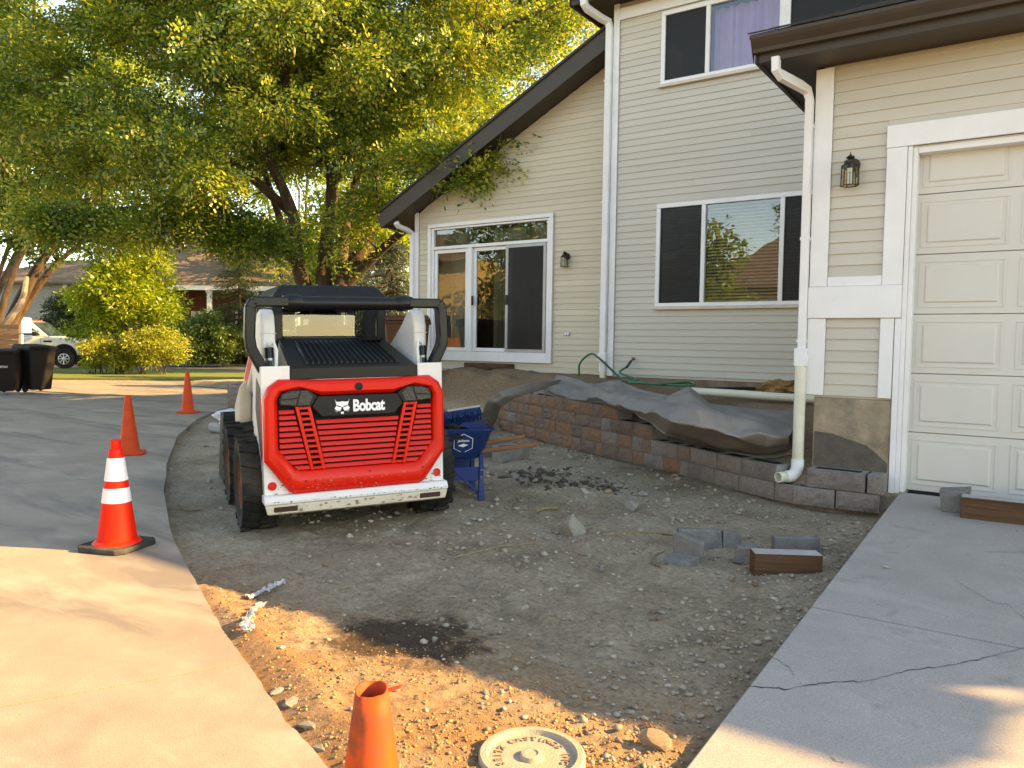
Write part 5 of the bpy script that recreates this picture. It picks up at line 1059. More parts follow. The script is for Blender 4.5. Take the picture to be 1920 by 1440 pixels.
pebbles('gravel', 2600, (-4.6, -.95, 1.6, 7.0), .003, .018, M_peb, 'loose mixed gravel strewn over the bare soil', lambda x, y: cl(x, y)*np.clip((x+4.8)/2.2, .1, 1)*np.clip((y-2.3)/1.0, .12, 1), 1)
pebbles('gravel', 1700, (-9.5, -2, 4.0, 9.4), .006, .034, M_peb, 'coarser rubble and chips strewn before the block wall', lambda x, y: cl(x*.8, y)*np.clip((x+9.5)/3, .2, 1), 2)
pebbles('soil_crumbs', 7500, (-3.9, -.95, 1.45, 3.1), .002, .009, M_clod, 'crumbly brown soil clods at the near end of the yard', lambda x, y: np.clip((fbm(x, y, 1.6, 3, 1)+.25)*2.2, .1, 1)*np.clip((2.95-y)/.5, .05, 1), 3)
pebbles('soil_crumbs', 1500, (-1.9, -.95, 2.2, 6.6), .004, .02, M_peb, 'brown soil clods along the edge of the apron', lambda x, y: np.clip((x+2.0)/.9, .02, 1), 5)
M_dk = pebmat('dark_clods', [(0, (.05, .038, .03)), (1, (.12, .09, .07))])
_dc = [at(x, y)[:2] for x, y in ((985, 888), (1010, 893), (1030, 905), (1120, 905), (1140, 915), (1060, 888))]
pebbles('soil_crumbs', 300, (-7, -1.2, 5, 9.2), .008, .045, M_dk, 'dark damp soil clods dumped before the block wall', lambda x, y: np.clip(sum(np.exp(-((x-q[0])**2+(y-q[1])**2)/.035) for q in _dc), 0, 1), 8)
# chips of broken kerb
for (x, y, r) in ((548, 1318, .05), (575, 1362, .06), (600, 1405, .05), (520, 1298, .04)):
    p = at(x, y); me = rockmesh(int(x), 1, .45); me.materials.append(RK[2]); o = bpy.data.objects.new('kerb_fragment', me); COL.objects.link(o); o.location = (p[0], p[1], p[2]+.004); o.scale = (r, r*.6, r*.7); o.rotation_euler = (.2, .1, x); tag(o, 'broken concrete fragment lying along the crumbled driveway edge', 'fragment', 'fragments along the broken driveway edge')
# twigs and dry roots
M_twig = mat('dry_twig', (.26, .19, .11), .9, .3, 20)
def twig(pts, r, label):
    P = [at(x, y)+np.array([0, 0, r*1.1]) for x, y in pts]; mb = MB(); mb.tube(cr(P, 5), r, 6); tag(obj('twig', mb, M_twig, sm=60), label, 'twig')
twig([(848, 1048), (900, 1035), (950, 1025), (1003, 1020)], .006, 'long thin dry twig lying on open soil'); twig([(1090, 996), (1108, 990), (1125, 985)], .008, 'short forked twig beside the pale boulder')
twig([(1130, 1005), (1165, 1003), (1210, 1000), (1262, 1004)], .009, 'frayed dry root running towards the upright block piece'); twig([(1245, 1036), (1226, 1045), (1226, 1058), (1240, 1064)], .008, 'curved pale root beside the L-shaped block piece')
twig([(335, 948), (350, 958), (375, 957)], .007, 'thin twig on the soil beside the loader tyre'); twig([(1005, 962), (1025, 956), (1046, 956)], .012, 'dark bark strip lying flat on the soil')
# plastic scraps
M_film = mat('torn_plastic_film', (.42, .41, .41), .4, .3, 14, .4, 30)
def scrap(pts, wd, label):
    P = cr([at(x, y) for x, y in pts], 6); rows = []; n = len(P); rg_s = random.Random(len(label))
    for i, p in enumerate(P):
        t = P[min(i+1, n-1)]-P[max(i-1, 0)]; t = t/(np.linalg.norm(t)+1e-9); s_ = np.array([-t[1], t[0], 0]); ww = wd*(.35+.65*abs(math.sin(i*.9+1)))*(.25 if i in (0, n-1) else 1)
        rows.append([p+s_*ww*(j/4-.5)*rg_s.uniform(.8, 1.2)+np.array([0, 0, .010+rg_s.uniform(0, .028)]) for j in range(5)])
    mb = MB(); mb.grid(rows); o = obj('plastic_scrap', mb, M_film, sm=25); tag(o, label, 'plastic scrap')
scrap([(535, 1097), (515, 1103), (495, 1115), (478, 1122), (462, 1128)], .05, 'torn strip of white plastic film lying in shaded soil'); scrap([(492, 1138), (476, 1150), (465, 1166), (463, 1182), (470, 1190)], .06, 'torn strip of white plastic film at the sunlit edge of the soil')
# leaf on the apron
p = pz(1660, 1068, .2); mb = MB(); zz = slz(p[1])+.006; mb.add([(p[0]-.025, p[1]-.008, zz), (p[0], p[1]-.014, zz+.006), (p[0]+.028, p[1]+.002, zz), (p[0], p[1]+.012, zz+.008)], [(0, 1, 3), (1, 2, 3)]); tag(obj('fallen_leaf', mb, mat('dry_leaf', (.42, .36, .2), .7)), 'single dry leaf lying on the pale apron', 'leaf')

# ---------------------------------------------------------------- wheelbarrow and the tools in it
B_bl = gloss('barrow_blue_paint', (.008, .032, .15), .4, .3, (.10, .09, .08), .3); B_wd = mat('barrow_handle_wood', (.20, .085, .04), .6, .3, 6, .2, 60, stretch=(.3, 3, 3)); B_tool = mat('tool_steel', (.05, .05, .055), .5, .3, 12, metal=.6)
BRZ = 12; lp = at(893, 925); wb = empty('wheelbarrow', (lp[0], lp[1], lp[2]), CR+math.pi+R(BRZ), 'blue wheelbarrow loaded with tools beside the loader', 'wheelbarrow')   # local +x points towards the wheel
def tray_ring(z, xr, xf, hw, n=6): # rounded rectangle
    pts = []; r = .12
    for (cx_, cy_, a0) in ((xf-r, hw-r, 0), (xr+r, hw-r, 90), (xr+r, -hw+r, 180), (xf-r, -hw+r, 270)):
        for j in range(n): t = R(a0+90*j/(n-1)); pts.append((cx_+r*math.cos(t), cy_+r*math.sin(t), z))
    return pts
rg_ = [tray_ring(.36, .0, .72, .22), tray_ring(.385, -.03, .82, .25), tray_ring(.63, -.10, 1.02, .34), tray_ring(.645, -.125, 1.045, .365), tray_ring(.632, -.125, 1.045, .365), tray_ring(.60, -.09, 1.0, .33), tray_ring(.40, .0, .80, .24)]
mb = MB(); n_ = len(rg_[0]); V = [p for r_ in rg_ for p in r_]; F = [(i*n_+j, i*n_+(j+1) % n_, (i+1)*n_+(j+1) % n_, (i+1)*n_+j) for i in range(6) for j in range(n_)]+[tuple(range(n_-1, -1, -1)), tuple(6*n_+j for j in range(n_))]; mb.add(V, F); tr = obj('tray', mb, B_bl, wb, sm=50)
hexa_ = lambda r: [(r*math.cos(R(60*i+30)), r*math.sin(R(60*i+30))) for i in range(6)]
Md = Matrix.Translation((.17, .2975, .51)) @ Matrix.Rotation(math.pi, 4, 'Z') @ Matrix.Rotation(R(90+20.5), 4, 'X')
for (r_, z_, m_) in ((.098, -.001, K_dec), (.092, .001, B_bl)):
    mb = MB(); mb.prism([(x, y, z_) for x, y in hexa_(r_)], (0, 0, -.001)); mb.xf(Md); obj('decal', mb, m_, tr)
mb = MB(); mb.prism([(-.05, -.02, .002), (.0, -.035, .002), (.045, -.012, .002), (.0, .0, .002)], (0, 0, -.0005)); mb.xf(Md); obj('decal_mark', mb, K_dec, tr)
for (t__, y_, s_) in (('Jackson', .03, .034),):
    tt = text_mb(t__, s_, .0005, .0008); tt.xf(Md @ Matrix.Translation((0, y_, .002))); obj('lettering', tt, K_dec, tr)
for s in (-1, 1):
    mb = MB(); mb.hexa([(-.52, s*.27-.018, .475), (-.52, s*.27+.018, .475), (1.1, s*.06+.018, .245), (1.1, s*.06-.018, .245), (-.52, s*.27-.016, .515), (-.52, s*.27+.016, .515), (1.1, s*.06+.018, .29), (1.1, s*.06-.018, .29)]); hn = obj('handle', mb, B_wd, wb, bevel=.01)
    mb = MB(); mb.box(-.02, .02, s*.25-.02, s*.25+.02, .01, .41); mb.hexa([(-.03, s*.26-.03, 0), (.03, s*.26-.03, 0), (.03, s*.26+.03, 0), (-.03, s*.26+.03, 0), (-.02, s*.25-.022, .2), (.02, s*.25-.022, .2), (.02, s*.25+.022, .2), (-.02, s*.25+.022, .2)]); mb.hexa([(-.03, s*.25-.015, .01), (.0, s*.25-.015, .01), (.0, s*.25+.015, .01), (-.03, s*.25+.015, .01), (.26, s*.25-.012, .30), (.29, s*.25-.012, .30), (.29, s*.25+.012, .30), (.26, s*.25+.012, .30)]); obj('leg', mb, B_bl, wb, bevel=.004)
    mb = MB(); mb.box(.022, .62, s*.25-.008, s*.25+.008, .17, .29); obj('side_brace', mb, B_bl, wb, bevel=.003)
    for z in (.20, .265): mb = MB(); mb.lathe([(.008, 0), (.006, .004), (.001, .005)], 10); mb.xf(Matrix.Translation((0, s*.271, z)) @ Matrix.Rotation(R(-90*s), 4, 'X')); obj('bolt', mb, K_steel, wb)
mb = MB(); mb.lathe([(.08, -.03), (.17, -.045), (.19, -.02), (.19, .02), (.17, .045), (.08, .03)], 28); mb.xf(Matrix.Rotation(R(90), 4, 'X')); mb.xf(Matrix.Translation((1.16, 0, .195))); obj('wheel', mb, K_rub, wb, sm=40)
_wm = Matrix.Translation(wb.location) @ Matrix.Rotation(CR+math.pi+R(BRZ), 4, 'Z')
def inbarrow(o): o.matrix_world = _wm @ o.matrix_world; return o
def tool(name, label, cat_): e = bpy.data.objects.new(name, None); COL.objects.link(e); e.location = _wm @ Vector((.4, 0, .5)); e.rotation_euler = (0, 0, CR+math.pi+R(BRZ)); tag(e, label, cat_); return e
def T(name, mb, m, par, **k): mb.xf(Matrix.Translation((-.4, 0, -.5))); return obj(name, mb, m, par, **k)
br_ = tool('push_broom', 'push broom with blue bristles lying across the wheelbarrow', 'broom'); mb = MB(); A_ = Matrix.Translation((.34, .22, .725)) @ Matrix.Rotation(R(-4), 4, 'Z') @ Matrix.Rotation(R(9), 4, 'Y') @ Matrix.Rotation(R(55), 4, 'X')
mb.box(-.34, .30, -.035, .035, .045, .075); mb.xf(A_); T('head', mb, mat('broom_wood', (.50, .42, .32), .7), br_, bevel=.005)
mb = MB()
for i in range(64):
    for j in range(4): x = -.335+i*.01; y = -.03+j*.02; e = random.uniform(-.012, .012); mb.hexa([(x-.004+e, y-.01, -.055), (x+.004+e, y-.01, -.055), (x+.004+e, y+.009, -.055), (x-.004+e, y+.009, -.055), (x-.004, y-.008, .044), (x+.004, y-.008, .044), (x+.004, y+.007, .044), (x-.004, y+.007, .044)])
mb.xf(A_); T('bristles', mb, mat('blue_bristle', (.006, .03, .12), .6, .3, 60), br_)
mb = MB(); mb.tube([(.30, .20, .78), (.9, -.05, .98)], .013, 8); T('pole', mb, B_wd, br_, sm=40)
sv = tool('shovel', 'dark steel shovel lying in the wheelbarrow under the broom', 'shovel'); mb = MB(); mb.grid([[(x, y, .665+.03*math.cos(y*9)+.02*(x < -.05)) for y in (-.12, -.06, 0, .06, .12)] for x in (-.10, .0, .1, .2)]); T('blade', mb, B_tool, sv, sm=60, solid=.004)
mb = MB(); mb.tube([(.2, 0, .70), (1.0, -.08, .78)], .016, 8); T('shaft', mb, B_wd, sv, sm=40)
pk = tool('hammer', 'hammer with a yellow and black grip standing up in the wheelbarrow', 'hammer'); mb = MB(); mb.tube([(.47, -.1, .70), (.40, -.12, .88)], .018, 10); T('grip', mb, mat('yellow_grip', (.70, .36, .02), .5), pk, sm=40); mb = MB(); mb.tube([(.40, -.12, .88), (.375, -.127, .94)], .02, 10); T('grip_end', mb, K_mat, pk, sm=40); mb = MB(); mb.tube([(.42, -.06, .69), (.52, -.14, .69)], .025, 8); T('head', mb, B_tool, pk)
rk = tool('steel_pole', 'weathered grey pole leaning out of the wheelbarrow towards the dirt bank', 'pole'); mb = MB(); mb.tube([(.16, -.12, .69), (.40, -.18, .86)], .017, 8); T('shaft', mb, mat('weathered_wood', (.24, .22, .19), .8), rk, sm=40); mb = MB(); mb.tube([(.155, -.118, .687), (.12, -.11, .66)], .022, 8); T('ferrule', mb, B_tool, rk)
o = rumple('debris_pile', _wm @ Vector((.45, 0, .60)), (.38, .2, .1), B_tool, 5, 'dark heap of small tools and scraps filling the wheelbarrow tray', 'tools')
mb = MB(); mb.box(0, .12, 0, .2, 0, .03)
for i in range(9): mb.box(.005, .055, .01+i*.02, .022+i*.02, -.06, 0)
o = obj('hand_brush', mb, mat('straw_bristle', (.38, .28, .13), .8, .3, 30), bevel=.004); p = at(870, 912); o.location = (p[0], p[1], p[2]+.07); o.rotation_euler = (0, 0, CR); tag(o, 'straw-coloured hand brush on the soil under the wheelbarrow', 'brush')
# ---------------------------------------------------------------- vegetation
def leaf_cards(C, n_per, spread, size, k=1, droop=.35, seed=0, flat=.6, aspect=.42, out=None):
    """leaf faces scattered round cluster centres C (N,3). k>1: a frond of k paired leaflets"""
    rg = np.random.default_rng(seed); n = len(C)*n_per; c = np.repeat(np.asarray(C), n_per, 0)
    sp = spread if np.isscalar(spread) else np.repeat(spread, n_per)[:, None]
    v = rg.normal(0, 1, (n, 3)); v /= np.linalg.norm(v, axis=1, keepdims=True); p = c+v*(rg.random((n, 1))**.45)*sp*np.array([1, 1, flat])
    d = v*np.array([1, 1, .5])+rg.normal(0, .55, (n, 3)); d[:, 2] -= droop; d /= np.linalg.norm(d, axis=1, keepdims=True)
    s = np.cross(d, rg.normal(0, 1, (n, 3))*np.array([.5, .5, 1])); s /= np.linalg.norm(s, axis=1, keepdims=True)+1e-9
    L = size*rg.uniform(.65, 1.3, (n, 1)); V = []; F = []
    if k == 1:
        w_ = L*aspect*.5; nn_ = np.cross(d, s); P_ = np.stack([p, p+d*L*.5+s*w_+nn_*L*.06, p+d*L, p+d*L*.5-s*w_+nn_*L*.06], 1); F = np.arange(n*4).reshape(n, 4); return P_.reshape(-1, 3), F
    quads = []
    for j in range(k):
        t = (j+.6)/k; q = p+d*L*t-np.array([0, 0, 1])*L*(.25*t*t); sd = 1 if j % 2 else -1; e = (s*sd*.8+d*.45); l2 = L*.34*(1-.45*t); w_ = L*.10
        quads.append(np.stack([q, q+e*l2*.5+d*w_, q+e*l2, q+e*l2*.5-d*w_], 1))
    P_ = np.concatenate(quads, 0).reshape(-1, 3); return P_, np.arange(len(P_)).reshape(-1, 4)
def limb(mb, pts, r0, r1, n=7, seg=5):
    P_ = cr(pts, seg); k = len(P_); mb.tube(P_, [r0+(r1-r0)*(i/(k-1))**.8 for i in range(k)], n)
    return P_
M_bark = mat('locust_bark', (.075, .048, .033), .95, .45, 9, .9, 24, stretch=(1, 1, .25), dirt=(.15, .11, .08), damt=.5, dscale=3)
M_loc = leafmat('locust_leaves', [(.0, (.018, .045, .008)), (.32, (.07, .14, .022)), (.56, (.20, .27, .035)), (.80, (.44, .42, .05)), (1, (.60, .48, .08))], .42, .55)
def connect(mb, nodes, targets, r=.02, seed=0):
    """grow a twig from each target to the nearest already grown point"""
    rg = np.random.default_rng(seed); nodes = [np.asarray(q) for q in nodes]; order = np.argsort([min(np.linalg.norm(np.asarray(nodes)-t, axis=1)) for t in targets])
    arr = np.array(nodes)
    for i in order:
        t = targets[i]; d = np.linalg.norm(arr-t, axis=1)+.3*np.maximum(0, arr[:, 2]-t[2]); a = arr[d.argmin()]; L = np.linalg.norm(t-a)
        if L < .15: continue
        mid = (a+t)/2+rg.normal(0, .10*L, 3)+np.array([0, 0, .08*L]); P_ = cr([a, mid, t], 4); mb.tube(P_, [r*min(1.8, .6+L*.35)*(1-.7*q_/(len(P_)-1)) for q_ in range(len(P_))], 5)
        arr = np.vstack([arr, np.array(P_[2:])])
TD = 17.5
tb = pd(605, 640, TD); tb[2] = .05
loc_tree = empty('locust_tree', tb, 0, 'big spreading locust tree with yellow-green feathery leaves behind the loader', 'tree')
mb = MB(); S = []
def stem(px, r0, r1):
    pts = [pd(x, y, d) for x, y, d in px]; S.extend(limb(mb, pts, r0, r1))
base = [(600, 650, TD)]
stem([(592, 655, TD), (575, 560, TD), (556, 480, TD-.2), (548, 400, TD-.4), (500, 290, TD-.9), (440, 160, TD-1.4), (400, 20, TD-1.6)], .24, .05)
stem([(604, 655, TD), (606, 545, TD), (612, 450, TD+.2), (622, 340, TD+.3), (606, 190, TD+.4), (590, 20, TD+.5), (580, -120, TD+.5)], .25, .05)
stem([(616, 655, TD), (640, 535, TD), (676, 475, TD), (697, 410, TD), (704, 330, TD), (690, 190, TD), (700, 30, TD), (720, -100, TD)], .27, .05)
stem([(640, 540, TD), (690, 492, TD-.2), (745, 442, TD-.5), (800, 400, TD-1.2), (860, 345, TD-2.2), (935, 305, TD-3.2)], .15, .03)
stem([(560, 500, TD), (500, 440, TD-.4), (400, 395, TD-1.0), (280, 385, TD-1.5), (150, 405, TD-1.8)], .11, .025)
stem([(622, 345, TD), (680, 250, TD), (770, 180, TD-.2), (870, 110, TD-.4), (980, 50, TD-.4)], .12, .03)
stem([(548, 400, TD), (430, 300, TD-1.2), (300, 240, TD-2.0), (150, 200, TD-2.4), (20, 150, TD-2.4)], .12, .03)
stem([(575, 540, TD), (545, 470, TD+.8), (515, 380, TD+1.6), (470, 240, TD+2.4), (430, 80, TD+2.6)], .14, .04)
stem([(640, 520, TD), (650, 420, TD+1.2), (680, 300, TD+2), (760, 120, TD+2.4), (800, -40, TD+2.4)], .14, .04)
stem([(600, 300, TD), (540, 160, TD-1.6), (520, 0, TD-2.8), (500, -120, TD-3)], .10, .03)
stem([(690, 190, TD), (810, 100, TD-1.4), (920, 60, TD-2.2), (1040, 10, TD-2.2)], .09, .03)
YM_x = [-80, 0, 100, 200, 250, 330, 380, 430, 480, 540, 600, 660, 720, 760, 800, 860, 930, 1000, 1060, 1140, 1250]
YM_y = [405, 405, 395, 380, 375, 385, 390, 395, 390, 360, 345, 345, 345, 340, 322, 290, 225, 165, 115, 50, -20]
rg = np.random.default_rng(11); cc = []; tries = 0
cen = pd(545, 110, TD-.2); ex_r, ex_d, ex_z = 7.4, 4.4, 5.2
while len(cc) < 520 and tries < 60000:
    tries += 1; q_ = rg.normal(0, 1, 3); q_ = q_/np.linalg.norm(q_)*rg.random()**(1/2.2)
    p = cen+q_[0]*ex_r*np.array([math.cos(TH), math.sin(TH), 0])+q_[1]*ex_d*np.array([-math.sin(TH), math.cos(TH), 0])+np.array([0, 0, q_[2]*ex_z])
    x, y, d = pr(p)
    if y > np.interp(x, YM_x, YM_y)-18-rg.random()*30 or x > 1130 or y < -420: continue
    if float(fbm(p[0]*1.0+p[2], p[1]+p[2]*.8, .55, 2, 3)) < -.07: continue
    cc.append(p)
for (x, y, d, n_) in ((905, 292, 14.2, 5), (935, 322, 13.9, 4), (965, 302, 13.9, 2), (862, 288, 14.6, 6), (920, 345, 13.8, 2), (880, 312, 14.2, 5), (830, 298, 15, 5), (640, 420, 16.4, 2), (590, 460, 16.2, 1), (490, 440, 16.4, 3), (715, 378, 16.6, 3), (300, 425, 15.9, 2), (265, 430, 15.9, 2), (100, 420, 16, 6), (170, 415, 16, 4), (330, 392, 15.8, 4), (380, 400, 16, 5), (425, 425, 16.2, 4), (460, 445, 16.4, 3)):
    for _ in range(n_): cc.append(pd(x+rg.uniform(-22, 22), y+rg.uniform(-16, 16), d+rg.uniform(-.3, .3)))
cc = np.array(cc); connect(mb, S[::3], cc, .022, 3)
def under(o, root): o.parent = root; o.matrix_parent_inverse = Matrix.Translation(-Vector(root.location)); return o
under(obj('trunk', mb, M_bark, sm=60), loc_tree)
V, F = leaf_cards(cc, 135, rg.uniform(.55, 1.05, len(cc)), .34, 6, .15, 5, .33); under(obj('crown', mesh_np('crown', V, F), M_loc), loc_tree)
# curled seed pods hanging in the crown
pods = MB(); pr_ = random.Random(3); sel = [c_ for c_ in cc if c_[2] < 7.5]
for i in range(900):
    c_ = sel[pr_.randrange(len(sel))]; p = c_+np.array([pr_.gauss(0, .3), pr_.gauss(0, .3), pr_.uniform(-.45, .1)]); a = pr_.uniform(0, 6.28); dx, dy = math.cos(a), math.sin(a); w_ = .011; L_ = pr_.uniform(.12, .22); cv = pr_.uniform(-1.6, 1.6); rows = []
    q = p.copy(); t = -1.2
    for j in range(5):
        rows.append([(q[0]-dy*w_, q[1]+dx*w_, q[2]), (q[0]+dy*w_, q[1]-dx*w_, q[2])]); q = q+L_/4*np.array([dx*math.cos(t), dy*math.cos(t), math.sin(t)]); t += cv*.35
    pods.grid(rows)
under(obj('seed_pods', pods, leafmat('seed_pod', [(0, (.30, .22, .04)), (1, (.48, .36, .07))], .35, 2.)), loc_tree)

def plant(name, label, ell, n_cl, n_per, spread, size, m, seed, base, cat_='shrub', stems=5, k=1, flat=.8, stem_r=.03, droop=.2, group=None, bark=None, hole=-.2, hs=.8):
    rg = np.random.default_rng(seed); root = empty(name, base, 0, label, cat_, group); C = []
    tot = sum(e[3] for e in ell)
    for (c_, a, b_, wt) in ell:
        c_ = np.array(c_); kk = int(n_cl*wt/tot); t = 0
        while kk > 0 and t < 5000:
            t += 1; q_ = rg.normal(0, 1, 3); q_ = q_/np.linalg.norm(q_)*rg.random()**(1/2.6)
            p = c_+np.array([q_[0]*a, q_[1]*a, q_[2]*b_])
            if float(fbm(p[0]+p[2], p[1]-p[2], hs, 2, seed)) < hole or p[2] < base[2]+.1: continue
            C.append(p); kk -= 1
    C = np.array(C); mb = MB(); S_ = []
    for i in range(stems):
        e = C[rg.integers(len(C))]; b0 = np.array(base)+np.array([rg.normal(0, .1), rg.normal(0, .1), 0])*(stems > 1); mid = b0*.55+e*.45+np.array([0, 0, .15*abs(e[2]-b0[2])]); S_ += limb(mb, [b0, mid, e], stem_r*rg.uniform(.8, 1.2), stem_r*.3, 6, 5)
    sub = C[rg.permutation(len(C))[:min(len(C), 160)]]; connect(mb, S_, sub, stem_r*.45, seed)
    under(obj('stem', mb, bark or M_bark, sm=60), root); V, F = leaf_cards(C, n_per, spread, size, k, droop, seed, flat); under(obj('foliage', mesh_np('foliage', V, F), m), root); return root
M_yg = leafmat('yellow_green_leaves', [(0, (.07, .13, .012)), (.45, (.19, .27, .02)), (.8, (.31, .36, .03)), (1, (.42, .38, .06))], .5, .9)
M_gold = leafmat('golden_leaves', [(0, (.13, .17, .025)), (.5, (.29, .32, .04)), (1, (.46, .40, .08))], .4, 1.2)
M_grn = leafmat('green_leaves', [(0, (.03, .06, .01)), (.5, (.075, .13, .02)), (1, (.16, .20, .03))], .35, .8)
M_dgr = leafmat('dark_leaves', [(0, (.012, .026, .008)), (.5, (.03, .055, .014)), (1, (.06, .09, .02))], .25, .8)
M_spr = leafmat('spruce_needles', [(0, (.03, .05, .035)), (.5, (.075, .11, .085)), (1, (.15, .19, .15))], .15, 1.5)
def gp(x, y, d, z): p = pd(x, y, d); p[2] = z; return p
# roadside shrubs
D = 29.
plant('small_tree', 'small sunlit yellow-green tree standing behind the golden shrubs', [(pd(235, 530, D), 1.9, 2.3, 5), (pd(215, 450, D), 1.5, 1.6, 2.5), (pd(285, 570, D-.3), 1.1, 1.4, 1.6), (pd(175, 590, D), 1.0, 1.0, 1)], 190, 110, .55, .17, M_yg, 21, gp(232, 690, D, .13), 'tree', 5, stem_r=.07)
for i, (x, y, s_) in enumerate(((190, 655, .62), (225, 668, .55), (265, 655, .75), (305, 650, .85), (170, 680, .3))):
    plant('golden_shrub', ['golden leafy shrub at the foot of the small tree', 'low golden shrub directly under the small tree trunk', 'rounded golden shrub under the small tree', 'widest golden shrub, next to the dark green bush', 'small golden sprig beside the truck wheel'][i], [(pd(x, y, D-1.2), s_, s_*.8, 1)], 40 if i < 4 else 8, 90, .28, .12, M_gold, 40+i, gp(x, 695, D-1.2, .13), 'shrub', 4, stem_r=.02, group='golden shrubs on the verge')
plant('round_bush', 'green bush with sunlit top standing before the porch railing', [(pd(385, 632, 37), 1.5, 1.3, 3), (pd(360, 655, 37), 1.2, .9, 1), (pd(425, 640, 37.5), 1.0, .9, 1)], 120, 90, .4, .17, M_grn, 31, gp(385, 684, 37.2, .3), 'bush', 5)
for i, (x, y, d, a, h_) in enumerate(((345, 650, 40.8, 1.6, 1.3), (455, 660, 40.5, 2.2, .9), (520, 660, 40.5, 2.0, .9), (410, 665, 40.5, 1.6, .8), (590, 650, 41, 2.4, 1.2), (170, 600, 37, 1.5, 1.6), (130, 600, 38, 1.2, 1.5))):
    plant('dark_hedge', ['dark evergreen hedge left of the round bush', 'low dark hedge below the porch railing', 'low dark hedge at the far end of the porch railing', 'dark hedge directly behind the round bush', 'dark hedge glimpsed behind the loader', 'dark evergreen shrub behind the pickup bonnet', 'dark evergreen shrub against the grey neighbouring wall'][i], [(pd(x, y, d), a, h_, 1)], 90, 90, .4, .15, M_dgr, 60+i, gp(x, 690, d, .2), 'hedge', 3, group='dark hedges by the neighbouring house')
def conifer(name, label, base, h_, r_, m, seed, nl=26):
    rg = np.random.default_rng(seed); root = empty(name, base, 0, label, 'tree'); mb = MB(); b0 = np.array(base); mb.tube([b0, b0+np.array([0, 0, h_])], [.16, .02], 8); C = []
    for i in range(nl):
        t = .06+.92*i/nl; z = h_*t; R_ = r_*(1-t)**.85+.12; nb = int(5+8*(1-t))
        for j in range(nb):
            a = rg.uniform(0, 6.28); e = b0+np.array([R_*math.cos(a), R_*math.sin(a), z-.12*R_]); s_ = b0+np.array([0, 0, z+.1]); mb.tube([s_, (s_+e)/2+np.array([0, 0, -.08]), e], [.03, .02, .008], 5)
            for q_ in np.linspace(.35, 1, max(2, int(R_/.28))): C.append(s_+(e-s_)*q_)
    under(obj('trunk', mb, M_bark, sm=60), root); V, F = leaf_cards(np.array(C), 55, .26, .11, 1, .1, seed, .45, .16); under(obj('foliage', mesh_np('foliage', V, F), m), root)
conifer('spruce_tree', 'blue-green spruce standing close behind the gable wall corner', gp(735, 600, 21.5, .1), 4.2, 1.7, M_spr, 71); conifer('spruce_tree', 'blue-green spruce half hidden by the locust trunks', gp(675, 600, 25, .1), 4.8, 1.8, M_spr, 72)
conifer('pine_tree', 'dark pine standing beside the neighbouring porch roof', gp(450, 600, 38.8, .2), 6.6, 2.4, M_dgr, 73, 24)
# backdrop trees
def bigtree(name, label, x, y, d, a, b_, m, seed, ncl=130, nper=110, sp=.8, sz=.28, tx=None, group=None):
    plant(name, label, [(pd(x, y, d), a, b_, 1)], ncl, nper, sp, sz, m, seed, gp(x if tx is None else tx, 650, d, .1 if d < 39 else 1.0), 'tree', 6, stem_r=.16, hole=-.16, hs=.5, group=group)
bigtree('leafy_tree', 'green leafy tree rising behind the wooden slat fence', 45, 345, 24.5, 3.0, 2.3, M_grn, 81, 170, 120, .6, .2, -30)
bigtree('leafy_tree', 'tall pale green tree above the small sunlit tree', 60, 190, 36, 6.2, 5.4, M_yg, 82, 170, 110, .9, .3, -60)
bigtree('leafy_tree', 'tall green tree rising behind the neighbouring chimney', 250, 250, 60, 8, 6, M_grn, 87, 150, 100, 1.3, .42)
bigtree('leafy_tree', 'tall tree behind the locust, past the neighbouring roof ridge', 560, 330, 46, 6.0, 6.5, M_yg, 84)
bigtree('leafy_tree', 'sunlit tree seen between the locust trunks and the spruce', 690, 470, 31, 3.0, 3.2, M_yg, 85)
bigtree('leafy_tree', 'tall tree rising beyond the gable roof', 880, 190, 36, 6.2, 4.6, M_yg, 86)
# bare pale branch of the left tree
mb = MB(); limb(mb, [pd(-30, 650, 23), pd(-5, 625, 23), pd(20, 595, 23), pd(42, 560, 23.2), pd(50, 520, 23.5)], .15, .07); o = obj('bare_branch', mb, mat('pale_bark', (.24, .19, .15), .9, .3, 6)); tag(o, 'thick pale bare limb slanting up beside the slat fence', 'branch')
# ---------------------------------------------------------------- neighbouring house across the street
N_sid = mat('neighbour_siding', (.30, .29, .26), .7, .06, 2, .2, 20); N_roof = mat('neighbour_shingle', (.17, .125, .095), .95, .35, 18, .5, 40); N_brick = mat('neighbour_brick', (.16, .06, .04), .9, .3, 9); N_wht = mat('neighbour_white', (.72, .71, .69), .6, .05)
ND = 46.0
FWD2 = np.array([-math.sin(TH), math.cos(TH), 0]); RT2 = np.array([math.cos(TH), math.sin(TH), 0])
nb = empty('neighbour_house', vd(ND, -15, 1.1), TH, 'neighbouring brick house with brown hip roof, white porch columns and chimney', 'house')   # local x = camera right, y = away
def hx(px, d): return (px-960)/FPX*d-(-15)      # local x of a pixel column at depth d
def hzp(py, px, d): return float(pd(px, py, d)[2])-1.1
def NB(name, mb, m, par=None, **k): return obj(name, mb, m, par or nb, **k)
xl, xr = hx(215, ND), hx(640, ND); ze = hzp(537, 430, ND); zr = hzp(428, 400, ND+5)
mb = MB(); mb.box(xl+.3, xr, 2.2, 9, -.6, ze-.05); NB('wall', mb, N_brick)
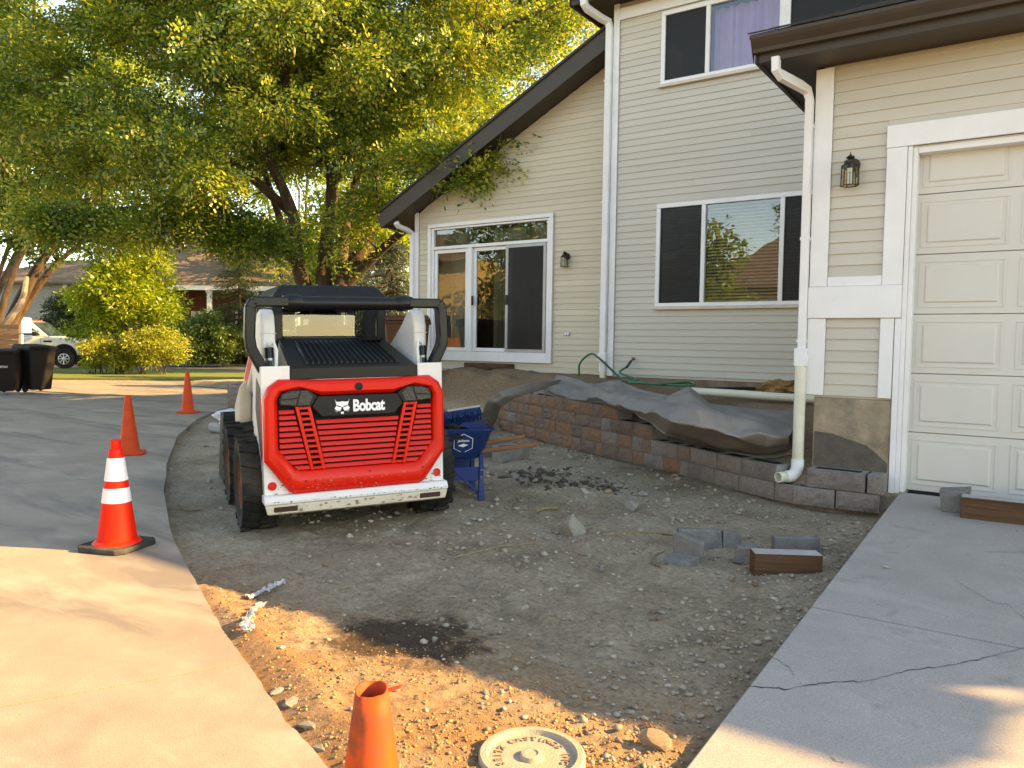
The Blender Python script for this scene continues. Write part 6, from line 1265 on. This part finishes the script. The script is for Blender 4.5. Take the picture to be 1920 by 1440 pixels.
mb = MB(); mb.prism([(xl-.6, -.5, ze), (xr+.6, -.5, ze), (xr-4.5, 5.2, zr), (xl+2.2, 5.2, zr)], (0, 0, -.12)); mb.prism([(xl-.6, -.5, ze), (xl+2.2, 5.2, zr), (xl-.6, 10.5, ze)], (0, 0, -.12)); mb.prism([(xl-.6, 10.5, ze), (xl+2.2, 5.2, zr), (xr-4.5, 5.2, zr), (xr+.6, 10.5, ze)], (0, 0, -.12)); mb.prism([(xr+.6, -.5, ze), (xr+.6, 10.5, ze), (xr-4.5, 5.2, zr)], (0, 0, -.12)); rf_ = NB('roof', mb, N_roof)
mb = MB(); cxn = hx(297, ND+4); mb.box(cxn-.75, cxn+.75, 4.2, 5.4, zr-1.6, hzp(412, 297, ND+4)); NB('chimney', mb, N_wht, rf_)
mb = MB(); vx = hx(344, ND+3); mb.tube([(vx, 3.2, zr-1.9), (vx, 3.2, hzp(437, 344, ND+3))], .07, 8); NB('vent_pipe', mb, N_wht, rf_)
mb = MB(); mb.box(xl-.6, xr+.6, -.55, -.42, ze-.28, ze-.02); NB('fascia_board', mb, N_wht)
mb = MB(); mb.box(xl, xr, -.5, 2.2, -.6, -.02); NB('porch_floor', mb, M_slab)
for px_ in (311, 397, 483, 560):
    x = hx(px_, ND); mb = MB(); mb.box(x-.12, x+.12, -.42, -.18, -.02, ze-.281); mb.box(x-.17, x+.17, -.47, -.13, -.02, .15); mb.box(x-.17, x+.17, -.47, -.13, ze-.42, ze-.282); NB('column', mb, N_wht, bevel=.01)
for (a, b_) in ((397, 483), (483, 560), (300, 311)):
    x0, x1 = hx(a, ND)+.13, hx(b_, ND)-.13
    if x1 < x0+.2: continue
    mb = MB(); mb.box(x0, x1, -.34, -.26, .80, .88); mb.box(x0, x1, -.34, -.26, .08, .14); rl = NB('railing', mb, N_wht); n_ = int((x1-x0)/.16)
    for i in range(n_): mb = MB(); x = x0+(i+.5)*(x1-x0)/n_; mb.box(x-.025, x+.025, -.33, -.27, .141, .799); NB('baluster', mb, N_wht, rl)
for (a, b_, y0, y1, nm) in ((357, 408, 565, 632, 'door'), (440, 480, 570, 605, 'window')):
    x0, x1 = hx(a, ND+2), hx(b_, ND+2); z0, z1 = (-.02, 2.0) if nm == 'door' else (.8, 2.0); mb = MB(); mb.box(x0, x1, 2.1, 2.19, z0, z1); dr = NB(nm, mb, N_wht); mb = MB(); mb.box(x0+.25, x1-.25, 2.08, 2.098, z0+.25, z1-.2); NB('pane', mb, mat('neighbour_pane', (.04, .05, .06), .1), dr)
# grey sided garage at the far left
gb = empty('neighbour_garage', vd(42, -23.5, .9), TH, 'grey sided garage wall behind the white pickup truck', 'garage')
def gxp(px, d): return (px-960)/FPX*d+23.5
x0, x1 = gxp(-60, 42), gxp(152, 42); z1 = float(pd(100, 530, 42)[2])-.9
mb = MB(); mb.box(x0, x1, .03, 6, -.9, z1); gwl = obj('wall', mb, N_sid, gb)
for k in range(int((z1+.9)/.2)):
    mb = MB(); z = -.9+k*.2; mb.hexa([(x0, 0, z), (x1, 0, z), (x1, .03, z), (x0, .03, z), (x0, .02, z+.197), (x1, .02, z+.197), (x1, .03, z+.197), (x0, .03, z+.197)]); obj('siding_board', mb, N_sid, gwl)
mb = MB(); xc_ = gxp(125, 42); mb.box(xc_-.1, xc_+.1, -.03, -.001, -.9, z1); obj('corner_board', mb, N_wht, gb)
mb = MB(); mb.prism([(x0-.5, -.6, z1), (x1+.5, -.6, z1), (x1-1, 4, z1+1.6), (x0+3, 4, z1+1.6)], (0, 0, -.1)); mb.prism([(x1+.5, -.6, z1), (x1+.5, 7, z1), (x1-1, 4, z1+1.6)], (0, 0, -.1)); obj('roof', mb, N_roof, gb)
# ---------------------------------------------------------------- pickup truck
T_w = gloss('truck_white_paint', (.74, .72, .68), .25, .8, (.5, .44, .36), .3); T_g = mat('truck_glass', (.012, .016, .02), .05, .1, coat=1); T_k = mat('truck_black_trim', (.015, .015, .016), .5)
TKD = 32.5; tk = empty('pickup_truck', gp(72, 682, TKD, .12), TH+R(8), 'white crew pickup truck parked behind the bins and shrubs', 'truck')
mb = MB(); bod = [(-3.3, .55), (2.25, .55), (2.30, .95), (2.22, 1.18), (.95, 1.28), (.72, 1.30), (-3.3, 1.30)]
mb.prism([(x, -.95, z) for x, z in bod], (0, 1.9, 0)); bo = obj('body', mb, T_w, tk, bevel=.07, seg=3)
cabp = [(.80, 1.29), (.05, 1.92), (-.25, 1.97), (-2.0, 1.97), (-2.25, 1.29)]
mb = MB(); n_ = len(cabp); V = [(x, -.93 if z < 1.5 else -.74, z) for x, z in cabp]+[(x, .93 if z < 1.5 else .74, z) for x, z in cabp]; mb.add(V, [tuple(range(n_)), tuple(range(2*n_-1, n_-1, -1))]+[((i+1) % n_, i, i+n_, (i+1) % n_+n_) for i in range(n_)]); cbt = obj('cab', mb, T_w, tk, bevel=.05, seg=3)
def tq(P3, m, nm, par, off=(0, -.012, .004)): mb = MB(); mb.prism([tuple(np.array(p)+np.array(off)) for p in P3], (0, .012, 0)); return obj(nm, mb, m, par)
sy = lambda z: -.93+.19*(z-1.29)/.65
tq([(x, sy(z), z) for x, z in [(.50, 1.36), (-.02, 1.80), (-.22, 1.84), (-.80, 1.84), (-.86, 1.36)]][::-1], T_g, 'side_window', cbt); tq([(x, sy(z), z) for x, z in [(-.96, 1.36), (-.92, 1.84), (-1.8, 1.84), (-1.95, 1.36)]][::-1], T_g, 'side_window', cbt)
mb = MB(); mb.add([(.785, -.80, 1.33), (.785, .80, 1.33), (.10, .68, 1.895), (.10, -.68, 1.895)], [(0, 1, 2, 3)]); mb.v = [(x+.02, y, z+.02) for x, y, z in mb.v]; obj('windscreen', mb, mat('windscreen_glass', (.05, .08, .09), .04, .1, coat=1), cbt)
for k in range(5): mb = MB(); y = -.55+k*.275; mb.box(-.14, -.05, y-.04, y+.04, 1.955, 2.0); obj('marker_light', mb, mat('amber_lens', (.5, .12, .05), .3), cbt, bevel=.01)
mb = MB(); mb.box(.28, .48, -1.22, -.99, 1.33, 1.55); mi_ = obj('mirror', mb, T_k, tk, bevel=.04); mb = MB(); mb.box(.29, .49, -1.225, -1.0, 1.47, 1.56); obj('mirror_cap', mb, mat('chrome', (.6, .6, .6), .15, metal=1), mi_, bevel=.03)
mb = MB(); mb.box(-.80, -.64, -.975, -.951, 1.16, 1.21); obj('door_handle', mb, T_k, bo, bevel=.008)
for x in (.52, -.88): mb = MB(); mb.box(x, x+.012, -.9535, -.9508, .62, 1.28); obj('door_seam', mb, T_k, bo)
mb = MB(); mb.box(.62, .95, -.956, -.951, 1.08, 1.15); obj('side_vent', mb, T_k, bo)
mb = MB(); mb.box(2.29, 2.34, -.75, .75, .70, 1.12); obj('grille', mb, mat('chrome_grille', (.5, .5, .5), .2, metal=.9), tk, bevel=.02); mb = MB(); mb.box(2.22, 2.42, -.96, .96, .46, .68); obj('bumper', mb, mat('chrome_bumper', (.55, .55, .55), .2, metal=.9), tk, bevel=.04)
for s in (-1, 1): mb = MB(); a, b_ = sorted((s*.78, s*.94)); mb.box(2.2, 2.325, a, b_, .86, 1.12); obj('headlight', mb, mat('headlight_lens', (.4, .4, .42), .08, coat=1), tk, bevel=.03)
for x in (1.42, -2.35):
    mb = MB(); mb.lathe([(.50, 0), (.50, .03), (.47, .03), (.47, .0)], 32); mb.xf(Matrix.Translation((x, -.955, .52)) @ Matrix.Rotation(R(90), 4, 'X')); obj('wheel_arch', mb, T_k, bo)
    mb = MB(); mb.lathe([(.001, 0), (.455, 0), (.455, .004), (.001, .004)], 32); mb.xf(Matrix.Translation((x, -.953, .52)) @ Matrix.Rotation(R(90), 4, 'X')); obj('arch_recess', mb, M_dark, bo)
    for s in (-1, 1):
        wl = bpy.data.objects.new('wheel', None); COL.objects.link(wl); wl.parent = tk; wl.location = (x, s*.90, .40)
        mb = MB(); mb.lathe([(.24, -.12), (.36, -.13), (.40, -.09), (.40, .09), (.36, .13), (.24, .12)], 32); mb.xf(Matrix.Rotation(R(90), 4, 'X')); obj('tyre', mb, K_rub, wl, sm=40)
        mb = MB(); mb.lathe([(.245, -.10), (.235, .118), (.20, .125), (.18, .09), (.001, .09)], 28)
        for j in range(8): t = 2*math.pi*j/8; mb.tube([(.05*math.cos(t), .05*math.sin(t), .11), (.21*math.cos(t), .21*math.sin(t), .115)], .026, 6)
        mb.lathe([(.07, .09), (.07, .13), (.05, .14), (.001, .14)], 16); mb.xf(Matrix.Rotation(R(90*(1 if s < 0 else -1)), 4, 'X')); obj('rim', mb, mat('alloy_rim', (.62, .60, .57), .3, metal=.6), wl, sm=35)
# ---------------------------------------------------------------- slat fence at the far left
F_w = mat('cedar_slat', (.36, .19, .095), .75, .3, 4, .3, 40, rand=.18, stretch=(.3, 2, 5))
def slat_fence(name, origin, rz, L_, n, h_, label, slope=0, vertical=False):
    f = empty(name, origin, rz, label, 'fence')
    for x in np.arange(0, L_+.01, 2.4): mb = MB(); mb.box(x-.05, x+.05, .0, .1, -.2, h_+.06); obj('post', mb, F_w, f, bevel=.006)
    if vertical:
        for i in range(int(L_/.15)): mb = MB(); mb.box(i*.15+.004, i*.15+.144, -.022, -.001, .05, h_+random.uniform(-.01, .01)); obj('board', mb, F_w, f)
    else:
        for i in range(n):
            z = .08+i*(h_-.1)/n; y = -.022 if i % 2 else -.012; mb = MB(); mb.box(0, L_, y-.001, y+.011, z, z+(h_-.1)/n-.012); obj('slat', mb, F_w, f)
    return f
slat_fence('slat_fence', vd(22.6, -20.4, .1), TH, 20.4-(960-36)/FPX*22.6, 11, 1.72, 'cedar fence of horizontal slats behind the dark bins')
mb = MB(); mb.box(0, 1.3, 0, .5, .0, .5); o = obj('white_box', mb, N_wht, bevel=.02); 
o.location = tuple(vd(25, -17.2, 1.55)); o.rotation_euler = (0, 0, TH); tag(o, 'pale box-like unit glimpsed above the slat fence', 'box')
mb = MB(); mb.box(.1, .2, .1, .2, -1.5, -.001); mb.box(1.1, 1.2, .1, .2, -1.5, -.001); obj('stand', mb, N_wht, o)
# ---------------------------------------------------------------- wheeled bins
def binmesh(name, loc, rz, s, body, label, txt=None):
    b_ = empty(name, loc, rz, label, 'bin'); b_.scale = (s, s, s)
    mb = MB(); mb.hexa([(-.23, -.25, .06), (.23, -.25, .06), (.21, .22, .10), (-.21, .22, .10), (-.30, -.34, .98), (.30, -.34, .98), (.29, .34, .98), (-.29, .34, .98)]); bb = obj('body', mb, body, b_, bevel=.03, seg=3)
    mb = MB(); mb.box(-.315, .315, -.36, .35, .95, .99); obj('rim', mb, body, b_, bevel=.012)
    mb = MB(); mb.hexa([(-.33, -.40, .992), (.33, -.40, .992), (.31, .37, .992), (-.31, .37, .992), (-.28, -.34, 1.05), (.28, -.34, 1.05), (.27, .33, 1.09), (-.27, .33, 1.09)]); ld_ = obj('lid', mb, body, b_, bevel=.02)
    for i in range(4): mb = MB(); mb.box(-.2+i*.12, -.17+i*.12, .34, .39, .96, 1.07); obj('hinge', mb, body, ld_)
    mb = MB(); mb.tube([(-.24, .40, .98), (.24, .40, .98)], .016, 8); obj('handle', mb, body, b_)
    for s2 in (-1, 1): mb = MB(); mb.lathe([(.001, -.025), (.10, -.025), (.115, 0), (.10, .025), (.001, .025)], 20); mb.xf(Matrix.Translation((s2*.25, .22, .115)) @ Matrix.Rotation(R(90), 4, 'Y')); obj('wheel', mb, K_rub, b_, sm=40)
    if txt:
        t_ = text_mb(txt, .11, .0008, .002, .15); t_.xf(Matrix.Translation((0, -.3195, .66)) @ Matrix.Rotation(R(90+5.6), 4, 'X')); obj('lettering', t_, mat('bin_lettering', (.55, .53, .5), .6), bb)
    return b_
B_dk = mat('dark_brown_bin', (.008, .0045, .004), .7, .15, 5); B_br = mat('brown_bin', (.10, .036, .016), .5, .12, 5)
p = pz(18, 737, .1); binmesh('wheeled_bin', (p[0], p[1], .1), TH+R(4), .98, B_dk, 'dark brown wheeled bin with white lettering on its front', 'Alamo')
p = pz(66, 735, .1); binmesh('wheeled_bin', (p[0], p[1], .1), TH+R(62), 1.08, B_dk, 'dark brown wheeled bin turned sideways, its lid handle showing'); 
p = pd(765, 640, 13.4); binmesh('wheeled_bin', (p[0], p[1], float(dirt_h(p[0], p[1]))-.02), TH+R(5), 1.25, B_br, 'reddish brown wheeled bin glimpsed behind the loader hood', 'Alamo')
# ---------------------------------------------------------------- pallet of blocks with wrapped bags
pp = pz(425, 800, .02); pl_ = empty('block_pallet', (pp[0], pp[1], gz(pp[0], pp[1])-.0), CR+R(-4), 'wooden pallet stacked with dark split-face retaining blocks', 'pallet')
d_p = pr(pp)[2]; 
for i in range(6): mb = MB(); mb.box(-.05, 1.2, i*.18, i*.18+.12, .09, .115); obj('deck_board', mb, F_w, pl_)
for x in (0, .55, 1.08): mb = MB(); mb.box(x, x+.09, 0, 1.02, 0, .0895); obj('bearer', mb, F_w, pl_)
bmsh = [block_mesh(.28, .24, .19, 300+i, M_blkG) for i in range(3)]
for r_ in range(3):
    for c_ in range(4):
        for q_ in range(2 if r_ == 2 else 1):
            o = bpy.data.objects.new('block', random.choice(bmsh)); COL.objects.link(o); o.parent = pl_; o.location = (c_*.29+random.uniform(0, .008), .02+q_*.26, .116+r_*.192)
M_wrap = mat('plastic_wrap', (.62, .62, .66), .25, .2, 6, .6, 18, dirt=(.65, .25, .12), damt=.5, dscale=5, dlo=.62, dhi=.66)
bg_ = rumple('wrapped_bag', (0, 0, 0), (.34, .24, .13), M_wrap, 9, 'white plastic wrapped bag with orange print beside the loader tyre', 'bag'); q = pz(440, 805, .35); bg_.location = tuple(pd(438, 785, d_p-.75))
mb = MB(); a = bg_.location; mb.box(a.x-.32, a.x+.32, a.y-.25, a.y+.25, gz(a.x, a.y), a.z-.06); bs = obj('bag_stack', mb, mat('grey_bag', (.33, .32, .33), .7, .2, 5, .5, 12), bevel=.05); tag(bs, 'grey stack of bags under the plastic wrap near the pallet', 'bags')
# ---------------------------------------------------------------- things behind the camera that the windows mirror
ow = empty('opposite_house', (-27, -9, 0), 0, 'tan sided house across the drive, mirrored in the sliding door', 'house'); O_s = mat('opposite_siding', (.60, .48, .25), .7, .06)
for (x0, x1, y0, z1) in ((-6, 3, 0, 5.6),):
    mb = MB(); mb.box(x0, x1, y0-7, y0, 0, z1); wl_ = obj('wall', mb, O_s, ow)
    for k in range(28): mb = MB(); z = k*.2; mb.hexa([(x0, y0, z), (x1, y0, z), (x1, y0+.03, z), (x0, y0+.03, z), (x0, y0, z+.196), (x1, y0, z+.196), (x1, y0+.012, z+.196), (x0, y0+.012, z+.196)]); obj('siding_board', mb, O_s, wl_)
    mb = MB(); mb.prism([(x0-.5, y0+.6, z1), (x0-.5, y0-7.6, z1), (x0+3, y0-3.5, z1+2), (x1-3, y0-3.5, z1+2), (x1+.5, y0-7.6, z1), (x1+.5, y0+.6, z1)][:0] or [(x1+.5, y0+.6, z1), (x0-.5, y0+.6, z1), (x0+3, y0-3.5, z1+2), (x1-3, y0-3.5, z1+2)], (0, 0, -.1)); obj('roof', mb, N_roof, ow)
for (x0, x1) in ((-3.4, -1.6), (.4, 1.8)):
    mb = MB(); mb.box(x0, x1, .031, .07, 1.5, 2.9); wn_ = obj('window', mb, N_wht, ow); mb = MB(); mb.box(x0+.1, x1-.1, .071, .075, 1.6, 2.8); obj('pane', mb, mat('opposite_pane', (.05, .05, .05), .2), wn_)
o2 = empty('opposite_garage', (-9, -15, 0), 0, 'tan house with brown hip roof, mirrored in the middle window', 'house')
mb = MB(); mb.box(-5, 8, -9, 0, 0, 4.3); obj('wall', mb, O_s, o2); mb = MB(); mb.prism([(8.6, .6, 4.2), (-5.6, .6, 4.2), (-.5, -4.5, 7.6), (4.5, -4.5, 7.6)], (0, 0, -.1)); mb.prism([(-5.6, .6, 4.2), (-5.6, -9.6, 4.2), (-.5, -4.5, 7.6)], (0, 0, -.1)); mb.prism([(8.6, -9.6, 4.2), (8.6, .6, 4.2), (4.5, -4.5, 7.6)], (0, 0, -.1)); obj('roof', mb, N_roof, o2)
slat_fence('board_fence', (-26, -5.2, .0), 0, 17, 0, 1.55, 'cedar board fence mirrored low in the sliding door', vertical=True).rotation_euler = (0, 0, 0)
for ch in bpy.data.objects['board_fence'].children: ch.rotation_euler = (0, 0, 0)
def wtree(name, label, c_, a, b_, m, seed, ncl=90): plant(name, label, [(np.array(c_), a, b_, 1)], ncl, 70, .7, .3, m, seed, np.array([c_[0], c_[1], 0.]), 'tree', 5, stem_r=.12, hole=-.2, hs=.5)
wtree('garden_tree', 'dark green tree mirrored in the middle of the sliding door', (-19.5, -8.5, 4.2), 3.0, 3.0, M_grn, 91); wtree('garden_tree', 'sunlit tree mirrored in the middle window', (-12.0, -9.5, 3.4), 2.2, 3.2, M_yg, 92, 100); wtree('garden_tree', 'tall tree rising over the tan hip-roofed house behind', (-9.5, -25.5, 8.6), 3.4, 2.8, M_grn, 93, 110)
wtree('garden_tree', 'tall green tree mirrored in the transom of the sliding door', (-23, -13, 7.0), 4.2, 3.4, M_grn, 94, 110)
